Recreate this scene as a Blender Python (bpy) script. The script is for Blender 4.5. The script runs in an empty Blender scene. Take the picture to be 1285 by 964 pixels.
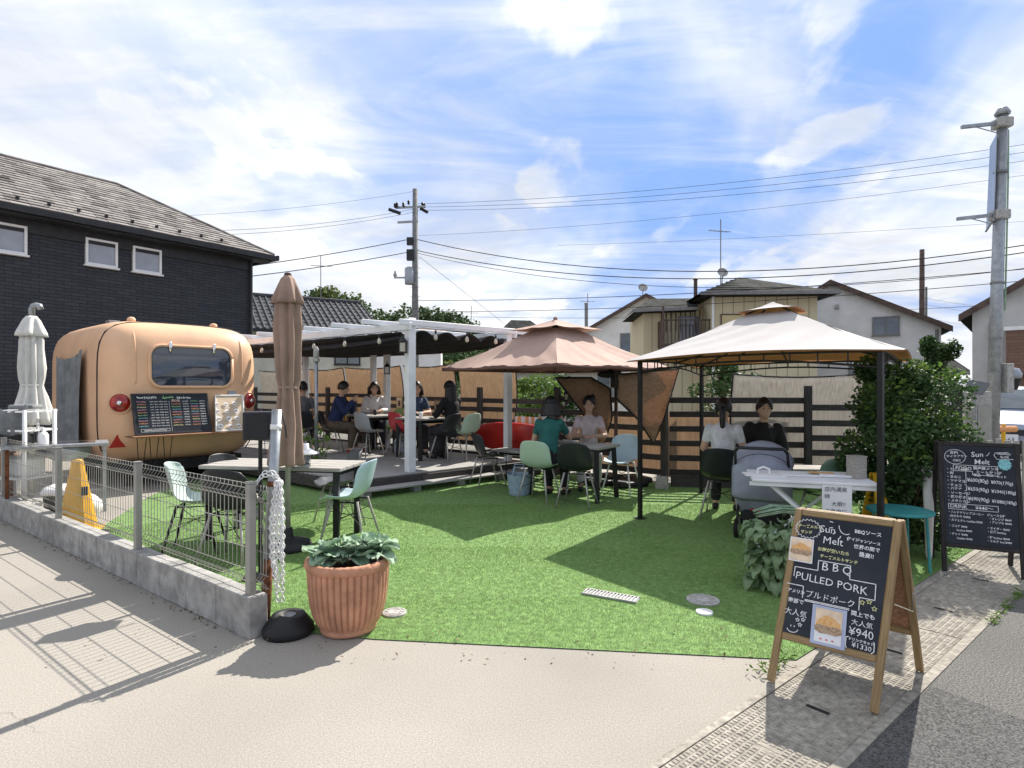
import bpy, bmesh, math, random
import numpy as np
from mathutils import Vector, Matrix, Euler, noise as mnoise
random.seed(7); rng = np.random.default_rng(7)
S = bpy.context.scene
C = S.collection
R = math.radians
PI = math.pi

# ------------------------------------------------------------------ camera, sky, sun, exposure
F = 740.0; HZ = 486.0; CX = 642.5; CAMH = 1.5
cam = bpy.data.objects.new('camera', bpy.data.cameras.new('camera'))
C.objects.link(cam)
cam.data.sensor_width = 36.0
cam.data.lens = 36.0 * F / 1285.0
cam.data.shift_y = (HZ - 482.0) / 1285.0
cam.data.clip_start = 0.05
cam.data.clip_end = 5000
cam.location = (0, 0, CAMH)
cam.rotation_euler = (R(90), 0, 0)
S.camera = cam

SUN_DIR = Vector((0.54, 0.81, 0.97)).normalized()      # towards the sun
elev = math.asin(SUN_DIR.z); azim = math.atan2(SUN_DIR.x, SUN_DIR.y)
W = bpy.data.worlds.new('World'); S.world = W; W.use_nodes = True
nt = W.node_tree; N = nt.nodes; L = nt.links
for n in list(N): N.remove(n)
out = N.new('ShaderNodeOutputWorld'); bg = N.new('ShaderNodeBackground')
bg.inputs['Strength'].default_value = 0.10
sky = N.new('ShaderNodeTexSky'); sky.sky_type = 'NISHITA'; sky.sun_disc = False
sky.sun_elevation = elev; sky.sun_rotation = azim
sky.air_density = 1.0; sky.dust_density = 0.6; sky.ozone_density = 3.0
def nd(t, **k):
    n = N.new(t)
    for a, b in k.items(): setattr(n, a, b)
    return n
def mth(op, a, b=None, c=None, clamp=False):
    n = N.new('ShaderNodeMath'); n.operation = op; n.use_clamp = clamp
    for i, v in enumerate((a, b, c)):
        if v is None: continue
        if isinstance(v, (int, float)): n.inputs[i].default_value = v
        else: L.new(v, n.inputs[i])
    return n.outputs[0]
tc = nd('ShaderNodeTexCoord')
sx = nd('ShaderNodeSeparateXYZ'); L.new(tc.outputs['Generated'], sx.inputs[0])
zz = mth('ADD', mth('MAXIMUM', sx.outputs[2], 0.0), 0.16)
px_ = mth('DIVIDE', sx.outputs[0], zz); py_ = mth('DIVIDE', sx.outputs[1], zz)
cb = nd('ShaderNodeCombineXYZ'); L.new(px_, cb.inputs[0]); L.new(py_, cb.inputs[1])
def sky_noise(scale, detail, rough, dist, rot, sc, off):
    m = nd('ShaderNodeMapping'); m.inputs['Rotation'].default_value = (0, 0, R(rot))
    m.inputs['Scale'].default_value = sc; m.inputs['Location'].default_value = off
    L.new(cb.outputs[0], m.inputs[0])
    t = nd('ShaderNodeTexNoise'); t.inputs['Scale'].default_value = scale
    t.inputs['Detail'].default_value = detail; t.inputs['Roughness'].default_value = rough
    t.inputs['Distortion'].default_value = dist
    L.new(m.outputs[0], t.inputs['Vector'])
    return t.outputs[0]
def ramp(v, a, b):
    n = nd('ShaderNodeMapRange'); n.interpolation_type = 'SMOOTHSTEP'
    n.inputs['From Min'].default_value = a; n.inputs['From Max'].default_value = b
    L.new(v, n.inputs['Value']); return n.outputs[0]
big = ramp(sky_noise(0.55, 5, 0.55, 0.5, 80.03, (1.0, 0.8, 1), (14.2826, 18.422, 0)), 0.385, 0.58)
wisp = ramp(sky_noise(1.6, 9, 0.62, 1.1, 168.4, (0.55, 1.5, 1), (7.8993, 16.018, 0)), 0.38, 0.68)
puff = ramp(sky_noise(3.0, 7, 0.5, 0.2, 0, (1, 0.6, 1), (7.7, 2.2, 0)), 0.56, 0.64)
low = ramp(sx.outputs[2], 0.30, 0.0)
cl = mth('ADD', mth('MULTIPLY', big, 0.82), mth('MULTIPLY', wisp, 0.46))
cl = mth('ADD', cl, mth('MULTIPLY', puff, 0.5), clamp=True)
cl = mth('ADD', mth('MULTIPLY', cl, 0.90), mth('MULTIPLY', low, 0.26), clamp=True)
gray = ramp(sky_noise(1.1, 8, 0.6, 0.5, 10, (1, .8, 1), (1.3, 8.8, 0)), 0.36, 0.70)
ccol = nd('ShaderNodeMix', data_type='RGBA'); L.new(gray, ccol.inputs['Factor'])
ccol.inputs['A'].default_value = (4.4, 4.45, 4.5, 1); ccol.inputs['B'].default_value = (3.0, 3.12, 3.35, 1)
skyb = nd('ShaderNodeMix', data_type='RGBA', blend_type='MULTIPLY'); skyb.inputs['Factor'].default_value = 1
cap = nd('ShaderNodeMix', data_type='RGBA', blend_type='DARKEN'); cap.inputs['Factor'].default_value = 1
cap.inputs['B'].default_value = (1.20, 2.0, 3.8, 1); L.new(sky.outputs[0], cap.inputs['A'])
L.new(cap.outputs['Result'], skyb.inputs['A']); skyb.inputs['B'].default_value = (1.0, 1.0, 1.0, 1)
mx = nd('ShaderNodeMix', data_type='RGBA'); L.new(cl, mx.inputs['Factor'])
L.new(skyb.outputs['Result'], mx.inputs['A']); L.new(ccol.outputs['Result'], mx.inputs['B'])
L.new(mx.outputs['Result'], bg.inputs[0]); L.new(bg.outputs[0], out.inputs[0])

sl = bpy.data.lights.new('sun', 'SUN'); sl.energy = 3.2; sl.angle = R(0.55); sl.color = (1.0, 0.94, 0.85)
sun = bpy.data.objects.new('sun', sl); C.objects.link(sun)
sun.rotation_euler = (-SUN_DIR).to_track_quat('-Z', 'Y').to_euler()
sun.location = (10, 15, 20)
S.view_settings.view_transform = 'Standard'; S.view_settings.look = 'None'
S.view_settings.exposure = 1.40; S.view_settings.gamma = 1.0; S.view_settings.use_curve_mapping = False
S.render.engine = 'CYCLES'
S.cycles.use_denoising = True
S.cycles.max_bounces = 8; S.cycles.transparent_max_bounces = 12
S.cycles.sample_clamp_indirect = 6

# ------------------------------------------------------------------ helpers
def at(px, py, Y):
    return Vector(((px - CX) / F * Y, Y, CAMH - (py - HZ) / F * Y))
def gnd(px, py, z=0.0):
    Y = (CAMH - z) * F / (py - HZ)
    return Vector(((px - CX) / F * Y, Y, z))
def V(*a): return Vector(a)

MATS = {}
def mat(name, col, rough=0.65, var=0.12, scale=6.0, bump=0.0, bscale=60.0, metal=0.0, col2=None, trans=0.0,
        spec=0.4, emit=None, alpha=1.0, coords='pos', stretch=None, dirt=0.0, detail=5, thr=(0.35, 0.65), dscale=None):
    if name in MATS: return MATS[name]
    m = bpy.data.materials.new(name); m.use_nodes = True
    t = m.node_tree; n = t.nodes; l = t.links
    b = n['Principled BSDF']; o = n['Material Output']
    b.inputs['Roughness'].default_value = rough; b.inputs['Metallic'].default_value = metal
    b.inputs['Specular IOR Level'].default_value = spec
    if coords == 'pos': src = n.new('ShaderNodeNewGeometry').outputs['Position']
    else: src = n.new('ShaderNodeTexCoord').outputs['Object']
    if stretch:
        mp = n.new('ShaderNodeMapping'); mp.inputs['Scale'].default_value = stretch
        l.new(src, mp.inputs[0]); src = mp.outputs[0]
    nz = n.new('ShaderNodeTexNoise'); nz.inputs['Scale'].default_value = scale
    nz.inputs['Detail'].default_value = detail; nz.inputs['Roughness'].default_value = 0.6
    l.new(src, nz.inputs['Vector'])
    mr = n.new('ShaderNodeMapRange'); mr.inputs['From Min'].default_value = thr[0]; mr.inputs['From Max'].default_value = thr[1]
    l.new(nz.outputs[0], mr.inputs['Value'])
    mix = n.new('ShaderNodeMix'); mix.data_type = 'RGBA'
    l.new(mr.outputs[0], mix.inputs['Factor'])
    c2 = col2 if col2 else tuple(max(0, c * (1 - var * 2)) for c in col)
    c1 = col if col2 else tuple(min(1, c * (1 + var)) for c in col)
    mix.inputs['A'].default_value = (*c1, 1); mix.inputs['B'].default_value = (*c2, 1)
    res = mix.outputs['Result']
    if dirt:
        n2 = n.new('ShaderNodeTexNoise'); n2.inputs['Scale'].default_value = dscale or scale * 0.13; n2.inputs['Detail'].default_value = 6
        l.new(src, n2.inputs['Vector'])
        m2 = n.new('ShaderNodeMapRange'); m2.inputs['From Min'].default_value = .42; m2.inputs['From Max'].default_value = .7
        m2.inputs['To Max'].default_value = dirt; l.new(n2.outputs[0], m2.inputs['Value'])
        mm = n.new('ShaderNodeMix'); mm.data_type = 'RGBA'; l.new(m2.outputs[0], mm.inputs['Factor'])
        l.new(res, mm.inputs['A']); mm.inputs['B'].default_value = (*[c * .45 for c in col], 1); res = mm.outputs['Result']
    l.new(res, b.inputs['Base Color'])
    if bump:
        nb = n.new('ShaderNodeTexNoise'); nb.inputs['Scale'].default_value = bscale; nb.inputs['Detail'].default_value = 4
        l.new(src, nb.inputs['Vector'])
        bp = n.new('ShaderNodeBump'); bp.inputs['Strength'].default_value = min(1, bump); bp.inputs['Distance'].default_value = 0.01
        l.new(nb.outputs[0], bp.inputs['Height']); l.new(bp.outputs[0], b.inputs['Normal'])
    if emit: b.inputs['Emission Color'].default_value = (*emit[0], 1); b.inputs['Emission Strength'].default_value = emit[1]
    if trans:
        tr = n.new('ShaderNodeBsdfTranslucent'); l.new(res, tr.inputs['Color'])
        ms = n.new('ShaderNodeMixShader'); ms.inputs[0].default_value = trans
        l.new(b.outputs[0], ms.inputs[1]); l.new(tr.outputs[0], ms.inputs[2]); l.new(ms.outputs[0], o.inputs[0])
    if alpha < 1: b.inputs['Alpha'].default_value = alpha
    MATS[name] = m
    return m

def chain(o):
    m = Matrix.Identity(4)
    while o is not None:
        m = o.matrix_basis @ m; o = o.parent
    return m

class B:
    """collects shapes; build() links them as ONE mesh object (world coordinates unless local)"""
    def __init__(s, local=False): s.v = []; s.f = []; s.local = local
    def add(s, vs, fs):
        k = len(s.v); s.v += [Vector(p) for p in vs]; s.f += [tuple(i + k for i in f) for f in fs]; return s
    def box(s, c, d, rot=None):
        c = Vector(c); h = Vector(d) / 2
        if rot is None: rot = Matrix.Identity(3)
        elif isinstance(rot, (int, float)): rot = Matrix.Rotation(rot, 3, 'Z')
        ps = [c + rot @ Vector((x * h.x, y * h.y, z * h.z)) for x in (-1, 1) for y in (-1, 1) for z in (-1, 1)]
        return s.add(ps, [(0, 1, 3, 2), (4, 6, 7, 5), (0, 4, 5, 1), (2, 3, 7, 6), (0, 2, 6, 4), (1, 5, 7, 3)])
    def bar(s, a, b, w, h, up=(0, 0, 1)):
        a = Vector(a); b = Vector(b); x = (b - a).normalized(); u = Vector(up)
        if abs(x.dot(u)) > .98: u = Vector((0, 1, 0))
        y = u.cross(x).normalized(); z = x.cross(y)
        return s.box((a + b) / 2, ((b - a).length, w, h), Matrix((x, y, z)).transposed())
    def tube(s, pts, r, n=8, cap=True):
        pts = [Vector(p) for p in pts]; k = len(pts)
        rs = r if isinstance(r, (list, tuple)) else [r] * k
        base = len(s.v); pu = None
        for i, p in enumerate(pts):
            d = (pts[min(i + 1, k - 1)] - pts[max(i - 1, 0)]).normalized()
            if pu is None: pu = d.orthogonal().normalized()
            else:
                pu = pu - d * pu.dot(d)
                pu = pu.normalized() if pu.length > 1e-6 else d.orthogonal().normalized()
            w = d.cross(pu)
            for j in range(n):
                a = 2 * PI * j / n
                s.v.append(p + (pu * math.cos(a) + w * math.sin(a)) * rs[i])
        for i in range(k - 1):
            for j in range(n):
                s.f.append((base + i * n + j, base + i * n + (j + 1) % n, base + (i + 1) * n + (j + 1) % n, base + (i + 1) * n + j))
        if cap:
            s.f.append(tuple(base + j for j in reversed(range(n)))); s.f.append(tuple(base + (k - 1) * n + j for j in range(n)))
        return s
    def lathe(s, prof, c=(0, 0, 0), n=24, wob=None, axis=None):
        base = len(s.v); c = Vector(c)
        for (r, z) in prof:
            for j in range(n):
                a = 2 * PI * j / n; rr = r * (wob(a, z) if wob else 1)
                p = Vector((rr * math.cos(a), rr * math.sin(a), z))
                if axis is not None: p = axis @ p
                s.v.append(c + p)
        for i in range(len(prof) - 1):
            for j in range(n):
                s.f.append((base + i * n + j, base + i * n + (j + 1) % n, base + (i + 1) * n + (j + 1) % n, base + (i + 1) * n + j))
        s.f.append(tuple(base + j for j in reversed(range(n)))); s.f.append(tuple(base + (len(prof) - 1) * n + j for j in range(n)))
        return s
    def ball(s, c, r, n=10, m=7, rot=None):
        r = Vector(r) if not isinstance(r, (int, float)) else Vector((r, r, r)); c = Vector(c)
        rot = rot or Matrix.Identity(3); base = len(s.v)
        for i in range(m + 1):
            t = PI * i / m
            for j in range(n):
                a = 2 * PI * j / n
                s.v.append(c + rot @ Vector((r.x * math.sin(t) * math.cos(a), r.y * math.sin(t) * math.sin(a), r.z * math.cos(t))))
        for i in range(m):
            for j in range(n):
                s.f.append((base + (i + 1) * n + j, base + (i + 1) * n + (j + 1) % n, base + i * n + (j + 1) % n, base + i * n + j))
        return s
    def prism(s, poly, off):
        k = len(poly); off = Vector(off); ps = [Vector(p) for p in poly]
        return s.add(ps + [p + off for p in ps], [tuple(range(k))[::-1], tuple(range(k, 2 * k))] + [(i, (i + 1) % k, k + (i + 1) % k, k + i) for i in range(k)])
    def poly(s, pts): return s.add(pts, [tuple(range(len(pts)))])
    def grid(s, fn, nu, nv):
        base = len(s.v)
        for i in range(nu + 1):
            for j in range(nv + 1): s.v.append(Vector(fn(i / nu, j / nv)))
        for i in range(nu):
            for j in range(nv):
                a = base + i * (nv + 1) + j; s.f.append((a, a + nv + 1, a + nv + 2, a + 1))
        return s
    def build(s, name, m, parent=None, smooth=False, solid=0, sub=0, bevel=0, remesh=0, loc=None):
        me = bpy.data.meshes.new(name)
        vs = s.v
        o = bpy.data.objects.new(name, me); C.objects.link(o)
        if parent is not None: o.parent = parent
        if not s.local:
            if parent is not None:
                inv = chain(parent).inverted(); vs = [inv @ p for p in vs]
            elif loc is not None:
                o.location = loc; q = Vector(loc); vs = [p - q for p in vs]
        me.from_pydata([tuple(p) for p in vs], [], s.f); me.update()
        bm = bmesh.new(); bm.from_mesh(me); bmesh.ops.recalc_face_normals(bm, faces=bm.faces); bm.to_mesh(me); bm.free()
        me.materials.append(m if not isinstance(m, str) else MATS[m])
        if smooth: me.shade_smooth()
        if solid:
            k = o.modifiers.new('solid', 'SOLIDIFY'); k.thickness = solid; k.offset = 0
        if remesh:
            k = o.modifiers.new('remesh', 'REMESH'); k.mode = 'VOXEL'; k.voxel_size = remesh; k.use_smooth_shade = True
            k = o.modifiers.new('smooth', 'SMOOTH'); k.iterations = 4; k.factor = .5
        if bevel:
            k = o.modifiers.new('bevel', 'BEVEL'); k.width = bevel; k.segments = 2; k.limit_method = 'ANGLE'
        if sub:
            k = o.modifiers.new('sub', 'SUBSURF'); k.levels = sub; k.render_levels = sub
        return o

def tag(o, label=None, cat=None, group=None, kind=None):
    if label: o['label'] = label
    if cat: o['category'] = cat
    if group: o['group'] = group
    if kind: o['kind'] = kind
    return o
def thing(name, label, cat, loc=(0, 0, 0), rz=0.0, group=None):
    o = bpy.data.objects.new(name, None); C.objects.link(o); o.empty_display_size = .1
    o.location = loc; o.rotation_euler = (0, 0, rz)
    return tag(o, label, cat, group)
PLM = {}
def plank(parent, name, a, b, w, t, m, up=(0, 0, 1), bevel=True):
    """one board with its own local axes (x along it); a, b world centre-line ends"""
    a = Vector(a); b = Vector(b); Ln = (b - a).length
    key = (name, round(Ln, 2), round(w, 3), round(t, 3), m.name)
    me = PLM.get(key)
    if me is None:
        me = bpy.data.meshes.new(name); c = min(.006, t * .2, w * .2)
        bm = bmesh.new(); bmesh.ops.create_cube(bm, size=1); bmesh.ops.scale(bm, vec=(Ln, w, t), verts=bm.verts)
        if bevel: bmesh.ops.bevel(bm, geom=bm.edges[:], offset=c, segments=1, affect='EDGES')
        bm.to_mesh(me); bm.free(); me.materials.append(m); PLM[key] = me
    o = bpy.data.objects.new(name, me); C.objects.link(o); o.parent = parent
    x = (b - a).normalized(); u = Vector(up)
    if abs(x.dot(u)) > .98: u = Vector((0, 1, 0))
    y = u.cross(x).normalized(); z = x.cross(y)
    mw = Matrix.Translation((a + b) / 2) @ Matrix((x, y, z)).transposed().to_4x4()
    o.matrix_basis = (chain(parent).inverted() @ mw) if parent is not None else mw
    return o
def copy_tree(o, parent=None):
    c = o.copy(); C.objects.link(c); c.parent = parent
    for ch in list(o.children): copy_tree(ch, c)
    return c
TEXTS = []
def text(parent, body, size, M4, m, name='lettering', align='LEFT', weight=0.0, sx=1.0):
    """flat lettering; M4 = world matrix of its baseline start"""
    cu = bpy.data.curves.new(name, 'FONT'); cu.body = body; cu.size = size; cu.align_x = align
    cu.offset = weight; cu.resolution_u = 2; cu.materials.append(m)
    o = bpy.data.objects.new('tmp_text', cu); C.objects.link(o)
    TEXTS.append((o, name, parent, M4 @ Matrix.Diagonal((sx, 1, 1, 1)), m))
def flush_texts():
    dg = bpy.context.evaluated_depsgraph_get()
    for o, name, parent, M4, m in TEXTS:
        me = bpy.data.meshes.new_from_object(o.evaluated_get(dg)); me.name = name
        hs_ = o.data.size                                   # unsteady hand: wobble every stroke a little
        for v in me.vertices:
            w1 = mnoise.noise_vector(Vector((v.co.x * 1.1 / hs_, v.co.y * 1.1 / hs_, hs_ * 91))); w2 = mnoise.noise_vector(Vector((v.co.x * 4 / hs_, v.co.y * 4 / hs_, 7.7)))
            v.co.x += hs_ * (.055 * w1.x + .012 * w2.x); v.co.y += hs_ * (.07 * w1.y + .012 * w2.y)
        n = bpy.data.objects.new(name, me); C.objects.link(n); n.parent = parent; n['kind'] = 'stuff'
        n.matrix_basis = chain(parent).inverted() @ M4
        if not me.materials: me.materials.append(m)
    for o, *_ in TEXTS:
        cu = o.data; bpy.data.objects.remove(o); bpy.data.curves.remove(cu)
    TEXTS.clear()
def frame_m(o, x, y):
    x = Vector(x).normalized(); y = Vector(y); y = (y - x * y.dot(x)).normalized(); z = x.cross(y)
    m = Matrix((x, y, z)).transposed().to_4x4(); m.translation = Vector(o); return m
def ribbon(b, M4, pts, w, z=.004):
    for p, q in zip(pts, pts[1:]):
        p = Vector((*p, z)); q = Vector((*q, z)); d = (q - p)
        if d.length < 1e-6: continue
        d.normalize(); n = Vector((-d.y, d.x, 0)) * w / 2; e = d * w * .3
        b.poly([M4 @ (p - e - n), M4 @ (q + e - n), M4 @ (q + e + n), M4 @ (p - e + n)])
def leaf_mesh(name, centers, size, m, parent=None, local=False, up=0.3, aspect=.55, cols=None):
    """many small folded leaf faces in one mesh"""
    n = len(centers); c = np.asarray(centers, dtype=float)
    if not local and parent is not None:
        inv = np.array(chain(parent).inverted()); c = c @ inv[:3, :3].T + inv[:3, 3]
    d = rng.normal(size=(n, 3)); d[:, 2] = d[:, 2] * .6; d /= np.linalg.norm(d, axis=1)[:, None]
    k = rng.normal(size=(n, 3)); k[:, 2] += up * 3; w = np.cross(d, k); w /= np.linalg.norm(w, axis=1)[:, None] + 1e-9
    nn = np.cross(w, d)
    s = (size * rng.uniform(.6, 1.3, n))[:, None]
    p0 = c - d * s * .5; p1 = c + w * s * aspect * .5 + nn * s * .08; p2 = c + d * s * .5; p3 = c - w * s * aspect * .5 + nn * s * .08
    vs = np.stack([p0, p1, p2, p3], 1).reshape(-1, 3)
    me = bpy.data.meshes.new(name); me.vertices.add(4 * n); me.vertices.foreach_set('co', vs.ravel())
    idx = np.arange(4 * n).reshape(n, 4); tri = np.stack([idx[:, [0, 1, 2]], idx[:, [0, 2, 3]]], 1).reshape(-1)
    me.loops.add(6 * n); me.loops.foreach_set('vertex_index', tri)
    me.polygons.add(2 * n); me.polygons.foreach_set('loop_start', np.arange(0, 6 * n, 3)); me.polygons.foreach_set('loop_total', np.full(2 * n, 3))
    me.update(); me.validate(); me.materials.append(m)
    o = bpy.data.objects.new(name, me); C.objects.link(o); o.parent = parent
    return o

# ------------------------------------------------------------------ materials
mat('concrete', (.35, .326, .290), .95, .12, 120, .32, 190, dirt=.42, dscale=.45, spec=.1)
mat('concrete_slab_wall', (.40, .39, .37), .9, .18, 9, .6, 120, dirt=.6)
mat('asphalt', (.21, .205, .195), .95, .35, 110, .9, 300, dirt=.25, dscale=1.2, spec=.15)
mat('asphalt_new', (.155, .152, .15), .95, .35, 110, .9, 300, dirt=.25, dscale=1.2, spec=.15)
mat('soil', (.16, .13, .10), .95, .25, 10, .7, 60)
mat('far_ground', (.17, .16, .14), .95, .2, .5)
mat('turf_base', (.15, .26, .08), .95, .2, 20)
mat('turf', (.215, .35, .105), .9, .3, 2.6, trans=.35, col2=(.295, .41, .155), spec=.2, dirt=.22, dscale=.9)
mat('lid', (.38, .35, .30), .95, .2, 25, .6, 200, dirt=.6)
mat('wood_grey', (.44, .42, .385), .85, .2, 3, .5, 12, coords='obj', stretch=(2, 30, 30), col2=(.26, .245, .225))
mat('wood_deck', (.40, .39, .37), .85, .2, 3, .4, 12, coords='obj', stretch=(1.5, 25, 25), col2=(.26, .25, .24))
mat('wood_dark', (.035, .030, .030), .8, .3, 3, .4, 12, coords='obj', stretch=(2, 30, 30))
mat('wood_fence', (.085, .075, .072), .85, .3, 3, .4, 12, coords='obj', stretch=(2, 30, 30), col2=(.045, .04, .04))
mat('wood_frame', (.36, .245, .12), .6, .2, 3, .35, 12, coords='obj', stretch=(2, 35, 35), col2=(.22, .14, .06))
mat('wood_brown', (.33, .16, .085), .5, .2, 4, coords='obj', stretch=(2, 30, 30))
mat('white_paint', (.78, .79, .82), .55, .04, 5, .2, 30, dirt=.12)
mat('white_plastic', (.80, .80, .79), .4, .03, 5)
mat('black_metal', (.016, .016, .017), .45, .2, 6, metal=.3)
mat('black_plastic', (.02, .021, .024), .5, .2, 6)
mat('galv', (.36, .38, .40), .45, .12, 14, metal=.65, dirt=.2)
mat('rust', (.16, .06, .025), .9, .3, 20, .5, 80)
mat('fence_steel', (.33, .32, .29), .5, .06, 8, metal=.25)
mat('chrome', (.7, .7, .7), .15, .05, 4, metal=1.0)
mat('caravan', (.74, .455, .28), .5, .04, 2.0, spec=.35, dirt=.22, dscale=1.1)
mat('caravan_side', (.72, .46, .31), .45, .05, 2.0, dirt=.2)
mat('glass_dark', (.030, .042, .062), .03, .1, 3, spec=1.0)
mat('glass', (.10, .125, .15), .05, .2, 1.2, spec=.9)
mat('frosted', (.33, .36, .42), .25, .06, 3, spec=.6)
mat('red_lens', (.36, .012, .010), .15, .25, 12, spec=.7)
mat('red', (.42, .018, .012), .4, .1, 5)
mat('red_shell', (.50, .045, .055), .4, .05, 5)
mat('mint_shell', (.46, .56, .53), .4, .03, 5)
mat('blue_shell', (.47, .60, .66), .4, .03, 5)
mat('green_shell', (.47, .62, .49), .4, .03, 5)
mat('lime_shell', (.22, .33, .09), .4, .03, 5)
mat('sage_shell', (.14, .22, .16), .4, .03, 5)
mat('grey_shell', (.36, .38, .39), .4, .03, 5)
mat('charcoal_shell', (.085, .09, .10), .45, .05, 5)
mat('black_shell', (.020, .022, .026), .42, .1, 5)
mat('leg_steel', (.42, .40, .37), .45, .1, 8, metal=.3)
mat('grey_cloth', (.22, .23, .235), .9, .15, 6, .5, 20, trans=.1)
mat('umbrella_taupe', (.40, .275, .215), .85, .08, 5, .3, 10, trans=.22)
mat('umbrella_white', (.72, .71, .67), .8, .08, 4, .3, 12, trans=.2)
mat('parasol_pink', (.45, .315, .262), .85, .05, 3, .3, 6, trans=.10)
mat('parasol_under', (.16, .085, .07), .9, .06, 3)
mat('gazebo_top', (.46, .442, .44), .85, .035, 1.6, .35, 5, trans=.05)
mat('gazebo_under_backlit', (.72, .36, .16), .85, .05, 2, trans=.45)  # orange carries the glow of sun through the cloth, put into the colour
mat('reed', (.60, .48, .36), .9, .15, 3, .6, 20, stretch=(14, 14, 1.0), col2=(.46, .36, .27), trans=.5)
mat('reed_grey', (.60, .575, .53), .9, .12, 3, .6, 20, stretch=(14, 14, 1.0), col2=(.46, .43, .39), trans=.5)
mat('sail', (.46, .30, .20), .9, .12, 4, .5, 20, stretch=(6, 6, 14), trans=.45)
mat('shade_dark', (.018, .018, .020), .9, .2, 6)
mat('tan_board', (.55, .36, .23), .85, .2, 2, .4, 14, coords='obj', stretch=(2, 25, 25), col2=(.40, .25, .16))
mat('terracotta', (.58, .29, .18), .85, .14, 7, .4, 80, dirt=.35)
mat('cone', (.72, .36, .012), .5, .06, 4, dirt=.15)
mat('rubber', (.016, .016, .018), .6, .2, 10)
mat('slate', (.020, .024, .034), .9, .25, 3, dirt=0, col2=(.035, .040, .052))
mat('chalk', (.80, .80, .80), .95, .10, 90)
mat('chalk_yellow', (.72, .72, .38), .95, .1, 90)
mat('chalk_teal', (.24, .55, .58), .95, .15, 60)
mat('chalk_pink', (.75, .33, .42), .95, .1, 60)
mat('chalk_orange', (.75, .36, .16), .95, .1, 60)
mat('chalk_green', (.35, .62, .32), .95, .1, 60)
mat('paper', (.78, .78, .80), .7, .03, 5)
mat('laminate', (.42, .46, .62), .25, .06, 5)
mat('print_cream', (.80, .62, .45), .5, .1, 20)
mat('print_bread', (.66, .33, .11), .5, .25, 90, col2=(.80, .50, .22))
mat('print_meat', (.20, .10, .055), .5, .3, 160, col2=(.60, .45, .30))
mat('print_red', (.72, .10, .07), .5, .1, 20)
mat('kraft', (.60, .47, .33), .7, .06, 8)
mat('ink', (.03, .03, .05), .8, .1, 9)
mat('brick_wall', (.030, .034, .043), .7, .2, 9, .3, 60)
mat('skin', (.52, .33, .24), .6, .05, 8)
mat('hair', (.012, .010, .010), .5, .2, 40, spec=.5)
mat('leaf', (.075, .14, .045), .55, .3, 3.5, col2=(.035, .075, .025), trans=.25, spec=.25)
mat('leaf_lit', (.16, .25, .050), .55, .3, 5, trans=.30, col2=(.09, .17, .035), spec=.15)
mat('leaf_far', (.075, .125, .040), .8, .3, .22, col2=(.035, .065, .022), trans=.15)
mat('leaf_far_y', (.17, .20, .055), .8, .3, .3, col2=(.10, .14, .04), trans=.15)
mat('leaf_cabbage', (.36, .48, .36), .55, .2, 12, col2=(.23, .36, .22), trans=.2, spec=.15)
mat('cabbage_green', (.25, .35, .19), .55, .2, 9, col2=(.12, .20, .10), trans=.2)
mat('bark', (.09, .065, .045), .95, .3, 20, .6, 60)
mat('tile_roof', (.045, .047, .052), .7, .3, 6, .3, 30, col2=(.09, .092, .10), spec=.2)
mat('slate_roof', (.050, .053, .050), .95, .3, 3, .3, 30, spec=.05)
mat('shingle', (.26, .24, .225), .9, .3, 3.0, .4, 50, col2=(.17, .155, .15))
mat('shingle_b', (.33, .31, .285), .9, .3, 2.0, .4, 50, col2=(.22, .20, .19))
mat('shingle_c', (.20, .18, .172), .9, .3, 2.0, .4, 50)
mat('stucco_cream', (.62, .60, .50), .9, .06, 2, .3, 60, dirt=.12)
mat('stucco_white', (.76, .75, .74), .9, .05, 2, .3, 60, dirt=.12)
mat('stucco_grey', (.56, .55, .53), .9, .05, 2, .3, 60, dirt=.15)
mat('yellow_siding', (.60, .50, .27), .8, .05, 2, dirt=.12)
mat('brown_trim', (.10, .065, .05), .7, .2, 6)
mat('trim_grey', (.22, .22, .22), .6, .1, 6)
mat('dark_trim', (.022, .023, .026), .5, .2, 6)
mat('red_brown_tile', (.30, .20, .14), .8, .2, .5)
mat('brick_brown', (.16, .085, .06), .85, .3, 6, .3, 40)
mat('conc_pole', (.20, .20, .195), .85, .15, 6, .3, 40)
mat('wire', (.022, .022, .028), .7, .1, 3)
mat('car_paint', (.28, .33, .43), .3, .02, 3, spec=.7)
mat('tyre', (.014, .014, .014), .85, .2, 10)
mat('yellow', (.72, .42, .02), .5, .08, 5)
mat('teal', (.03, .22, .23), .5, .2, 9, col2=(.05, .30, .30))
mat('basket_blue', (.30, .40, .48), .7, .1, 20)
mat('stroller', (.30, .32, .40), .85, .08, 6, .4, 25)
mat('purple', (.20, .10, .42), .7, .3, 60, col2=(.55, .20, .42))
mat('bulb', (.55, .50, .42), .1, .05, 5, spec=.8)
mat('soil_pot', (.045, .032, .022), .95, .3, 40, .8, 90)
mat('stone_light', (.42, .41, .39), .9, .15, 30, .4, 120)
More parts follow.
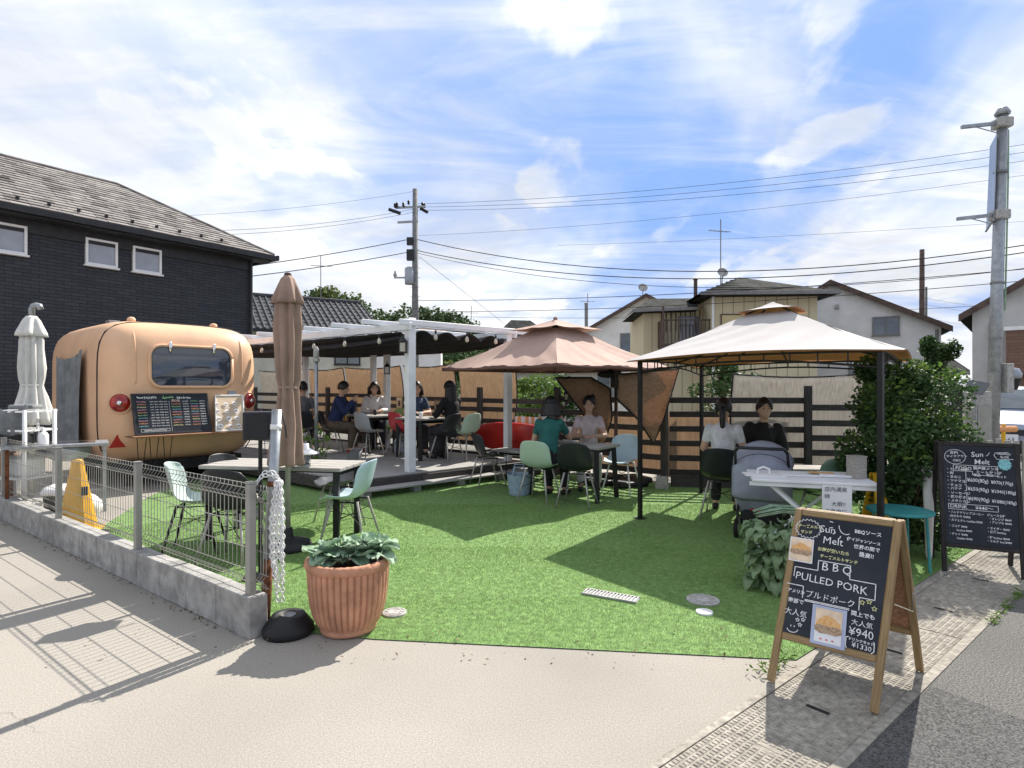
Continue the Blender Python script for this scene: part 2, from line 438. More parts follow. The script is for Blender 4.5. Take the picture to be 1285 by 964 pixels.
# ================================================================== GROUND
d_ = Vector((.77, .638, 0)); n_ = Vector((.638, -.77, 0))
def gp(s, o, z=0.0): p = d_ * s + n_ * o; return Vector((p.x, p.y, z))
tag(B().poly([V(-1500, -300, -.02), V(1500, -300, -.02), V(1500, 3000, -.02), V(-1500, 3000, -.02)]).build('ground', 'far_ground'), kind='structure')
OL, OR = -1.452, -.945
tag(B().poly([gp(-9, OL), gp(8, OL), V(5.6, 10, 0), V(-9, 16, 0), V(-40, 16, 0), V(-40, -4.6, 0)]).build('concrete_apron', 'concrete'), kind='structure')
tag(B().poly([gp(-12, OR), gp(14, OR), gp(14, OR - 6), gp(60, OR - 6), gp(60, 30), gp(-12, 30)]).build('road', 'asphalt'), kind='structure')
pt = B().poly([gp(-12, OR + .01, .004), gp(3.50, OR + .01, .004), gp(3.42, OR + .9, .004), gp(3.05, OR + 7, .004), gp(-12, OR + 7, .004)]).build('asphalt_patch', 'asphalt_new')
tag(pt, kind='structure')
# gutter: concrete channel edge + ribbed lids
gut = B()
for a, b in ((OL, OL + .035), (OR - .045, OR)):
    gut.prism([gp(-3, a, -.1), gp(8.2, a, -.1), gp(8.2, b, -.1), gp(-3, b, -.1)], (0, 0, .106))
gut.prism([gp(-3, OL + .035, -.1), gp(8.2, OL + .035, -.1), gp(8.2, OR - .045, -.1), gp(-3, OR - .045, -.1)], (0, 0, .05))
gut = gut.build('gutter', 'lid'); tag(gut, kind='structure')
lid_w = (OR - .045) - (OL + .035) - .006
lb = B(local=True); lid_l = .474
lb.box((0, 0, -.025), (lid_l, lid_w, .05))
nx, ny = 20, 13
for i in range(nx):
    for j in range(ny):
        x = (i + .5) / nx * lid_l - lid_l / 2; y = (j + .5) / ny * lid_w - lid_w / 2
        if abs(x) > lid_l / 2 - .03 and abs(y) < .05: continue
        hx = lid_l / nx * .42; hy = lid_w / ny * .40
        x += random.uniform(-.001, .001); z = .0035 + random.uniform(-.0008, .0008)
        lb.add([(x - hx, y - hy, 0), (x + hx, y - hy, 0), (x + hx, y + hy, 0), (x - hx, y + hy, 0),
                (x - hx * .7, y - hy * .7, z), (x + hx * .7, y - hy * .7, z), (x + hx * .7, y + hy * .7, z), (x - hx * .7, y + hy * .7, z)],
               [(4, 5, 6, 7), (0, 1, 5, 4), (1, 2, 6, 5), (2, 3, 7, 6), (3, 0, 4, 7)])
lid0 = None; slot_me = None
for k in range(20):
    s = -1.0 + .48 * k + .02
    if lid0 is None:
        o = lb.build('lid', 'lid', gut); lid0 = o
        sb = B(local=True).box((lid_l / 2 - .012, 0, .0045), (.020, .10, .002)).build('hand_slot', 'rubber', o)
        slot_me = sb.data
    else:
        o = bpy.data.objects.new('lid', lid0.data); C.objects.link(o); o.parent = gut
        if k % 2 == 1:
            sb = bpy.data.objects.new('hand_slot', slot_me); C.objects.link(sb); sb.parent = o
    c = gp(s + lid_l / 2, (OL + .035 + OR - .045) / 2, random.uniform(-.002, .002))
    o.matrix_basis = Matrix.Translation(c) @ Matrix.Rotation(math.atan2(d_.y, d_.x) + random.uniform(-.003, .003), 4, 'Z')

# turf
TP = [(-1.60, 3.66), (-.816, 3.50), (1.56, 3.235), (4.6, 5.72), (6.0, 8.3), (2.4, 9.1), (-3.0, 13.2), (-5.2, 11), (-5.0, 8.2), (-4.15, 5.55)]
tag(B().poly([V(x, y, .006) for x, y in TP]).build('turf_backing', 'turf_base'), kind='structure')
def inside(px, py, poly):
    r = np.zeros(len(px), bool); k = len(poly)
    for i in range(k):
        x1, y1 = poly[i]; x2, y2 = poly[(i + 1) % k]
        c = ((y1 > py) != (y2 > py)) & (px < (x2 - x1) * (py - y1) / (y2 - y1 + 1e-12) + x1); r ^= c
    return r
covers = [(gnd(882, 755), .118), (gnd(884, 770.5), .062), (gnd(495, 771), .085)]
gr_c = gnd(766, 750)
e1 = Vector((.74, .67, 0)).normalized(); e2 = Vector((-.77, .635, 0)).normalized()
pts = []
for (y0, y1, dens) in ((3.2, 4.2, 18000), (4.2, 5.5, 12000), (5.5, 7.5, 6000), (7.5, 13.2, 1400)):
    area = 11.2 * (y1 - y0); nn = int(area * dens)
    x = rng.uniform(-5.2, 6.0, nn); y = rng.uniform(y0, y1, nn)
    k = inside(x, y, TP)
    for c, r in covers: k &= (x - c.x) ** 2 + (y - c.y) ** 2 > r * r
    gx = (x - gr_c.x) * .88 + (y - gr_c.y) * -.47; gy = (x - gr_c.x) * .47 + (y - gr_c.y) * .88
    k &= ~((abs(gx) < .20) & (abs(gy) < .06))
    k &= ((x + 1.95) * e1.y - (y - 7.82) * e1.x) > -.35      # no blades under the deck
    pts.append(np.stack([x[k], y[k]], 1))
P = np.concatenate(pts); n = len(P)
h = rng.uniform(.006, .0125, n) * (1 + .12 * np.maximum(0, P[:, 1] - 4)); wd = .0013 * (1 + .35 * np.maximum(0, P[:, 1] - 3.6))
ang = rng.uniform(0, 2 * PI, n); lean = rng.uniform(0.2, 1.1, n) * h
fld = np.sin(P[:, 0] * 3.1 + P[:, 1] * 5.2) * .7 + np.sin(P[:, 0] * 1.3 - P[:, 1] * 7.9 + 1.0) * .6
la = rng.normal(1.1 + fld * .6, .9, n)
v0 = np.stack([P[:, 0] - np.cos(ang) * wd, P[:, 1] - np.sin(ang) * wd, np.full(n, .006)], 1)
v1 = np.stack([P[:, 0] + np.cos(ang) * wd, P[:, 1] + np.sin(ang) * wd, np.full(n, .006)], 1)
v2 = np.stack([P[:, 0] + np.cos(la) * lean, P[:, 1] + np.sin(la) * lean, .006 + h], 1)
me = bpy.data.meshes.new('turf'); me.vertices.add(3 * n); me.vertices.foreach_set('co', np.stack([v0, v1, v2], 1).ravel())
me.loops.add(3 * n); me.loops.foreach_set('vertex_index', np.arange(3 * n))
me.polygons.add(n); me.polygons.foreach_set('loop_start', np.arange(0, 3 * n, 3)); me.polygons.foreach_set('loop_total', np.full(n, 3))
me.update(); me.materials.append(MATS['turf'])
tf = bpy.data.objects.new('turf', me); C.objects.link(tf)
tag(tf, 'short bright green artificial turf covering the garden', 'turf', kind='stuff')
# covers in the turf
def cover(c, r, label, m, rings=True):
    t = thing('manhole_cover', label, 'cover', (c.x, c.y, .006))
    B(True).lathe([(0.001, 0), (r, 0), (r, .010), (r * .96, .013), (.001, .013)], n=32).build('plate', m, t)
    if rings:
        rb = B(True)
        for q in (.85, .55):
            rb.lathe([(r * q * .93, .012), (r * q, .012), (r * q, .016), (r * q * .93, .016), (r * q * .93, .012)], n=28)
        for k in range(10):
            a = k * 2 * PI / 10; rb.box((math.cos(a) * r * .67, math.sin(a) * r * .67, .0145), (r * .2, r * .07, .004), a)
        rb.build('raised_pattern', m, t)
    return t
cover(covers[0][0], .112, 'large round grey manhole cover in the turf near the chalkboard', MATS['stone_light'])
cover(covers[1][0], .055, 'small white round cap just in front of the manhole cover', MATS['white_plastic'], False)
cover(covers[2][0], .080, 'round grey cover in the turf beside the terracotta pot', MATS['stone_light'])
gt = thing('drain_grate', 'rectangular pale metal drain grate set in the turf', 'grate', (gr_c.x, gr_c.y, .006), -.49)
gb = B(True).box((0, 0, .004), (.40, .115, .008)); gb.build('frame', 'galv', gt)
gb = B(True)
for i in range(16): gb.box((-.19 + i * .0253, 0, .012), (.011, .10, .008))
for y in (-.052, .052): gb.box((0, y, .012), (.40, .010, .0082))
gb.build('bars', 'stone_light', gt)

# ================================================================== BLOCK WALL + MESH FENCE (left)
wd_ = Vector((-.8, .6, 0)); wn_ = Vector((.6, .8, 0)); W0 = Vector((-1.555, 3.49, 0))
bw = thing('block_wall', 'low grey concrete block kerb carrying the mesh fence', 'wall', W0)
t0 = 0.0; k = 0
while t0 < 8.2:
    ln = .398 if k else .40
    a = W0 + wd_ * (t0 + .002) + wn_ * .06; b = W0 + wd_ * (t0 + ln - .004) + wn_ * .06
    z = .125 + random.uniform(-.002, .002)
    plank(bw, 'block', a + V(0, 0, z), b + V(0, 0, z), .12, .25, MATS['concrete_slab_wall'])
    t0 += ln + .002; k += 1
fence = thing('mesh_fence', 'grey welded wire mesh fence on the block kerb', 'fence', W0 + V(0, 0, .25))
def fp(t, o, z): p = W0 + wd_ * t + wn_ * (.06 + o); return Vector((p.x, p.y, z))
PT = [.07, 1.70, 3.50, 5.35, 7.2]
for t in PT:
    po = B().box(fp(t, -.012, .58), (.050, .045, .67), math.atan2(wd_.y, wd_.x)).build('post', 'fence_steel', fence, bevel=.004)
    B().box(fp(t, -.012, .922), (.054, .049, .012), math.atan2(wd_.y, wd_.x)).build('cap', 'fence_steel', po)
prof = [(0, .275), (0, .305), (.030, .335), (0, .365), (0, .80), (.030, .835), (0, .87), (0, .905)]
for ta, tb in zip(PT, PT[1:]):
    w = B(); nW = int((tb - ta) / .052)
    for i in range(nW):
        t = ta + .03 + i * (tb - ta - .06) / (nW - 1)
        w.tube([fp(t, .03 - o, z) for o, z in prof], .0024, 5)
    for o, z in ((0, .29), (.03, .335), (0, .365), (0, .50), (0, .65), (0, .80), (.03, .835), (0, .87), (0, .90)):
        w.tube([fp(ta - .01, .033 - o, z), fp(tb + .01, .033 - o, z)], .0028, 5)
    w.build('mesh_panel', 'fence_steel', fence, smooth=True)
# stub of mesh beyond the near post
w = B()
for t in (.03, -.0, -.03): w.tube([fp(t, .03 - o, z) for o, z in prof], .0024, 5)
for o, z in ((0, .29), (.03, .335), (0, .365), (0, .50), (0, .65), (0, .80), (.03, .835), (0, .87)):
    w.tube([fp(.06, .033 - o, z), fp(-.05, .033 - o, z)], .0028, 5)
w.build('mesh_end', 'fence_steel', fence, smooth=True)

# ================================================================== DECK
A0 = Vector((-1.95, 7.84, 0))
def dk(a, b, z=0.0): p = A0 + e1 * a + e2 * b; return Vector((p.x, p.y, z))
deck = thing('timber_deck', 'raised grey timber deck under the white pergola', 'deck', A0)
b0 = .30
k = 0
while b0 < 8.3:
    plank(deck, 'plank', dk(-.02, b0 + .06, .225), dk(3.35, b0 + .06, .225), .114, .03, MATS['wood_deck']); b0 += .12
for i in range(3):
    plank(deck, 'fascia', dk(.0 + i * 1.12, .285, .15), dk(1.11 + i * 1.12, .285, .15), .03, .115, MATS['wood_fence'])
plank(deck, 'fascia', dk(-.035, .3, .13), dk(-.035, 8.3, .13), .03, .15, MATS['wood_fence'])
for i in range(2):
    plank(deck, 'step_board', dk(0, .06 + i * .125, .105), dk(3.35, .06 + i * .125, .105), .118, .03, MATS['wood_deck'])
for a in (.1, .9, 1.7, 2.5, 3.2):
    B().box(dk(a, .15, .045), (.12, .12, .09), math.atan2(e1.y, e1.x)).build('footing', 'stone_light', deck)
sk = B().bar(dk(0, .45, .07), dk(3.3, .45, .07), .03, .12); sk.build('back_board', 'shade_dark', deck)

# ================================================================== PERGOLA
P1 = dk(1.02, .42, .24); rz1 = math.atan2(e1.y, e1.x)
pg = thing('white_pergola', 'white painted timber pergola over the deck', 'pergola', P1)
def pgp(a, b, z): return Vector((P1.x, P1.y, 0)) + e1 * a + e2 * b + V(0, 0, z)
SP = 1.95
for a, b, s, zt in ((0, 0, .125, 2.53), (SP, 0, .11, 2.50), (0, 5.3, .11, 2.5), (SP, 3.25, .11, 2.5), (SP, 3.7, .10, 2.5), (SP, 6.3, .11, 2.5)):
    plank(pg, 'post', pgp(a, b, .24), pgp(a, b, zt), s, s, MATS['white_paint'], up=e1)
for a in (-.08, SP + .08):
    plank(pg, 'beam', pgp(a, -.12, 2.40), pgp(a, 6.6, 2.40), .04, .11, MATS['white_paint'])
plank(pg, 'beam', pgp(-.25, -.085, 2.455), pgp(SP + .5, -.085, 2.455), .04, .085, MATS['white_paint'])
plank(pg, 'beam', pgp(-.25, 6.3, 2.37), pgp(SP + .5, 6.3, 2.37), .04, .10, MATS['white_paint'])
for i in range(8):
    b = .62 + i * .8
    plank(pg, 'rafter', pgp(-.38, b, 2.495), pgp(SP + .4, b, 2.495), .045, .075, MATS['white_paint'])
sc = thing('shade_canopy', 'black shade cloth slung in waves beneath the pergola rafters', 'canopy', pgp(SP / 2, 3, 2.3))
def wave(u, v):
    a = -.02 + u * (SP + .3); sag = .06 * abs(math.sin(u * PI * 5)) ** .7
    return pgp(a, -.03 + v * 6.4, 2.355 - .11 * (1 - abs(math.sin(u * PI * 5))) - .015 * math.sin(v * 9) - .10 * math.sin(v * PI))
B().grid(wave, 50, 14).build('cloth', 'shade_dark', sc, smooth=True, solid=.004)
# side drop of the black cloth along the beam, with hanging hooks
def drop(u, v):
    q = .16 + .10 * math.sin(u * 2.6) ** 2
    return pgp(.02 + .30 * v, .25 + u * 6.0, 2.34 - v * q)
B().grid(drop, 24, 4).build('side_flap', 'shade_dark', sc, smooth=True, solid=.004)
# string lights
sl_ = thing('string_lights', 'string of clear bulbs hanging along the pergola beams', 'string lights', pgp(0, 0, 2.3))
cable = []
for i in range(13): cable.append(pgp(-.13, .1 + i * .45, 2.335 - (.02 if i % 2 else 0)))
B().tube(cable, .005, 5).build('cable', 'black_plastic', sl_)
cable2 = [pgp(.05 + i * .3, -.13, 2.40 - (.03 if i % 2 else 0)) for i in range(7)]
B().tube(cable2, .005, 5).build('cable', 'black_plastic', sl_)
for p in [pgp(-.13, b, 2.33) for b in (.55, 1.45, 2.35, 3.25, 4.15)] + [pgp(a, -.13, 2.38) for a in (.35, .95, 1.55)]:
    B().lathe([(.012, 0), (.016, -.01), (.016, -.05), (.010, -.055)], p + V(0, 0, -.02), 10).build('socket', 'black_plastic', sl_)
    B().lathe([(.012, -.055), (.026, -.085), (.032, -.115), (.024, -.14), (.004, -.15)], p + V(0, 0, -.02), 12).build('bulb', 'bulb', sl_, smooth=True)
def lantern(p, label, s=1.0, sphook=True):
    t = thing('hanging_lantern', label, 'lantern', p)
    b = B(True)
    for x in (-1, 1):
        for y in (-1, 1): b.box((x * .045 * s, y * .045 * s, -.10 * s), (.010, .010, .15 * s))
    b.box((0, 0, -.18 * s), (.11 * s, .11 * s, .015)); b.box((0, 0, -.03 * s), (.12 * s, .12 * s, .012))
    b.build('frame', 'black_metal', t)
    B(True).lathe([(.065 * s, -.025 * s), (.03 * s, .02 * s), (.012, .03 * s), (.012, .045 * s)], n=12).build('roof', 'black_metal', t)
    B(True).box((0, 0, -.105 * s), (.075 * s, .075 * s, .12 * s)).build('glass', 'bulb', t)
    B(True).tube([(math.cos(a) * .02, 0, .06 * s + math.sin(a) * .02) for a in np.linspace(0, 2 * PI, 10)], .003, 5).build('ring', 'black_metal', t)
    return t
lantern(pgp(-.14, -.02, 2.20), 'black lantern fixed to the near white pergola post', 1.05)
lantern(pgp(SP - .1, 3.1, 1.95), 'small black lantern hanging before the rear pergola posts', 1.0)
lantern(Vector((.92, 10.0, 1.42)), 'small black lantern on the fence post behind the parasol', .8)

# ================================================================== BACK SLAT FENCE
G0 = Vector((2.35, 8.82, 0)); ge = Vector((-.77, .635, 0)).normalized(); gn = Vector((.635, .77, 0)).normalized()
def gf(t, o, z): p = G0 + ge * t + gn * o; return Vector((p.x, p.y, z))
sf = thing('slat_fence', 'dark timber slat fence along the back of the garden and deck', 'fence', G0)
tp = [.05, 2.0, 3.79, 5.5, 7.16, 8.83, 10.6, 12.4]
for i, t in enumerate(tp):
    plank(sf, 'post', gf(t, -.055, 0), gf(t, -.055, 1.20 if i == 0 else 1.50), .09, .09, MATS['wood_fence'], up=ge)
for ta, tb in zip(tp, tp[1:]):
    for k in range(6):
        z = 1.30 - .217 * k + random.uniform(-.008, .008)
        if 1.9 < ta < 5.6 and k == 0: z -= .05
        plank(sf, 'slat', gf(ta + .004, 0, z), gf(tb - .004, 0, z + random.uniform(-.008, .008)), .022, .088, MATS['wood_fence'])
H0 = gf(.02, 0, 0); H1 = Vector((6.3, 8.25, 0)); hd = (H1 - H0).normalized()
sf2 = thing('slat_fence', 'dark timber slat fence behind the square gazebo', 'fence', H0)
hp = [0.02, 1.95, 3.9]
for t, zt in ((1.95, 1.52), (3.9, 1.5)):
    plank(sf2, 'post', H0 + hd * t + V(0, -.055, 0), H0 + hd * t + V(0, -.055, zt), .10, .09, MATS['wood_dark'], up=hd)
for ta, tb in zip(hp, hp[1:]):
    for k in range(6):
        z = (1.31 if ta < 1 else 1.20) - .217 * k + random.uniform(-.006, .006)
        plank(sf2, 'slat', H0 + hd * (ta + .004) + V(0, 0, z), H0 + hd * (tb - .004) + V(0, 0, z + random.uniform(-.01, .01)), .022, .088, MATS['wood_dark'])
plank(sf2, 'bottom_board', H0 + hd * .05 + V(0, .03, .09), H0 + hd * 3.9 + V(0, .03, .09), .03, .17, MATS['wood_fence'])
for q, lab in ((gf(.05, -.14, 0), 'grey concrete foot block at the fence corner post'),):
    t = thing('foot_block', lab, 'block', q)
    B(True).lathe([(.135, 0), (.11, .18), (.10, .19), (.09, .175)], n=4, axis=Matrix.Rotation(.5, 3, 'Z')).build('block', 'stone_light', t)

# reed and cloth screens behind the fence
def screen(p0, p1, ztop, zbot, m, label, bulge=.10, name='reed_screen', cat='screen', off=.06, nrm=None, hem=True, slant=0.0):
    p0 = Vector(p0); p1 = Vector(p1); nn = nrm or Vector((-(p1 - p0).normalized().y, (p1 - p0).normalized().x, 0))
    t = thing(name, label, cat, (p0 + p1) / 2)
    ph = random.uniform(0, 6)
    def fn(u, v):
        p = p0.lerp(p1, u); z = ztop + (zbot - ztop) * v
        o = off + bulge * math.sin(v * PI) + .012 * math.sin(u * 30 + ph + 3 * v) + .02 * math.sin(u * 9 + ph)
        z -= .05 * math.sin(u * PI) * (1 - v)
        return p + nn * o + V(0, 0, z) + (p1 - p0).normalized() * slant * v * v
    B().grid(fn, 40, 14).build('cloth', m, t, smooth=True, solid=.004)
    if hem:
        B().tube([fn(u, 0) for u in np.linspace(0, 1, 9)], .012, 6).build('top_hem', 'shade_dark', t)
        B().tube([fn(0, v) for v in np.linspace(0, 1, 9)], .012, 6).build('side_hem', 'shade_dark', t)
    return t
def tx(px):
    r = (px - CX) / F; return (2.35 - r * 8.82) / (.7715 + r * .6363)
for (a, b, m, lab, sl2) in ((631, 561, 'reed', 'tan reed screen behind the dark haired guest at the right of the pergola', -.15), (556, 492, 'reed', 'tan reed screen behind the near white pergola post', -.12),
                       (488, 419, 'reed', 'golden tan reed screen behind the guest in navy', -.15), (415, 372, 'reed', 'brown reed screen behind the tall grey pole', 0), (368, 312, 'reed_grey', 'grey cloth screen beside the orange caravan', 0)):
    screen(gf(tx(a), .25, 0), gf(tx(b), .25, 0), 1.98, .35, m, lab, .12, nrm=gn, slant=-sl2)
screen(gf(2.0, .5, 0), gf(.1, .5, 0), 1.08, .12, 'reed', 'low tan reed mat behind the slats under the brown sails', .03, hem=False, nrm=gn)
screen(H0 + V(.05, .35, 0), H0 + V(2.0, .30, 0), 1.10, .10, 'reed', 'low tan reed mat behind the slats left of the thick post', .03, hem=False, nrm=V(0, 1, 0))
screen(H0 + V(1.05, .16, 0), H0 + V(3.0, -.02, 0), 1.70, .25, 'reed_grey', 'pale grey woven shade cloth hung over the slat fence', .10, nrm=V(0, 1, 0))

def sail(pxs, Y, label, tilt=0.0, inner=None):
    ps = [at(x, y, Y + tilt * (i % 2)) for i, (x, y) in enumerate(pxs)]
    c = sum(ps, Vector()) / len(ps); t = thing('shade_sail', label, 'shade sail', c)
    b = B(); bm = bmesh.new(); vs = [bm.verts.new(p) for p in ps]; bm.faces.new(vs)
    bmesh.ops.triangulate(bm, faces=bm.faces); bmesh.ops.subdivide_edges(bm, edges=bm.edges[:], cuts=5, use_grid_fill=True)
    for v in bm.verts:
        dd = min((v.co - p).length for p in ps); v.co.y += .10 * min(1, dd * 1.5) + .02 * math.sin(v.co.x * 14 + v.co.z * 9)
    bm.verts.ensure_lookup_table()
    b.v = [v.co.copy() for v in bm.verts]; b.f = [tuple(v.index for v in f.verts) for f in bm.faces]; bm.free()
    b.build('cloth', 'sail', t, smooth=True, solid=.004)
    B().tube(ps + [ps[0]], .014, 6).build('hem', 'shade_dark', t)
    return t
sail([(697, 474), (742, 474), (766, 488), (768, 524), (757, 566), (730, 517)], 8.9, 'brown triangular shade sail at the left of the parasol mast')
sail([(776, 470), (852, 463), (832, 530), (820, 557), (800, 526), (773, 500)], 8.55, 'brown triangular shade sail hanging behind the left gazebo post')
# ================================================================== CARAVAN
CVO = Vector((-4.98, 9.20, 0)); cv_rz = math.atan2(.76, .65)
cv = thing('caravan', 'orange rounded retro caravan with a dark rear window and red tail lights', 'caravan', CVO, cv_rz)
ca, cb_, cc, cpw = 1.20, 1.72, 1.12, 5.6; czc = 1.40
def cv_pt(x, z, dy=0.0):
    q = max(0.02, 1 - abs(x / ca) ** cpw - abs((z - czc) / cc) ** cpw)
    return Vector((x, cb_ - cb_ * q ** (1 / cpw) - dy, z))
b = B(True); nG = 26
axes = [(0, 1, 2), (1, 2, 0), (2, 0, 1)]
for ax in axes:
    for sgn in (-1, 1):
        def fn(u, v, ax=ax, sgn=sgn):
            d = [0, 0, 0]; d[ax[0]] = sgn; d[ax[1]] = math.tan((u - .5) * PI / 2); d[ax[2]] = math.tan((v - .5) * PI / 2)
            r = 1 / (sum(abs(c) ** cpw for c in d)) ** (1 / cpw)
            x, y, z = (c * r for c in d)
            if z < -.6: y *= 1 - .08 * (-.6 - z) / .4; x *= 1 - .06 * (-.6 - z) / .4
            return (x * ca, cb_ + y * cb_, czc + z * cc + (.03 * (1 - x * x) if z > .8 else 0))
        b.grid(fn, nG, nG)
body = b.build('body', 'caravan', cv, smooth=True)
wl = body.modifiers.new('weld', 'WELD'); wl.merge_threshold = .004
def cring(y, k=1.004, r=.011):
    t = (y - cb_) / cb_; s = (1 - abs(t) ** cpw) ** (1 / cpw); pts = []
    for i in range(41):
        a = -PI * .62 + i / 40 * PI * 2.24 + PI / 2 - PI / 2
        a = PI * (1.25 - 1.5 * i / 40)
        c, s_ = math.cos(a), math.sin(a); q = 1 / (abs(c) ** cpw + abs(s_) ** cpw) ** (1 / cpw)
        zz_ = s_ * q * s * k
        pts.append((c * q * ca * s * k, y, czc + zz_ * cc + (.03 * (1 - (c * q) ** 2) if zz_ > .8 else 0)))
    return B(True).tube(pts, r, 6)
cring(.42, 1.003, .010).build('seam_trim', 'black_plastic', cv, smooth=True)
for x in (-.78, .78):
    B(True).tube([cv_pt(x * (1 - .04 * max(0, z - 2.1)), z, .000) for z in np.linspace(1.55, 2.40, 12)], .012, 6).build('ridge', 'caravan', cv, smooth=True)
def rrect(x0, x1, z0, z1, r, n=6):
    pts = []
    for cx, cz, a0 in ((x1 - r, z1 - r, 0), (x0 + r, z1 - r, 90), (x0 + r, z0 + r, 180), (x1 - r, z0 + r, 270)):
        for i in range(n + 1):
            a = R(a0 + 90 * i / n); pts.append((cx + r * math.cos(a), cz + r * math.sin(a)))
    return pts
def cv_patch(pts, dy):
    b = B(True); c = (sum(p[0] for p in pts) / len(pts), sum(p[1] for p in pts) / len(pts)); rings = 5
    base = [cv_pt(c[0], c[1], dy)]; vs = list(base); fs = []; k = len(pts)
    for i in range(1, rings + 1):
        for p in pts: vs.append(cv_pt(c[0] + (p[0] - c[0]) * i / rings, c[1] + (p[1] - c[1]) * i / rings, dy))
    for j in range(k): fs.append((0, 1 + j, 1 + (j + 1) % k))
    for i in range(rings - 1):
        for j in range(k): fs.append((1 + i * k + j, 1 + (i + 1) * k + j, 1 + (i + 1) * k + (j + 1) % k, 1 + i * k + (j + 1) % k))
    return b.add(vs, fs)
wp = rrect(-.60, .60, 1.50, 2.13, .17)
win = cv_patch(wp, .012).build('rear_window', 'glass_dark', cv, smooth=True)
B(True).tube([cv_pt(x, z, .012) for x, z in wp + wp[:1]], .026, 8).build('frame', 'caravan', win, smooth=True)
B(True).tube([cv_pt(x * .965, 1.815 + (z - 1.815) * .95, .016) for x, z in wp + wp[:1]], .009, 6).build('gasket', 'black_plastic', win, smooth=True)
for x in (-.32, .32):
    B(True).lathe([(.004, -.09), (.024, -.06), (.028, 0), (.022, .06), (.004, .09)], cv_pt(x, 2.11, .035), 12).build('hinge', 'chrome', win, smooth=True)
for x in (-.95, .90):
    c = cv_pt(x, 1.27, .0); nrm = Vector((x * .55, -1, 0)).normalized()
    M3 = nrm.to_track_quat('Z', 'Y').to_matrix()
    tl = B(True).lathe([(.155, -.06), (.155, .02), (.138, .038), (.13, .02)], c, 28, axis=M3).build('tail_light', 'caravan', cv, smooth=True)
    B(True).lathe([(.13, -.03), (.128, .03), (.10, .060), (.05, .075), (.002, .078)], c, 28, axis=M3).build('lens', 'red_lens', tl, smooth=True)
    B(True).lathe([(.036, .06), (.034, .086), (.012, .094), (.001, .095)], c, 14, axis=M3).build('reflector', 'chrome', tl, smooth=True)
c = cv_pt(-.98, .70, .012)
B(True).prism([c + V(-.105, -.0, -.075), c + V(.105, -.0, -.075), c + V(0, 0, .115)], (0, -.012, 0)).build('red_reflector', 'red', cv)
B(True).box(cv_pt(.60, 1.36, .02), (.12, .03, .16)).build('number_plate_light', 'frosted', cv)
for x in (-.62, .62): B(True).ball((x, .75, 2.55), (.06, .09, .05)).build('roof_vent', 'caravan', cv, smooth=True)
B(True).box((-.55, 1.9, 2.56), (.16, .2, .14)).build('flue', 'galv', cv)
B(True).box((0, 1.7, .30), (1.7, 3.0, .16)).build('chassis', 'shade_dark', cv)
for x in (-.95, .95):
    wh = B(True).lathe([(.30, -.09), (.33, -.06), (.33, .06), (.30, .09), (.2, .09)], (x, 1.9, .33), 28, axis=Matrix.Rotation(PI / 2, 3, 'Y')).build('wheel', 'tyre', cv, smooth=True)
    B(True).lathe([(.19, -.092), (.19, .092), (.08, .1)], (x, 1.9, .33), 20, axis=Matrix.Rotation(PI / 2, 3, 'Y')).build('rim', 'galv', wh)
for x in (-.75, .75): B(True).tube([(x, .5, 0), (x, .5, .34)], .035, 8).build('jack_stand', 'black_metal', cv)
# dark doorway on the left side, half closed by a grey drape
B(True).box((-1.128, 1.62, 1.35), (.06, .95, 1.55)).build('hatch', 'shade_dark', cv)
B(True).box((-1.10, .75, .78), (.09, .05, .05)).build('marker_light', 'red', cv)
dr = thing('grey_drape', 'grey cloth drape hung across the side hatch of the caravan', 'drape', cv.matrix_basis @ V(-1.25, 1.5, .5))
def drp(u, v):
    y = .80 + 1.5 * u; top = 2.02 - .10 * math.sin(u * PI) ** .6 + .05 * (1 - u); z = top + (.42 - top) * v
    return cv.matrix_basis @ V(-1.245 - .040 * math.sin(u * 17 + 1.5 * v) * (.25 + v) - .015 * math.sin(u * 41 + 5 * v) - .05 * v, y - .12 * v * (1 - u), z)
B().grid(drp, 36, 20).build('cloth', 'grey_cloth', dr, smooth=True, solid=.004)
# shelf at the back of the caravan
sh = thing('menu_shelf', 'narrow brown wooden shelf with black wire brackets behind the caravan', 'shelf', cv.matrix_basis @ V(.1, -.25, 0), cv_rz)
def cvw(x, y, z): return cv.matrix_basis @ V(x, y, z)
plank(sh, 'board', cvw(-.92, -.20, .79), cvw(1.35, -.20, .79), .26, .025, MATS['wood_brown'])
for x in (-.86, -.70, -.52, 1.0, 1.2):
    B().tube([cvw(x, -.30, .775), cvw(x + .03, -.27, .40), cvw(x + .06, -.05, .36), cvw(x + .09, -.27, .40), cvw(x + .12, -.30, .775)], .006, 5).build('wire_bracket', 'black_metal', sh)
B().tube([cvw(-.98, -.2, .80), cvw(-.9, -.31, .80), cvw(-.80, -.32, .775)], .006, 5).build('wire_arm', 'black_metal', sh)
def lean_board(x0, x1, hgt, y0, y1, tilt=0.0):
    o = cvw(x0, y0, .805); xx = cvw(x1, y0, .805) - o; top = cvw(x0 + tilt, y1, .805 + hgt) - o
    return o, xx, top
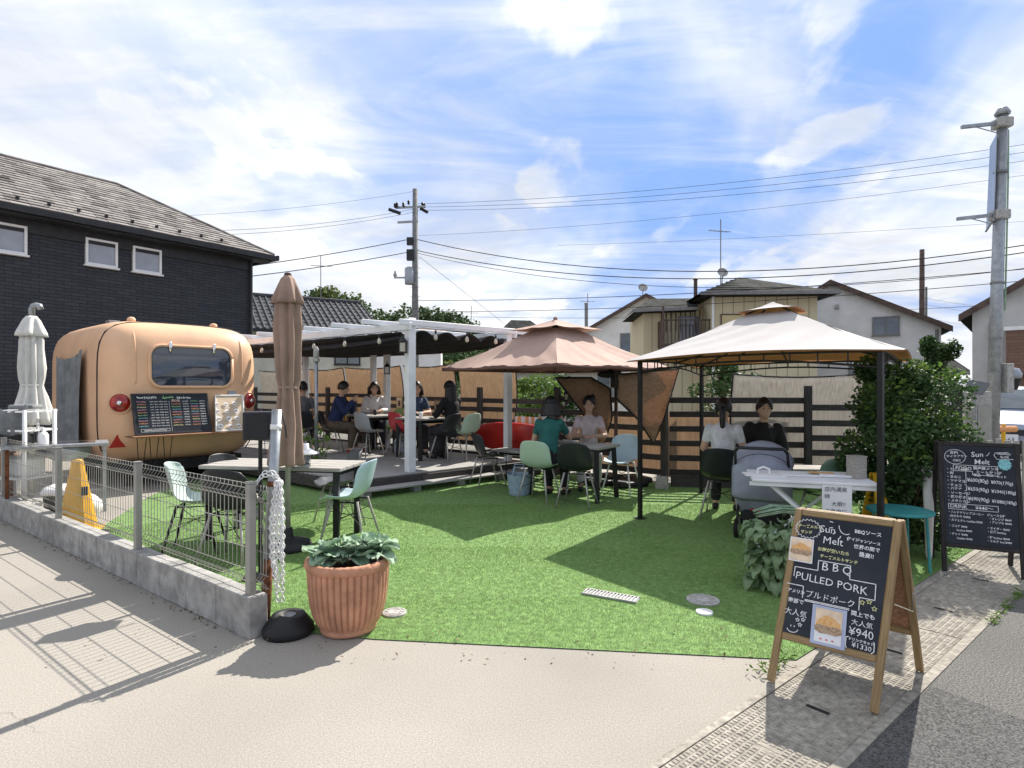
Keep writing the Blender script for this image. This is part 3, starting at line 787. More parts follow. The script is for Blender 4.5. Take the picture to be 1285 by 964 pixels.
def board_slab(t, o, xx, top, fm, im, fw=.03):
    nn = xx.normalized().cross(top.normalized()); w = xx.length; hh = top.length; X = xx.normalized(); Yv = top.normalized()
    B().prism([o, o + xx, o + xx + top, o + top], -nn * .015).build('panel', im, t)
    for a, b2 in ((o - X * fw * 0 + Yv * fw / 2, o + xx + Yv * fw / 2), (o + top - Yv * fw / 2, o + xx + top - Yv * fw / 2)):
        plank(t, 'frame_rail', a, b2, .022, fw, fm, up=Yv)
    for a, b2 in ((o + X * fw / 2 + Yv * fw, o + top + X * fw / 2 - Yv * fw), (o + xx - X * fw / 2 + Yv * fw, o + xx + top - X * fw / 2 - Yv * fw)):
        plank(t, 'frame_rail', a, b2, fw, .022, fm, up=nn)
    return frame_m(o + nn * .012, xx, top), w, hh
def scribble(b, M4, x, y, w, h):
    """a run of small handwritten strokes"""
    n = max(2, int(w / (h * .8)))
    for i in range(n):
        cx = x + (i + .5) * w / n
        for k in range(3):
            a = random.uniform(0, PI); l = h * random.uniform(.3, .5)
            p = (cx + random.uniform(-.2, .2) * h, y + random.uniform(-.25, .25) * h)
            ribbon(b, M4, [(p[0] - math.cos(a) * l, p[1] - math.sin(a) * l), (p[0] + math.cos(a) * l, p[1] + math.sin(a) * l)], h * .16, .002)
o, xx, top = lean_board(-.86, .20, .60, -.22, -.03)
mb = thing('menu_board', 'black menu board with rows of coloured chalk writing on the caravan shelf', 'menu board', o, 0)
M4, w, hh = board_slab(mb, o, xx, top, MATS['black_plastic'], MATS['slate'])
cols = {c: B() for c in ('chalk', 'chalk_pink', 'chalk_orange', 'chalk_green', 'chalk_teal', 'chalk_yellow')}
seq = ['chalk_pink', 'chalk_orange', 'chalk_yellow', 'chalk_pink', 'chalk_orange', 'chalk_green', 'chalk_teal', 'chalk_pink', 'chalk_orange', 'chalk_teal']
for (x0, wn, xs, wp_) in ((.06, .12, .23, .24), (.52, .13, .68, .08), (.79, .11, .92, .08)):
    for i in range(10):
        y = hh - .13 - i * .041
        scribble(cols[seq[(i + int(x0 * 7)) % 10]], M4, x0, y, wn, .020)
        for j in range(4 if wp_ > .2 else 1):
            scribble(cols['chalk'], M4, xs + j * .062, y, .05 if wp_ > .2 else wp_, .018)
for (x0, y0, wn, hs, c) in ((.07, hh - .065, .26, .035, 'chalk'), (.40, hh - .07, .16, .045, 'chalk_green'), (.60, hh - .075, .2, .035, 'chalk'), (.52, hh - .11, .12, .025, 'chalk_yellow')):
    scribble(cols[c], M4, x0, y0, wn, hs)
ribbon(cols['chalk'], M4, [(.08, .045), (.46, .045), (.46, .085), (.08, .085), (.08, .045)], .004)
scribble(cols['chalk'], M4, .12, .065, .30, .022)
ribbon(cols['chalk'], M4, [(.49, .04), (.49, hh - .12)], .003)
for c, bb in cols.items():
    if bb.f: tag(bb.build('chalk_writing', c, mb), kind='stuff')
o, xx, top = lean_board(.22, .68, .57, -.30, -.03, .10); o = o + V(0, 0, 0)
kb = thing('menu_sheet', 'white framed brown menu sheet with small drawings beside the black menu', 'menu sheet', o)
M4, w, hh = board_slab(kb, o, xx, top, MATS['white_plastic'], MATS['kraft'], .022)
bd = B(); bi = B(); bj = B()
for i in range(4):
    for j in range(3):
        x = .09 + j * .14 + random.uniform(-.01, .01); y = .08 + i * .13 + random.uniform(-.01, .01); r = random.uniform(.032, .045)
        bd.poly([M4 @ Vector((x + r * math.cos(a) * 1.05, y + r * math.sin(a), .003)) for a in np.linspace(0, 2 * PI, 13)[:-1]])
        r *= random.uniform(.5, .8); bi.poly([M4 @ Vector((x + r * math.cos(a) * 1.3, y + r * .6 * math.sin(a) - .004, .005)) for a in np.linspace(0, 2 * PI, 9)[:-1]])
        scribble(bj, M4, x - .04, y - .058, .08, .016)
bd.build('drawing', 'paper', kb); bi.build('drawing_ink', 'print_meat', kb); bj.build('caption', 'paper', kb)
vs_ = thing('flower_vase', 'glass jar of pink and purple flowers on the caravan shelf', 'vase', cvw(.95, -.20, .803))
B(True).lathe([(.045, 0), (.05, .01), (.05, .15), (.046, .155), (.044, .02)], n=16).build('jar', 'glass', vs_, smooth=True)
st = B(True)
cen = []
for k in range(9):
    a = random.uniform(0, 6.28); e = V(math.cos(a) * random.uniform(.03, .12), math.sin(a) * random.uniform(.03, .12), random.uniform(.20, .30))
    st.tube([(0, 0, .05), e * .6 + V(0, 0, .05), e], .003, 4); cen += [e + V(*(rng.normal(size=3) * .022)) for _ in range(26)]
st.build('stems', 'leaf', vs_); leaf_mesh('petals', cen, .026, MATS['purple'], vs_, True)

# ================================================================== UMBRELLAS
def closed_umbrella(name, label, loc, prof, m, pole_r, pole_top, straps, pleats=7, amp=.26, rz=0):
    t = thing(name, label, 'umbrella', loc, rz)
    B(True).tube([(0, 0, .04), (0, 0, pole_top)], pole_r, 12).build('pole', 'leg_steel', t, smooth=True)
    n = 64
    zs = [p[1] for p in prof]
    def wob(a, z): return 1 + amp * math.cos(pleats * a + 1.3 * math.sin(z * 3)) + .06 * math.sin(3 * a + z * 4)
    b = B(True).lathe(prof, n=n, wob=wob); b.f = b.f[:-2]
    b.v = [v + Vector(mnoise.noise_vector(Vector((v.x * 7, v.y * 7, v.z * 3.2)))) * .016 + Vector(mnoise.noise_vector(v * 23)) * .004 for v in b.v]
    b.build('canopy', m, t, smooth=True, solid=.006)
    for z, r in straps: B(True).lathe([(r, z - .012), (r + .006, z - .012), (r + .006, z + .012), (r, z + .012)], n=24).build('strap', m, t)
    return t
cu = closed_umbrella('closed_umbrella', 'tall closed taupe umbrella standing by the weathered table', (-2.075, 5.46, 0),
    [(.125, .78), (.130, .80), (.122, .9), (.112, 1.0), (.102, 1.15), (.092, 1.30), (.080, 1.44), (.074, 1.50), (.084, 1.58), (.090, 1.75), (.094, 1.9), (.094, 2.05), (.090, 2.25), (.075, 2.36)], 'umbrella_taupe', .024, 2.5, [(1.50, .086)])
b = B(True).lathe([(.122, 2.27), (.118, 2.31), (.088, 2.42), (.056, 2.50), (.02, 2.54)], n=56, wob=lambda a, z: 1 + (.20 if z < 2.35 else .08) * math.cos(7 * a)); b.f = b.f[:-2]
b.build('vent_cap', 'umbrella_taupe', cu, smooth=True, solid=.006)
B(True).lathe([(.035, 2.535), (.03, 2.555), (.002, 2.565)], n=12).build('finial', 'brown_trim', cu)
B(True).lathe([(.21, 0), (.22, .03), (.20, .07), (.08, .10), (.05, .11), (.04, .2)], n=28).build('base', 'rubber', cu, smooth=True)
wu = closed_umbrella('closed_umbrella', 'closed white umbrella with a hooked grey pole by the dark house wall', (-6.15, 7.55, 0),
    [(.20, 1.02), (.19, 1.1), (.165, 1.22), (.13, 1.38), (.105, 1.48), (.098, 1.53), (.110, 1.62), (.118, 1.75), (.112, 1.9), (.10, 2.1), (.07, 2.3)], 'umbrella_white', .028, 2.45, [(1.53, .112)], 9, .24)
b = B(True).lathe([(.145, 2.15), (.135, 2.20), (.085, 2.36), (.05, 2.41)], n=48, wob=lambda a, z: 1 + (.22 if z < 2.25 else .08) * math.cos(6 * a + .5)); b.f = b.f[:-2]
b.build('top_valance', 'umbrella_white', wu, smooth=True, solid=.005)
B(True).tube([(0, 0, 2.38), (0, 0, 2.50), (.02, 0, 2.54), (.06, .0, 2.55), (.10, 0, 2.54), (.115, 0, 2.50)], .036, 10).build('hook', 'galv', wu, smooth=True)
B(True).lathe([(.22, 0), (.22, .06), (.06, .09)], n=24).build('base', 'stone_light', wu)

# square parasol (pinkish brown, open, two tiers) on a side mast
PC = Vector((.66, 8.95, 0)); pa = Vector((-.66, .75, 0)); pb = Vector((.75, .66, 0)); hs = 1.23
par = thing('open_parasol', 'large square pinkish brown two tiered parasol over the turf', 'parasol', Vector((1.62, 9.22, 0)))
def sq_canopy(C0, a, bvec, ha, hb, zr, zt, inner, sag=.05, droop=.06):
    """canopy grid on a square ring from inner fraction to rim"""
    def side(k, s):                                     # corner to corner along side k, s 0..1
        cs = [(-1, -1), (1, -1), (1, 1), (-1, 1)]
        p = cs[k]; q = cs[(k + 1) % 4]
        return p[0] + (q[0] - p[0]) * s, p[1] + (q[1] - p[1]) * s
    bl = B()
    for k in range(4):
        def fn(u, v, k=k):
            x, y = side(k, u); r = inner + (1 - inner) * v
            mid = 1 - abs(2 * u - 1)
            z = zt + (zr - zt) * v - sag * math.sin(v * PI) * (.6 + .4 * math.sin(u * PI) ** 2) + .012 * min(1, ha) ** 2 * math.sin(u * 37 + v * 11) * v * (1 if ha > .8 else .2)
            f8 = abs(math.sin(u * PI * 2))               # between ribs
            z -= droop * .35 * f8 * v
            rr = r * (1 - .05 * f8 * v)
            return C0 + a * ha * x * rr + bvec * hb * y * rr + V(0, 0, z)
        bl.grid(fn, 24, 12)
    return bl
sq_canopy(PC, pa, pb, hs, hs, 1.80, 2.37, .20, .05).build('canopy', 'parasol_pink', par, smooth=True)
sq_canopy(PC - V(0, 0, .012), pa, pb, hs * .998, hs * .998, 1.80, 2.37, .20, .05).build('under_layer', 'parasol_under', par, smooth=True)
def val(k0):
    bl = B(); cs = [(-1, -1), (1, -1), (1, 1), (-1, 1)]
    for k in range(4):
        def fn(u, v, k=k):
            p = cs[k]; q = cs[(k + 1) % 4]; x = p[0] + (q[0] - p[0]) * u; y = p[1] + (q[1] - p[1]) * u
            f8 = abs(math.sin(u * PI * 2)); rr = 1 - .05 * f8
            return PC + pa * hs * x * rr + pb * hs * y * rr + V(0, 0, 1.80 - .021 * f8 - v * (.055 - .02 * f8))
        bl.grid(fn, 20, 2)
    return bl
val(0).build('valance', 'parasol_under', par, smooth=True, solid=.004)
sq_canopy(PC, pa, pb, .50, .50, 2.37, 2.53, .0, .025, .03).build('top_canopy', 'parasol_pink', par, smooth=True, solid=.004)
B().ball(PC + V(0, 0, 2.54), (.035, .035, .03)).build('finial', 'umbrella_taupe', par, smooth=True)
for k in range(8):
    a = k * PI / 4 + PI / 4; ln = hs * (1.40 if k % 2 == 0 else .98)
    dd = pa * math.cos(a) + pb * math.sin(a)
    B().tube([PC + dd * .12 + V(0, 0, 2.36), PC + dd * ln * .55 + V(0, 0, 2.03), PC + dd * ln + V(0, 0, 1.775)], .011, 6).build('rib', 'black_metal', par)
B().lathe([(.05, 2.25), (.06, 2.28), (.06, 2.40), (.03, 2.44)], PC, 14).build('hub', 'black_metal', par)
mast = Vector((1.62, 9.22, 0))
B().tube([mast + V(0, 0, .05), mast + V(.01, 0, 1.66)], .030, 10).build('mast', 'brown_trim', par, smooth=True)
B().tube([mast + V(.01, 0, 1.60), mast + V(-.1, -.02, 1.80), PC + V(0, 0, 2.28)], [.04, .035, .03], 10).build('arm', 'black_metal', par)
hb_ = B().box(mast + V(0, -.02, 1.62), (.13, .11, .26), .4); hb_.ball(mast + V(-.14, -.03, 1.70), (.16, .06, .06)); hb_.build('hinge', 'black_plastic', par, bevel=.01)
bs = B()
for k in range(4):
    a = k * PI / 2 + .4; bs.box(mast + V(math.cos(a) * .28, math.sin(a) * .28, .05), (.5, .5, .09), .4 + PI / 4 * 0)
bs.box(mast + V(0, 0, .11), (.12, .12, .06)); bs.build('base_weights', 'rubber', par, bevel=.03)

# ================================================================== SQUARE GAZEBO
GL, GR, GB, GK = V(1.26, 6.62, 0), V(3.02, 4.55, 0), V(4.42, 6.5, 0), V(2.66, 8.55, 0)   # left, near right, far right, back
GC = (GL + GR + GB + GK) / 4 + V(.06, 0, 0)
gz = thing('square_gazebo', 'square garden gazebo with pale grey canopy and thin black posts', 'gazebo', GL)
cor = [GL, GR, GB, GK]; ZE = 1.79; ZT = 2.31
def gcan(C0, cs, zr, zt, inner, sag, shrink=1.0, lift=0.0, n=28, m=14):
    bl = B()
    for k in range(4):
        p = cs[k] - C0; q = cs[(k + 1) % 4] - C0
        def fn(u, v, p=p, q=q):
            e = p.lerp(q, u); r = (inner + (1 - inner) * v) * shrink
            mid = math.sin(u * PI)
            z = zt + (zr - zt) * v - sag * math.sin(v * PI) * (1 + .3 * mid) + lift * mid * v + .010 * math.sin(u * 23 + v * 17 + p.x * 5) * v * (1 - v) * 2
            return V(C0.x, C0.y, 0) + V(e.x * r, e.y * r, z)
        bl.grid(fn, n, m)
    return bl
gcan(GC, cor, ZE, ZT, .17, .02, 1.0, .05).build('canopy', 'gazebo_top', gz, smooth=True)
gcan(GC, cor, ZE - .012, ZT - .012, .17, .02, .997, .05).build('under_layer', 'gazebo_under_backlit', gz, smooth=True)  # added layer under the cloth; its backlit look is painted orange
tc_ = [GC + (c - GC) * .25 for c in cor]
gcan(GC, tc_, 2.335, 2.45, .0, .02, 1.0, .012, 10, 6).build('top_canopy', 'gazebo_top', gz, smooth=True)
gcan(GC, tc_, 2.323, 2.438, .0, .02, .99, .012, 10, 6).build('top_backlit_layer', 'gazebo_under_backlit', gz, smooth=True)
posts = [GC + (c - GC) * .90 for c in cor]
posts[0] = V(1.455, 6.70, 0); posts[1] = V(2.95, 4.72, 0)
for p in posts:
    po = B().box((p.x, p.y, .90), (.042, .042, 1.80), .6).build('post', 'black_metal', gz, bevel=.003)
    B().box((p.x, p.y, .012), (.11, .11, .012), .6).build('foot_plate', 'black_metal', po)
for k in range(4):
    p, q = posts[k], posts[(k + 1) % 4]; ar = B(); nS = 10
    lo = [p.lerp(q, i / nS) + V(0, 0, 1.66 + .09 * math.sin(PI * i / nS)) for i in range(nS + 1)]
    hi = [p.lerp(q, i / nS) + V(0, 0, 1.79 + .02 * math.sin(PI * i / nS)) for i in range(nS + 1)]
    ar.tube(lo, .010, 6); ar.tube(hi, .010, 6)
    for i in range(1, nS): ar.tube([lo[i], hi[i]], .007, 5)
    ar.build('truss', 'black_metal', gz)
for p in posts + [posts[k].lerp(posts[(k + 1) % 4], .5) for k in range(4)]:
    v0 = V(p.x, p.y, 1.80); v1 = GC + (p - GC) * .20 + V(0, 0, 2.245)
    B().tube([v0, v0.lerp(v1, .5) + V(0, 0, -.10), v1], .011, 6).build('rafter', 'black_metal', gz)
rg = B(); r4 = [GC + (p - GC) * .2 for p in posts]
for k in range(4):
    rg.tube([r4[k] + V(0, 0, 2.24), r4[(k + 1) % 4] + V(0, 0, 2.24)], .011, 6)
    rg.tube([r4[k] + V(0, 0, 2.24), r4[k] + V(0, 0, 2.31), GC + V(0, 0, 2.43)], .010, 6)
rg.build('top_frame', 'black_metal', gz)

# ================================================================== CHAIRS
def chair_shell():
    prof = [(-.255, .815, .165), (-.245, .775, .195), (-.225, .70, .212), (-.195, .60, .222), (-.155, .51, .225), (-.09, .455, .222), (0, .435, .22), (.09, .437, .215), (.17, .45, .205), (.215, .445, .19), (.225, .43, .17)]
    vs = []; m = 12
    b = B(True)
    def fn(u, v):
        f = u * (len(prof) - 1); i = min(int(f), len(prof) - 2); t = f - i
        y, z, w = (prof[i][k] * (1 - t) + prof[i + 1][k] * t for k in range(3))
        s = 2 * v - 1; x = w * s
        edge = abs(s) ** 2.6
        back = max(0, min(1, (.56 - f / 10 * 1.0) * 3))
        y += edge * .075 * back
        z += edge * (.055 * (1 - back) * (1 if f < 8 else .4)); 
        if f < 1.2: z -= .03 * edge
        return (x, y, z)
    return b.grid(fn, 22, 14)
def dowel_legs(t, lm, metal=False):
    for sx_ in (-1, 1):
        for sy in (-1, 1):
            B(True).tube([(sx_ * .13, sy * .12 - .01, .43), (sx_ * .215, sy * .225 - .01, 0)], [.013, .010] if not metal else [.009, .009], 8).build('leg', lm, t, smooth=True)
    w = B(True)
    w.tube([(-.15, -.14, .34), (.18, .17, .20)], .004, 5); w.tube([(.15, -.14, .34), (-.18, .17, .20)], .004, 5)
    w.tube([(-.15, .13, .34), (.18, -.19, .20)], .004, 5); w.tube([(.15, .13, .34), (-.18, -.19, .20)], .004, 5)
    w.tube([(-.13, -.13, .42), (.13, -.13, .42), (.13, .11, .42), (-.13, .11, .42), (-.13, -.13, .42)], .007, 5)
    w.build('wire_brace', 'black_metal', t)
SH = {}
def chair(label, m, loc, face, lm='leg_steel', z=.006, group=None):
    rz = math.atan2(face[1], face[0]) - PI / 2
    t = thing('shell_chair', label, 'chair', (loc[0], loc[1], z), rz, group)
    if m not in SH:
        o = chair_shell().build('seat_shell', m, t, smooth=True, solid=.008); SH[m] = o
        k = o.modifiers.new('sub', 'SUBSURF'); k.levels = 1; k.render_levels = 1
    else:
        o = SH[m].copy(); C.objects.link(o); o.parent = t
    dowel_legs(t, lm)
    return t
chair('mint moulded chair beside the caravan end of the weathered table', 'mint_shell', (-2.90, 5.42), (.95, .25), 'black_metal')
chair('black moulded chair tucked under the near side of the weathered table', 'black_shell', (-2.40, 5.10), (.1, 1), 'leg_steel')
chair('black moulded chair half hidden behind the mint chair', 'black_shell', (-2.78, 5.95), (.9, -.3), 'leg_steel')
chair('charcoal moulded chair behind the weathered table', 'charcoal_shell', (-1.90, 6.45), (-.75, -.45), 'leg_steel')
chair('pale blue moulded chair at the near end of the weathered table', 'blue_shell', (-1.55, 5.62), (-.97, .12), 'wood_grey')
DZ = .241
chair('pale grey moulded chair on the deck opposite the guest in navy', 'grey_shell', (-2.62, 10.75), (.55, .7), z=DZ)
chair('red moulded chair on the deck left of the near pergola post', 'red_shell', (-2.02, 10.85), (.7, .75), z=DZ)
chair('black moulded chair on the deck under the long haired guest', 'black_shell', (-1.12, 10.05), (-.75, .55), z=DZ)
chair('sea green moulded chair at the right end of the deck', 'green_shell', (-.80, 10.25), (-.75, .65), z=DZ)
chair('lime green moulded chair at the back of the deck', 'lime_shell', (-2.35, 12.1), (-.3, -.9), z=DZ)
chair('black moulded chair under the guest in navy', 'black_shell', (-3.50, 11.35), (.9, .1), z=DZ)
chair('black moulded chair on the deck beside the taupe umbrella', 'black_shell', (-4.00, 11.2), (-.3, .9), z=DZ)
chair('black moulded chair on the turf at the deck step', 'black_shell', (-.36, 8.98), (.85, .35))
chair('sea green moulded chair on the turf under the guest in teal', 'green_shell', (.36, 7.72), (.45, .85))
chair('black moulded chair on the turf at the dark legged table', 'black_shell', (.82, 7.42), (.35, .9))
chair('pale blue grey moulded chair on the far side of the dark legged table', 'blue_shell', (1.55, 8.35), (-.5, -.8), 'white_plastic')
chair('black moulded chair under the ponytailed guest in the gazebo', 'black_shell', (2.42, 6.78), (.45, .85))
chair('dark sage moulded chair behind the white folding table', 'sage_shell', (3.15, 5.95), (-.3, .9))

# ================================================================== TABLES
def table(label, c, rz, Ln, Wd, H, m, lm, z=0.0, nb=4, leg=.05, name='table', th=.035, splay=.0):
    t = thing(name, label, 'table', (c[0], c[1], z), rz)
    bw_ = Wd / nb; Mw = t.matrix_basis
    for i in range(nb):
        y = -Wd / 2 + (i + .5) * bw_
        plank(t, 'top_board', Mw @ V(-Ln / 2, y, H - th / 2), Mw @ V(Ln / 2, y, H - th / 2), bw_ - .004, th, MATS[m])
    for sx_ in (-1, 1):
        for sy in (-1, 1):
            x = sx_ * (Ln / 2 - .07); y = sy * (Wd / 2 - .07)
            plank(t, 'leg', Mw @ V(x + sx_ * splay, y + sy * splay, 0), Mw @ V(x, y, H - th), leg, leg, MATS[lm], up=Vector((1, 0, 0)))
    ap = B(True).box((0, 0, H - th - .03), (Ln - .2, .03, .05)); ap.box((-(Ln / 2 - .1), 0, H - th - .03), (.03, Wd - .2, .05)); ap.box(((Ln / 2 - .1), 0, H - th - .03), (.03, Wd - .2, .05))
    ap.build('apron', lm, t)
    return t
table('weathered grey plank table on dark legs beside the mesh fence', (-2.28, 5.92), -.15, 1.46, .62, .735, 'wood_grey', 'black_metal', .006, 4, .055)
table('wooden plank table with black legs under the brown parasol', (.83, 8.12), math.atan2(-.6, .8), 1.15, .62, .72, 'wood_grey', 'black_metal', .006, 4, .06, splay=.03)
table('dark legged wooden table on the deck at the near pergola post', (-1.62, 10.55), math.atan2(.64, .76) + PI / 2, .9, .65, .72, 'wood_grey', 'black_metal', DZ, 4, .07)
table('wooden table on the deck between the guests in navy and white', (-2.75, 11.55), math.atan2(.64, .76) + PI / 2, 1.0, .65, .72, 'wood_grey', 'black_metal', DZ, 4, .05)
# low hairpin side table at the deck end
lt = table('low grey plank side table with wire legs at the deck end', (.12, 9.15), math.atan2(-.6, .8), .85, .38, .52, 'wood_grey', 'black_metal', .006, 3, .014)
wb = table('grey slatted bench seat at the back of the gazebo', (3.55, 7.2), -.1, .9, .4, .52, 'wood_grey', 'wood_fence', .006, 4, .06, name='bench')
wb['category'] = 'bench'
# white folding table in the gazebo
FT = thing('folding_table', 'white folding table with crossed legs at the gazebo entrance', 'table', (2.615, 5.22, .006), math.atan2(-.30, .95))
Mw = FT.matrix_basis
for i in range(5):
    y = -.26 + i * .13; plank(FT, 'top_board', Mw @ V(-.48, y, .695), Mw @ V(.48, y, .695), .126, .025, MATS['white_paint'])
for y in (-.24, .24):
    for a in (-1, 1):
        plank(FT, 'leg', Mw @ V(a * .40, y * (1 if a > 0 else .92), 0), Mw @ V(-a * .36 + a * .0, y * (1 if a > 0 else .92), .68), .028, .028, MATS['white_paint'])
for a in (-1, 1): plank(FT, 'stretcher', Mw @ V(a * .40, -.24, .03), Mw @ V(a * .40, .24, .03), .02, .02, MATS['white_paint'])
plank(FT, 'side_rail', Mw @ V(-.5, -.30, .665), Mw @ V(.5, -.30, .665), .02, .035, MATS['white_paint'])
plank(FT, 'side_rail', Mw @ V(-.5, .30, .665), Mw @ V(.5, .30, .665), .02, .035, MATS['white_paint'])
def onft(x, y, z): return Mw @ V(x, y, .708 + z)
t = thing('folded_menu', 'open printed menu lying on the white folding table', 'menu', onft(.10, .05, 0), math.atan2(-.30, .95))
B(True).box((-.16, 0, .008), (.32, .24, .012), .06).build('left_page', 'paper', t)
B(True).box((.15, .02, .014), (.30, .24, .02), -.05).build('right_page', 'paper', t)
B(True).box((.02, .02, .0255), (.20, .12, .0015), -.05).build('print', 'print_bread', t)
t = thing('clipboard', 'small clipboard of papers at the left of the folding table', 'clipboard', onft(-.36, -.05, 0), math.atan2(-.30, .95) + .1)
B(True).box((0, 0, .004), (.34, .22, .008)).build('sheet', 'paper', t)
B(True).tube([(-.05, .02, .01), (-.05, .02, .05), (.0, .02, .07), (.05, .02, .05), (.05, .02, .01)], .010, 6).build('clip', 'white_plastic', t)
t = thing('napkin_box', 'grey wooden box standing at the right end of the folding table', 'box', onft(.38, -.02, 0), math.atan2(-.30, .95) + .5)
B(True).box((0, 0, .095), (.11, .11, .19)).build('box_body', 'wood_grey', t, bevel=.003)
B(True).box((0, 0, .192), (.118, .118, .008)).build('lid', 'wood_grey', t)
# paper notice hanging from the table
o = Mw @ V(.06, -.318, .69) ; xx = (Mw.to_3x3() @ V(1, 0, 0)); nt_ = thing('paper_notice', 'white handwritten paper notice hanging from the folding table', 'notice', o)
B().prism([o, o + xx * .22, o + xx * .22 + V(0, 0, -.34), o + V(0, 0, -.34)], V(0, .003, 0)).build('sheet', 'paper', nt_)
Mn = frame_m(o + V(0, -.006, 0), xx, (0, 0, 1))
for i, s in enumerate(('店内満席', '時', '大根!!', 'ご自由に', 'お持ち下さい')):
    text(nt_, s, .042, Mn @ Matrix.Translation((.015 + (.05 if i == 2 else 0), -.055 - i * .06, 0)), MATS['ink'])
# ================================================================== LEFT SIDE THINGS
# wire rack
rk = thing('wire_rack', 'white plastic shelving rack behind the mesh fence at the left edge', 'rack', (-5.78, 6.95, 0), -.25)
for x in (-.28, .28):
    for y in (-.17, .17):
        B(True).tube([(x, y, 0), (x, y, 1.24)], .022, 8).build('upright', 'white_plastic', rk, smooth=True)
for z in (.12, .45, .78, 1.0, 1.22):
    s_ = B(True)
    for i in range(9): s_.box((-.28 + i * .07, 0, z), (.018, .36, .018))
    for y in (-.18, -.06, .06, .18): s_.box((0, y, z), (.60, .022, .024))
    s_.build('shelf', 'white_plastic', rk)
def clutter(label, name, cat, loc, d, m, rz=0.0, z=0.0, lidm=None):
    t = thing(name, label, cat, loc, rz)
    B(True).box((0, 0, d[2] / 2), d).build('body', m, t, bevel=.02)
    if lidm: B(True).box((0, 0, d[2] + .015), (d[0] * 1.05, d[1] * 1.05, .03)).build('lid', lidm, t, bevel=.01)
    return t
clutter('small dark crate on the middle shelf of the white rack', 'storage_crate', 'crate', (-5.82, 6.97, .80), (.22, .2, .15), 'black_plastic', .1)
clutter('pale box on the low shelf of the white rack', 'storage_box', 'box', (-5.72, 6.93, .47), (.3, .24, .2), 'white_plastic', -.1, lidm='frosted')
clutter('brown box on the low shelf of the white rack, left end', 'storage_box', 'box', (-5.97, 7.0, .47), (.14, .22, .24), 'wood_brown', -.25)
ck = thing('dark_cloth', 'dark folded cloth hanging over the top of the white rack', 'cloth', (-5.70, 6.93, 1.24))
B(True).box((0, -.02, .03), (.26, .22, .05), .2).build('fold', 'grey_cloth', ck, bevel=.02)
B(True).grid(lambda u, v: (-.17 + .34 * u, -.19 - .02 * math.sin(u * 15), .03 - .28 * v - .05 * math.sin(u * 4)), 14, 6).build('hanging_flap', 'grey_cloth', ck, smooth=True, solid=.006)
# sink stand
sk_ = thing('sink_stand', 'stainless steel outdoor sink stand in front of the caravan', 'sink', (-5.42, 7.05, 0), .62)
B(True).box((0, 0, .815), (.98, .55, .03)).build('counter', 'galv', sk_, bevel=.005)
B(True).box((.10, 0, .832), (.52, .36, .006)).build('basin_rim', 'chrome', sk_)
B(True).lathe([(.12, .62), (.20, .66), (.23, .80), (.22, .80)], (.10, 0, 0), 20).build('basin', 'galv', sk_, smooth=True)
for x in (-.45, .45):
    for y in (-.23, .23): B(True).box((x, y, .40), (.035, .035, .80)).build('leg', 'galv' if x > 0 else 'rust', sk_)
B(True).box((0, .23, .2), (.9, .03, .03)).build('stretcher', 'galv', sk_)
B(True).tube([(-.2, .18, .83), (-.2, .18, 1.02), (-.2, .16, 1.08), (-.2, .11, 1.11), (-.2, .05, 1.08), (-.2, .04, 1.0)], .014, 8).build('tap', 'chrome', sk_, smooth=True)
sb_ = thing('soap_bottle', 'white pump soap bottle on the sink stand', 'bottle', sk_.matrix_basis @ V(-.14, -.08, .83))
B(True).lathe([(.045, 0), (.052, .01), (.052, .11), (.035, .14), (.016, .15), (.016, .165)], n=18).build('bottle', 'white_plastic', sb_, smooth=True)
B(True).tube([(0, 0, .165), (0, 0, .195), (-.05, 0, .198)], .009, 8).build('pump', 'white_plastic', sb_)
bk = thing('rubbish_bag', 'white plastic bag of rubbish under the sink stand', 'bag', (-4.78, 6.62, 0))
b = B(True).ball((0, 0, .15), (.15, .14, .16), 16, 10); b.v = [v + V(*(mnoise.noise_vector(v * 11) * .025)) for v in b.v]; b.build('sack', 'paper', bk, smooth=True)
B(True).lathe([(.03, .29), (.015, .31), (.035, .36)], n=8).build('knot', 'paper', bk)
bk = thing('covered_bin', 'dark bin under a white towel behind the mesh fence', 'bin', (-5.1, 6.72, 0), .3)
B(True).lathe([(.17, 0), (.20, .30), (.205, .32)], n=18).build('bin_body', 'black_plastic', bk, smooth=True)
b = B(True).ball((0, 0, .33), (.23, .22, .07), 16, 8); b.v = [v + V(*(mnoise.noise_vector(v * 9) * .03)) for v in b.v]; b.build('towel', 'paper', bk, smooth=True)
# yellow cone
cn = thing('traffic_cone', 'tall yellow ribbed traffic cone behind the mesh fence', 'cone', (-4.48, 6.08, .0), .35)
B(True).lathe([(.18, .02), (.17, .05), (.055, .70), (.050, .74), (.035, .755), (.02, .757)], n=48, wob=lambda a, z: 1 + .035 * (1 if math.sin(12 * a) > 0 else 0)).build('cone_body', 'cone', cn)
B(True).box((0, 0, .018), (.40, .40, .036)).build('base', 'cone', cn, bevel=.015)
B(True).box((.09, -.095, .44), (.06, .02, .09), .5).build('clip', 'black_plastic', cn, bevel=.006)
cb2 = thing('cone_weight', 'flat black rubber weight at the foot of the yellow cone', 'weight', (-4.22, 5.98, 0))
B(True).lathe([(.12, .004), (.13, .02), (.11, .035), (.05, .037)], n=20).build('ring', 'rubber', cb2)
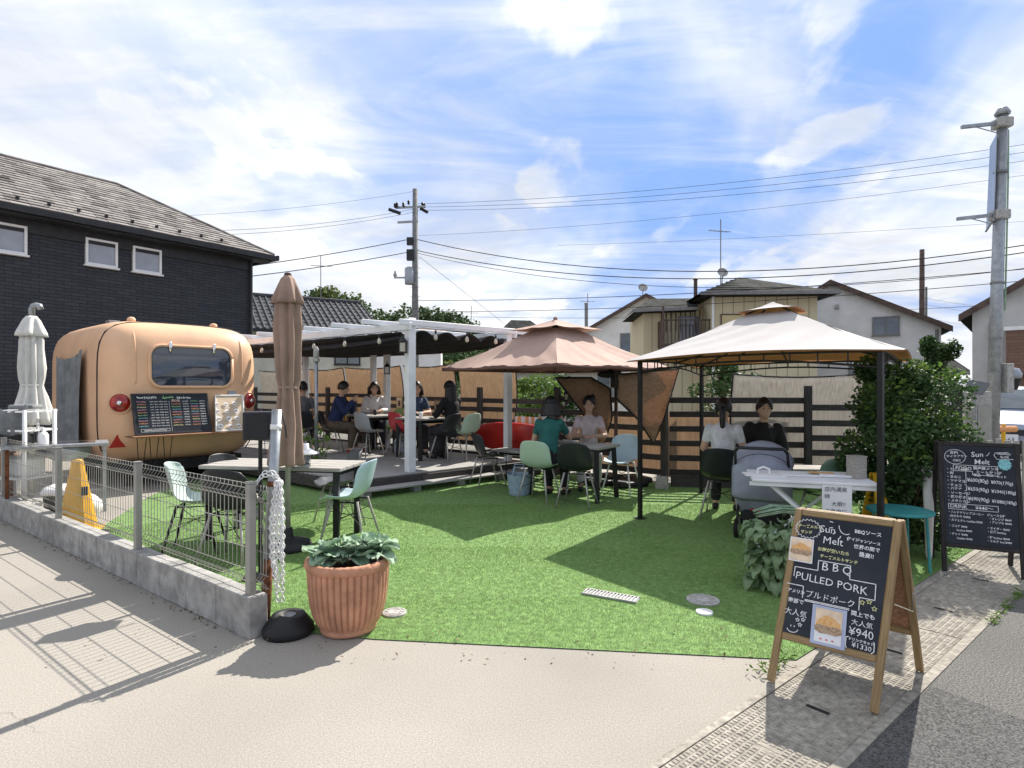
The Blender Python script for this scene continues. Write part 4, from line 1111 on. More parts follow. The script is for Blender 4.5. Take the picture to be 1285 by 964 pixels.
# leaning pole, rubber foot, chain
pl0 = V(-1.535, 3.655, 0); pl1 = V(-1.475, 3.70, 1.36)
lp = thing('leaning_pole', 'leaning galvanised pole with a rusty foot at the end of the kerb', 'pole', pl0)
B().tube([pl0.lerp(pl1, .31), pl1], .030, 14).build('tube', 'galv', lp, smooth=True)
B().tube([pl0, pl0.lerp(pl1, .32)], .0305, 14).build('rusty_foot', 'rust', lp, smooth=True)
for f, m in ((.92, 'white_plastic'), (.66, 'rust')):
    B().tube([pl0.lerp(pl1, f - .012), pl0.lerp(pl1, f + .012)], .034, 14).build('band', m, lp, smooth=True)
rf = thing('rubber_foot', 'black rubber post base beside the terracotta pot', 'post base', (-1.365, 3.60, 0))
B(True).lathe([(.145, 0), (.150, .02), (.150, .045), (.105, .105), (.095, .118), (.05, .120), (.045, .10)], n=32).build('base', 'rubber', rf, smooth=True)
B(True).lathe([(.035, .118), (.033, .124), (.002, .125)], (.02, -.02, 0), n=14).build('plug', 'galv', rf)
chn = thing('plastic_chain', 'bundle of white plastic chain hanging from the leaning pole', 'chain', pl0.lerp(pl1, .68))
def link(bb, c, dr_, roll, L_=.036, w_=.020, r=.0038):
    d = dr_.normalized(); u = d.orthogonal().normalized(); u = (Matrix.Rotation(roll, 3, d) @ u); pts = []
    for i in range(13):
        a = 2 * PI * i / 12; pts.append(c + d * math.cos(a) * L_ / 2 + u * math.sin(a) * w_ / 2)
    bb.tube(pts, r, 5, cap=False)
def run(path, nm):
    bb = B(); k = 0; acc = 0
    for p, q in zip(path, path[1:]):
        n = max(1, int((q - p).length / .026))
        for i in range(n):
            link(bb, p.lerp(q, (i + .5) / n), q - p + V(*(rng.normal(size=3) * .004)), (k % 2) * PI / 2 + .6 + random.uniform(-.2, .2)); k += 1
    tag(bb.build(nm, 'white_plastic', chn, smooth=True), kind='stuff')
top_ = V(-1.435, 3.635, .93)
for i in range(8):
    a = i * .8; dx = .030 * math.cos(a) - .008; dy = .022 * math.sin(a); zl = .16 + .06 * ((i * 37) % 5)
    run([top_ + V(dx * .5, dy, -.01), top_ + V(dx * 1.3, dy - .01, -.25), top_ + V(dx * 1.2, dy - .01, -.48), V(top_.x + dx * .5 + .01, top_.y + dy * .6, zl + .02)], 'hanging_strand')
run([fp(.06, 0, .90) + V(0, 0, .01), V(-1.58, 3.62, .90), V(-1.53, 3.62, .96), V(-1.44, 3.63, .95)], 'tie_strand')
run([V(-1.54, 3.64, .97), V(-1.48, 3.63, .985), V(-1.43, 3.63, .93)], 'wrap_strand')
# black box on the pole: back of an outdoor speaker
spk = thing('black_speaker', 'black box shaped outdoor speaker behind the leaning pole', 'speaker', (-1.98, 4.62, 1.08), .25)
B(True).box((0, 0, .12), (.22, .15, .22)).build('cabinet', 'black_plastic', spk, bevel=.012)
B(True).box((.0, -.082, .12), (.15, .012, .17)).build('back_panel', 'rubber', spk)
spk2 = B(True).tube([(.1, .02, .23), (.16, .02, .22), (.19, .0, .12), (.20, 0, .02)], .007, 6); spk2.build('cable', 'black_plastic', spk)
B(True).tube([(0, .05, 0), (.0, .05, -1.075)], .016, 8).build('stand', 'black_metal', spk)
B(True).lathe([(.12, -1.075), (.12, -1.06), (.02, -1.05)], n=16).build('stand_foot', 'black_metal', spk)
# lantern on the table
ln = thing('storm_lantern', 'galvanised storm lantern with a wide metal shade on the weathered table', 'lantern', (-1.98, 5.62, .742))
B(True).lathe([(.001, 0), (.06, 0), (.06, .02), (.05, .03)], n=20).build('base', 'galv', ln)
B(True).lathe([(.044, .03), (.05, .06), (.048, .10), (.04, .12)], n=18).build('glass', 'glass', ln, smooth=True)
for k in range(6):
    a = k * PI / 3; B(True).tube([(math.cos(a) * .056, math.sin(a) * .056, .02), (math.cos(a) * .058, math.sin(a) * .058, .13)], .003, 5).build('guard_wire', 'galv', ln)
B(True).lathe([(.145, .125), (.14, .135), (.06, .175), (.05, .18), (.046, .22), (.02, .225)], n=28).build('shade', 'chrome', ln, smooth=True)
# terracotta pot with cabbages
PO = V(-1.015, 3.66, .004)
pot = thing('terracotta_pot', 'large ribbed terracotta pot on the edge of the turf', 'pot', PO)
def ribs(a, z): return 1 - (.075 * max(0, abs((a * 19 / PI) % 1 - .5) * 2 - .55) / .45 if .045 < z < .39 else 0)
B(True).lathe([(.15, 0), (.168, .005), (.172, .025), (.168, .035), (.190, .055), (.212, .10), (.230, .17), (.240, .25), (.245, .33), (.247, .385), (.244, .40)], n=304, wob=ribs).build('body', 'terracotta', pot, smooth=True)
def rope(a, z): return 1 + .018 * math.sin(a * 36 + z * 130)
B(True).lathe([(.236, .385), (.252, .395), (.262, .415), (.255, .44), (.238, .448), (.222, .44), (.218, .40)], n=216, wob=rope).build('rope_rim', 'terracotta', pot, smooth=True)
B(True).lathe([(.001, .40), (.219, .40), (.10, .405)], n=24).build('soil', 'soil_pot', pot)
def cab_leaf(b, c, az, el, L_, w_, curl):
    d = V(math.cos(az), math.sin(az), 0)
    side = V(-math.sin(az), math.cos(az), 0)
    def fn(u, v):
        s = 2 * v - 1; w = w_ * math.sin(PI * min(1, .12 + u * .80)) ** .7
        r = u * L_
        ph = el - curl * u
        ruff = .018 * math.sin(9 * s + 6 * u + az * 3) * abs(s) * u
        return c + d * r * math.cos(ph) + V(0, 0, r * math.sin(ph)) + side * w * s + V(0, 0, .35 * w * abs(s) ** 2 + ruff) - d * .1 * w * abs(s)
    b.grid(fn, 7, 6)
def cabbage(label, loc, s=1.0, mm='leaf_cabbage', n=22):
    t = thing('cabbage_plant', label, 'plant', loc)
    for ring, (k, el, L_) in enumerate(((9, .62, .17), (8, .95, .155), (6, 1.22, .13), (4, 1.42, .10))):
        for i in range(k):
            b = B(True); a = i * 2 * PI / k + ring * .5 + random.uniform(-.2, .2)
            cab_leaf(b, V(0, 0, .01 + ring * .012), a, el + random.uniform(-.15, .15), L_ * s * random.uniform(.85, 1.15), .055 * s * random.uniform(.9, 1.2), random.uniform(.2, .9))
            b.build('leaf', mm, t, smooth=True)
    return t
cabbage('blue green leafy cabbage at the left of the terracotta pot', PO + V(-.10, -.06, .425), .92)
cabbage('blue green leafy cabbage in the middle of the terracotta pot', PO + V(.03, -.03, .435), .92)
cabbage('blue green leafy cabbage spilling over the right of the terracotta pot', PO + V(.15, .02, .435), .98)
# leaf plant at deck corner
def shoots(label, loc, n, hgt, m, spread=.2, name='potted_plant', leafs=.07, per=14):
    t = thing(name, label, 'plant', loc)
    st = B(True); cen = []
    for i in range(n):
        a = random.uniform(0, 6.28); e = V(math.cos(a) * spread * random.random(), math.sin(a) * spread * random.random(), hgt * random.uniform(.6, 1))
        mid = e * .5 + V(random.uniform(-.03, .03), random.uniform(-.03, .03), 0)
        st.tube([(0, 0, 0), mid, e], [.007, .005, .003], 5)
        for k in range(per):
            f = random.uniform(.3, 1); cen.append((mid * (1 - abs(2 * f - 1)) + e * max(0, 2 * f - 1) if f > .5 else mid * f * 2) + V(*(rng.normal(size=3) * leafs * .8)))
    st.build('stems', 'bark', t); leaf_mesh('foliage', cen, leafs, MATS[m], t, True)
    return t
shoots('loose leafy shrub at the corner of the deck by the grey pole', (-3.05, 9.3, 0), 9, 1.0, 'leaf_lit', .35, 'leafy_shrub', .09, 16)
gp_ = thing('grey_pole', 'thin grey steel pole with a lamp clamp on the deck', 'pole', V(-3.32, 10.0, .24))
B(True).tube([(0, 0, 0), (0, 0, 1.82)], .030, 10).build('tube', 'galv', gp_, smooth=True)
B(True).box((0, 0, 1.72), (.09, .09, .06)).build('clamp', 'stone_light', gp_, bevel=.006)
B(True).lathe([(.03, 1.75), (.05, 1.78), (.045, 1.9), (.02, 1.95)], n=12).build('lamp', 'stone_light', gp_, smooth=True)
# deck clutter: cups, frames, red board, stripes, basket, yellow panel
def cup(label, loc, m='white_plastic'):
    t = thing('cup', label, 'cup', loc)
    B(True).lathe([(.028, 0), (.03, .004), (.038, .095), (.035, .096), (.027, .01)], n=14).build('cup_body', m, t, smooth=True)
    B(True).lathe([(.036, .092), (.039, .097), (.02, .102)], n=14).build('rim', m, t)
cup('white cup on the deck table by the dark blue guest', (-1.60, 10.35, DZ + .722))
cup('white cup on the deck table nearest the long haired guest', (-1.35, 10.45, DZ + .722))
cup('dark bottle shaped cup on the rear deck table', (-2.65, 11.4, DZ + .722), 'black_plastic')
def pic(label, t_, z, w=.20, h=.26):
    p = gf(t_, -.14, z); t = thing('picture_frame', label, 'picture frame', p, math.atan2(ge.y, ge.x) + PI)
    B(True).box((0, 0, 0), (w, .02, h)).build('frame', 'wood_frame', t); B(True).box((0, -.012, 0), (w * .78, .006, h * .8)).build('print', 'kraft', t); B(True).box((0, -.016, -.01), (w * .4, .004, h * .45)).build('figure', 'brown_trim', t)
pic('small wooden picture frame beside the long haired guest', tx(556), 1.10, .20, .30)
pic('small wooden picture frame behind the guest in white', tx(508), 1.17)
pic('small wooden picture frame left of the guest in navy', tx(393), 1.18)
kb_ = thing('red_surfboard', 'red board lying on edge against the back fence behind the near guests', 'surfboard', (.0, 10.4, 0), math.atan2(ge.y, ge.x))
def ell(n=36): return [(.95 * math.copysign(abs(math.cos(a)) ** .8, math.cos(a)), .26 * math.copysign(abs(math.sin(a)) ** .9, math.sin(a))) for a in np.linspace(0, 2 * PI, n + 1)[:-1]]
bo = B(True); rings = []
for dy, s in ((-.05, .80), (-.035, .95), (0, 1.0), (.035, .95), (.05, .80)):
    rings.append([V(x * s, dy + .05 * (x / .95) ** 2, .62 + z * s) for x, z in ell()])
vs = [p for r_ in rings for p in r_]; k = 36; fs = [tuple(range(k))[::-1], tuple(range(4 * k, 5 * k))]
for i in range(4):
    for j in range(k): fs.append((i * k + j, i * k + (j + 1) % k, (i + 1) * k + (j + 1) % k, (i + 1) * k + j))
bo.add(vs, fs).build('board', 'red', kb_, smooth=True)
B(True).box((-.5, 0, .19), (.10, .25, .36)).build('rest_block', 'wood_fence', kb_); B(True).box((.5, 0, .19), (.10, .25, .36)).build('rest_block', 'wood_fence', kb_)
tw = thing('striped_towel', 'orange and white striped towel draped over the back fence', 'towel', gf(tx(668), -.12, .93), math.atan2(ge.y, ge.x) + PI)
for i in range(8):
    B(True).grid(lambda u, v, i=i: (-.30 + (i + u) * .075, -.02 * math.sin((i + u) * 1.3), .05 - .20 * v), 3, 4).build('stripe', 'chalk_orange' if i % 2 else 'paper', tw, solid=.006)
tag(tw, cat='towel')
bs_ = thing('woven_basket', 'pale blue woven basket beside the sea green chair on the turf', 'basket', (.10, 8.2, .006))
B(True).lathe([(.13, 0), (.14, .02), (.17, .29), (.175, .30), (.165, .28), (.13, .03)], n=40, wob=lambda a, z: 1 + .012 * math.sin(a * 20 + (z * 40 // 1) * PI)).build('weave', 'basket_blue', bs_)
for s in (-1, 1): B(True).tube([(-.09, s * .16, .28), (-.06, s * .16, .40), (.06, s * .16, .40), (.09, s * .16, .28)], .010, 6).build('handle', 'basket_blue', bs_)
yp = thing('yellow_machine', 'yellow machine casing glimpsed between the reed screens', 'machine', gf(tx(417), .75, .0), math.atan2(ge.y, ge.x) + PI)
B(True).box((0, 0, .95), (.75, .3, .75)).build('cabinet', 'yellow', yp, bevel=.02); B(True).box((0, -.16, .72), (.4, .02, .12)).build('dark_print', 'ink', yp); B(True).box((0, 0, .3), (.6, .2, .6)).build('stand', 'shade_dark', yp)
wbx = thing('white_cooler', 'white and blue bag on the deck under the tables', 'bag', (-2.1, 11.3, DZ))
B(True).box((0, 0, .13), (.3, .2, .26)).build('bag_body', 'frosted', wbx, bevel=.03); B(True).tube([(-.1, 0, .25), (-.06, 0, .36), (.06, 0, .36), (.1, 0, .25)], .008, 6).build('handle', 'white_plastic', wbx)

# ================================================================== RIGHT SIDE: chalkboards and plants
AL, AR = V(1.300, 3.005, .006), V(1.672, 2.690, .006)                 # front feet
nb_ = (AR - AL).cross(V(0, 0, 1)).normalized() * -1                    # away from the viewer
nb_ = Vector((.77, .638, 0)); BL, BR = AL + nb_ * .64, AR + nb_ * .64
TL_, TR_ = (AL + BL) / 2 + V(0, 0, .835), (AR + BR) / 2 + V(0, 0, .835)
ab = thing('folding_chalkboard', 'wooden framed folding chalkboard with sandwich photos at the kerb', 'chalkboard', (AL + BR) / 2)
def leafpanel(parent, fl, fr, tl, tr, fm, pm, face_sign, rail=.30):
    X = (fr - fl).normalized(); up = (tl - fl).normalized(); w = (fr - fl).length; hh = (tl - fl).length; nn = X.cross(up).normalized() * 1
    fw = .036
    for o_ in (fl + X * fw / 2, fr - X * fw / 2): plank(parent, 'stile', o_, o_ + up * hh, fw, .024, fm, up=nn)
    for v in (hh - fw / 2, hh * rail): plank(parent, 'rail', fl + X * fw + up * v, fr - X * fw + up * v, fw, .022, fm, up=nn)
    p0 = fl + X * fw + up * (hh * rail + fw / 2); pw = w - 2 * fw; ph = hh - fw - hh * rail - fw / 2
    p0 = p0 + nn * .009; B().prism([p0, p0 + X * pw, p0 + X * pw + up * ph, p0 + up * ph], -nn * .008).build('panel', pm, parent)
    return frame_m(p0 + nn * .002, X, up), pw, ph
MA, aw, ah = leafpanel(ab, AL, AR, TL_, TR_, MATS['wood_frame'], MATS['slate'], 1, .262)
leafpanel(ab, BR, BL, TR_ + nb_ * .03, TL_ + nb_ * .03, MATS['wood_frame'], MATS['wood_brown'], 1, .262)
B().tube([AR.lerp(TR_, .55) + nb_ * .02, BR.lerp(TR_, .55) + V(0, 0, -.10), BR.lerp(TR_, .55)], .003, 5).build('stay_wire', 'chrome', ab)
def ta(body, s, t, hgt, m='chalk', rot=-.02, wt=None, sxx=1.0):
    wt = (.0005 if hgt < .03 else .0) if wt is None else wt
    text(ab, body, hgt, MA @ Matrix.Translation((s * aw, ah * (1 - t), .002)) @ Matrix.Rotation(rot, 4, 'Z'), MATS[m], 'chalk_lettering', weight=wt, sx=sxx)
ta('チーズメルト', .065, .105, .019, 'chalk_yellow', .03); ta('サンド', .10, .155, .019, 'chalk_yellow', .03)
ta('Sun', .32, .12, .050); ta('Melt', .36, .212, .052)
ta('BBQソース', .70, .090, .024); ta('ケイジャンソース', .625, .155, .0185, rot=-.05); ta('世界の間で', .70, .215, .023); ta('最高!!', .76, .275, .026)
ta('お腹が空いたら', .31, .280, .021, 'chalk_yellow'); ta('チーズメルトサンド', .345, .335, .019, 'chalk_yellow', -.03)
ta('B B Q', .37, .435, .056); ta('PULLED PORK', .085, .545, .052, rot=-.05)
ta('プルドポーク', .215, .675, .038, rot=-.03); ta('アメリカ', .01, .665, .021); ta('南部で', .03, .745, .025); ta('大人気', .0, .845, .036)
ta('関上でも', .72, .745, .026); ta('大人気', .73, .815, .031); ta('¥940', .71, .895, .052); ta('ドリンクセット', .712, .937, .0155); ta('¥1330', .75, .985, .033)
cw = B()
def ra(pts, w=.004): ribbon(cw, MA, [(x * aw, ah * (1 - y)) for x, y in pts], w, .003)
ra([(.335, .45), (.335, .365), (.685, .365), (.685, .475), (.955, .475), (.955, .60)]); ra([(.335, .45), (.075, .45), (.07, .53)]); ra([(.0, .60), (.19, .60), (.19, .695)])
ra([(.22, .705), (.70, .705)]); ra([(.22, .715), (.70, .715)]); ra([(.955, .60), (.80, .60), (.80, .70)])
ra([(.715, .915), (.69, .92), (.69, .99), (.70, 1.0)]); ra([(.965, .915), (.975, .92), (.975, .985), (.95, 1.0)])
tag(cw.build('box_lines', 'chalk', ab), kind='stuff')
spk_ = B(); pts = []
for i in range(41):
    a = 2 * PI * i / 40; r = 1 if i % 2 else .84; pts.append(((.185 + .155 * r * math.cos(a)) * aw, ah * (1 - (.112 + .085 * r * math.sin(a)))))
ribbon(spk_, MA, pts, .0028, .003); spk_.build('spiky_bubble', 'chalk', ab)
sd = B(); ribbon(sd, MA, [((.61 + .08 * math.cos(a)) * aw, ah * (1 - .05) + .040 * math.sin(a)) for a in np.linspace(PI, 1.65 * PI, 9)], .004, .003)
for a in (2.9, 3.4, 3.9, 4.4, 4.9):
    ribbon(sd, MA, [(.60 * aw + math.cos(a) * r * 1.1, ah * .95 + math.sin(a) * r) for r in (.055, .068)], .004, .003)
sd.build('sun_doodle', 'chalk', ab)
for (s, t) in ((.83, .635), (.90, .62), (.955, .665)):
    st = B(); ribbon(st, MA, [(s * aw + .012 * math.cos(a) * (1 if i % 2 == 0 else .45), ah * (1 - t) + .012 * math.sin(a) * (1 if i % 2 == 0 else .45)) for i, a in enumerate(np.linspace(PI / 2, PI / 2 + 2 * PI, 11))], .003, .003); st.build('star_doodle', 'chalk_yellow', ab)
for (s, t) in ((.16, .88), (.22, .87), (.19, .915)):
    st = B(); ribbon(st, MA, [(s * aw + .010 * math.cos(a) * (1 if i % 2 == 0 else .45), ah * (1 - t) + .010 * math.sin(a) * (1 if i % 2 == 0 else .45)) for i, a in enumerate(np.linspace(PI / 2, PI / 2 + 2 * PI, 11))], .003, .003); st.build('star_doodle', 'chalk', ab)
sm = B(); ribbon(sm, MA, [(.11 * aw + .026 * math.cos(a), ah * .045 + .020 * math.sin(a)) for a in np.linspace(1.1 * PI, 1.95 * PI, 8)], .004, .003)
for dx in (-.008, .008): ribbon(sm, MA, [(.11 * aw + dx, ah * .045 + .008), (.11 * aw + dx, ah * .045 + .013)], .004, .003)
sm.build('smiley_doodle', 'chalk', ab)
def photo(s0, s1, t0, t1, tall):
    def R2(a0, a1, c0, c1, z, m, nm, par): return B().poly([MA @ V(a0 * aw, ah * (1 - c1), z), MA @ V(a1 * aw, ah * (1 - c1), z), MA @ V(a1 * aw, ah * (1 - c0), z), MA @ V(a0 * aw, ah * (1 - c0), z)]).build(nm, m, par)
    ps = B().prism([MA @ V(s0 * aw, ah * (1 - t1), .003), MA @ V(s1 * aw, ah * (1 - t1), .003), MA @ V(s1 * aw, ah * (1 - t0), .003), MA @ V(s0 * aw, ah * (1 - t0), .003)], (MA.to_3x3() @ V(0, 0, .002))).build('sandwich_photo', 'laminate' if tall else 'paper', ab)
    dx = (s1 - s0) * (.11 if tall else .05); dy = (t1 - t0) * (.07 if tall else .05)
    R2(s0 + dx, s1 - dx, t0 + dy, t1 - dy, .0065, 'print_cream' if not tall else 'paper', 'print_ground', ps)
    a0, a1, c0, c1 = s0 + dx, s1 - dx, t0 + dy, t1 - dy; w_, h_ = a1 - a0, c1 - c0
    if tall: R2(a0, a1, c0, c0 + h_ * .40, .0070, 'print_cream', 'print_backdrop', ps)
    def blob(pts, z, m, nm): B().poly([MA @ V((a0 + x * w_) * aw, ah * (1 - (c0 + y * h_)), z) for x, y in pts]).build(nm, m, ps)
    blob([(.02, .45), (.12, .34), (.35, .20), (.5, .17), (.7, .24), (.9, .36), (.98, .46), (.96, .54), (.5, .50), (.05, .54)], .0078, 'print_bread', 'print_bun')
    blob([(.0, .52), (.2, .48), (.5, .50), (.8, .48), (1, .52), (1, .66), (.8, .74), (.5, .72), (.2, .74), (.0, .66)], .0084, 'print_meat', 'print_filling')
    if tall:
        for i in range(3): blob([(.25 + i * .22 + .05 * math.cos(a), .90 + .022 * math.sin(a)) for a in np.linspace(0, 2 * PI, 9)[:-1]], .0084, 'print_red', 'print_dot')
photo(-.01, .265, .20, .405, False); photo(.315, .685, .725, 1.03, True)

# tall black framed chalkboard at the right edge
CL, CR = V(3.50, 4.80, .006), V(3.985, 4.56, .006); nb2 = V(-(CR - CL).y, (CR - CL).x, 0).normalized()
CT, CU = CL + nb2 * .20 + V(0, 0, 1.04), CR + nb2 * .20 + V(0, 0, 1.04)
bb_ = thing('black_chalkboard', 'black framed standing chalkboard menu beside the shrub', 'chalkboard', CL)
MB, bw2, bh2 = leafpanel(bb_, CL, CR, CT, CU, MATS['wood_dark'], MATS['slate'], 1, .20)
for p in (CL, CR): plank(bb_, 'rear_leg', p + nb2 * .42, (CT if p is CL else CU) + nb2 * .02, .035, .022, MATS['wood_dark'], up=nb2)
def tb(body, s, t, hgt, m='chalk', rot=-.02, wt=.0004, sxx=1.0):
    text(bb_, body, hgt, MB @ Matrix.Translation((s * bw2, bh2 * (1 - t), .002)) @ Matrix.Rotation(rot, 4, 'Z'), MATS[m], 'chalk_lettering', weight=wt, sx=sxx)
tb('店内', .10, .085, .028, rot=.05); tb('テイクアウト', .045, .125, .024, rot=.05); tb('OK!!', .14, .165, .026, rot=.05)
tb('Sun', .40, .105, .056); tb('Melt', .44, .18, .056); tb('UberEats', .76, .075, .024); tb('もOK', .80, .11, .024)
tb('FOOD', .17, .245, .038); tb('国産豚メンチ', .42, .235, .028); tb('ミートサンド', .46, .275, .028)
for i, (s, x) in enumerate((('・ミートMIX', .255), ('・肉', .295), ('・きのこ', .335), ('・ツナマヨ', .375), ('・チョコ', .42), ('・バナナ', .455), ('・ソーセージ', .50), ('・照り焼き', .54), ('・メキシカン', .58))): tb(s, .03, x, .026)
tb('単品', .42, .305, .024); tb('税込', .60, .30, .024); tb('セット', .74, .31, .022)
for y, a, c in ((.365, '¥600(80g)', '¥970(170g)'), (.455, '¥650(90g)', '¥1040(180g)'), (.555, '¥690(90g)', '¥1080(180g)')):
    tb(a, .33, y, .040, sxx=.85); tb(c, .66, y + .01, .036, sxx=.85)
tb('DRINK     ¥440〜', .07, .64, .038)
for i, (s, x, xx_) in enumerate((('・ハンドドリップコーヒー', .035, .695), ('(おかわり ¥300)', .06, .735), ('・カフェオレ hot/ice ¥500', .035, .775), ('・ココア ¥490', .035, .835), ('hot/ice ¥490', .15, .875), ('・チャイ ¥490', .035, .915), ('hot/ice ¥490', .15, .955),
                             ('ジュース各種', .58, .70), ('・オレンジ ¥440', .60, .735), ('・アップル ¥440', .60, .77), ('・サイダー ¥440', .57, .83), ('・紅茶 hot/ice', .57, .865), ('・梅 hot/ice ¥440', .56, .92), ('・ミルク hot ¥440', .56, .955))): tb(s, x, xx_, .022, sxx=.9)
cw = B()
def rb(pts, w=.0035): ribbon(cw, MB, [(x * bw2, bh2 * (1 - y)) for x, y in pts], w, .003)
rb([(.17 + .15 * math.cos(a), .115 + .075 * math.sin(a)) for a in np.linspace(0, 2 * PI, 25)]); rb([(.92 - .0, .05), (.74, .06), (.72, .085), (.76, .125), (.98, .12)])
rb([(.14, .27), (.14, .20), (.76, .20), (.76, .295), (.41, .295), (.41, .26), (.14, .26)]); rb([(.05, .655), (.05, .60), (.74, .60), (.74, .655), (.05, .655)])
for y0, y1 in ((.23, .38), (.40, .46), (.48, .59)): rb([(.29, y0), (.315, y0), (.315, y1), (.29, y1)])
rb([(.60 + .06 * math.cos(a), .045 + .05 * math.sin(a)) for a in np.linspace(.3, 1.4, 7)]); tag(cw.build('box_lines', 'chalk', bb_), kind='stuff')
tl_ = B(); tl_.poly([MB @ V((.86 + .10 * (1 if i % 2 else .85) * math.cos(a)) * bw2, bh2 * (1 - (.175 + .062 * (1 if i % 2 else .85) * math.sin(a))), .003) for i, a in enumerate(np.linspace(0, 2 * PI, 25)[:-1])]); tl_.build('teal_doodle', 'chalk_teal', bb_)

# teal stool, yellow stand, white post, picket fence
ts = thing('teal_stool', 'small round teal metal stool table beside the shrub', 'stool', (3.22, 4.90, .006))
B(True).lathe([(.001, .455), (.235, .455), (.245, .462), (.245, .478), (.235, .482), (.001, .480)], n=36).build('top', 'teal', ts)
for k in range(4):
    a = k * PI / 2 + .7; B(True).tube([(math.cos(a) * .19, math.sin(a) * .19, .455), (math.cos(a) * .215, math.sin(a) * .215, 0)], .011, 8).build('leg', 'teal', ts)
ys = thing('yellow_stand', 'narrow yellow folding warning stand behind the folding table', 'warning stand', (3.30, 5.35, .006), .25)
for s in (-1, 1):
    B(True).add([(-.10, s * .12, 0), (.10, s * .12, 0), (.045, s * .01, .72), (-.045, s * .01, .72), (-.10, s * .12 + .012 * s, 0), (.10, s * .12 + .012 * s, 0), (.045, s * .022, .72), (-.045, s * .022, .72)],
                [(0, 1, 2, 3), (7, 6, 5, 4), (0, 4, 5, 1), (1, 5, 6, 2), (2, 6, 7, 3), (3, 7, 4, 0)]).build('panel', 'yellow', ys)
for i in range(4): B(True).box((-.045 + i * .03, -.092, .38), (.018, .006, .05)).build('dark_mark', 'ink', ys)
wpst = thing('white_finial_post', 'tapered white plastic post behind the black chalkboard', 'post', (3.62, 5.12, .006))
B(True).lathe([(.02, 0), (.025, .05), (.045, .6), (.05, .72), (.03, .74), (.035, .78)], n=16).build('shaft', 'white_plastic', wpst, smooth=True)
for a in range(4): B(True).tube([(.03 * math.cos(a * PI / 2), .03 * math.sin(a * PI / 2), .73), (.06 * math.cos(a * PI / 2), .06 * math.sin(a * PI / 2), .77), (.05 * math.cos(a * PI / 2), .05 * math.sin(a * PI / 2), .82)], .01, 6).build('prong', 'white_plastic', wpst)
pk = thing('picket_fence', 'low grey picket fence behind the black chalkboard', 'fence', (5.0, 6.4, 0))
for i in range(26):
    p = V(5.05 + i * .085, 6.35 - i * .012, 0)
    plank(pk, 'picket', p + V(0, 0, .02), p + V(0, 0, .93 + random.uniform(-.01, .02)), .066, .016, MATS['wood_grey'], up=V(0, 1, 0))
for z in (.25, .75): plank(pk, 'rail', V(5.0, 6.38, z), V(7.25, 6.07, z), .025, .06, MATS['wood_grey'])
# vegetable planter: leafy brassica by the A-board
pv = V(1.99, 4.42, 0)
vb = thing('leafy_vegetable', 'dense leafy green vegetable plant beside the wooden chalkboard', 'plant', pv)
for i in range(300):
    a = random.uniform(0, 6.28); r = .235 * math.sqrt(random.random()); z = random.uniform(.05, .47)
    e = .40 if z > .42 else random.uniform(-.5, .5)
    b = B(True); cab_leaf(b, V(r * math.cos(a) * .9, r * math.sin(a) * .9, z), a + random.uniform(-.5, .5), e, random.uniform(.06, .115), random.uniform(.026, .044), random.uniform(.3, 1.4))
    b.build('leaf', 'cabbage_green', vb, smooth=True)
st = B(True)
for i in range(9): a = i * .7; st.tube([(0, 0, 0), (.08 * math.cos(a), .08 * math.sin(a), .25), (.2 * math.cos(a), .2 * math.sin(a), .45)], .009, 5)
st.build('stems', 'cabbage_green', vb)
oni = thing('spring_onions', 'bundle of long thin green onion leaves on top of the vegetable plant', 'onions', pv + V(.08, .08, .50), .3)
for i in range(24):
    y = random.uniform(-.08, .08); z = random.uniform(0, .05)
    B(True).tube([(-.24, y * .6, z + .02), (-.05, y, z + .045), (.16, y * 1.3, z + .02), (.27, y * 1.6, z - .03)], [.003, .006, .005, .002], 5).build('blade', 'leaf_cabbage', oni, smooth=True)
# weeds at the kerb
cen = []
for i in range(60):
    p = gp(random.uniform(2.9, 3.25), OL - .03 - abs(random.gauss(0, .05)), random.uniform(.01, .05)); cen.append(p)
for i in range(70): cen.append(gp(random.uniform(4.7, 5.6), OR + random.uniform(-.02, .03), random.uniform(.0, .03)))
tag(leaf_mesh('weeds', cen, .05, MATS['leaf_lit'], None, aspect=.25), 'scrappy weeds in the joints along the gutter', 'weeds', kind='stuff')
# the shrub at the gazebo corner
def shrub(label, loc, rad, hgt, n, leafs, name='round_shrub', m='leaf', m2='leaf_lit', zc=.55, lit=.22):
    t = thing(name, label, 'shrub', loc)
    st = B(True)
    lobes = []
    for i in range(26):
        a = random.uniform(0, 6.28); zz2 = .06 + .89 * (i % 26 + random.random()) / 26; rr = rad * (math.sin(PI * min(.98, max(.05, zz2 * .85 + .08)))) ** .6 * random.uniform(.35, .85)
        p = V(rr * math.cos(a), rr * math.sin(a), zz2 * hgt); lobes.append((p, random.uniform(.16, .30) * rad / .6))
        st.tube([(0, 0, 0), V(p.x * .4, p.y * .4, p.z * .6), p], [.02, .012, .005], 5)
    st.build('stems', 'bark', t)
    cen = []; cen2 = []
    for i in range(n):
        p, r = random.choice(lobes); d = V(*rng.normal(size=3)).normalized() * r * random.random() ** .4
        q = p + d
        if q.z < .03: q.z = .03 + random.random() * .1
        (cen2 if (d.z > r * .35 and random.random() < lit * 3 and q.z > hgt * .45) else cen).append(q)  # upward leaves near the top get the lighter green, sunlight painted in
    leaf_mesh('foliage', cen, leafs, MATS[m], t, True); leaf_mesh('sunlit_foliage', cen2, leafs, MATS[m2], t, True)
    return t
shrub('dense dark green shrub at the near right corner of the gazebo', (3.64, 5.52, 0), .58, 1.74, 21000, .050, 'garden_shrub')
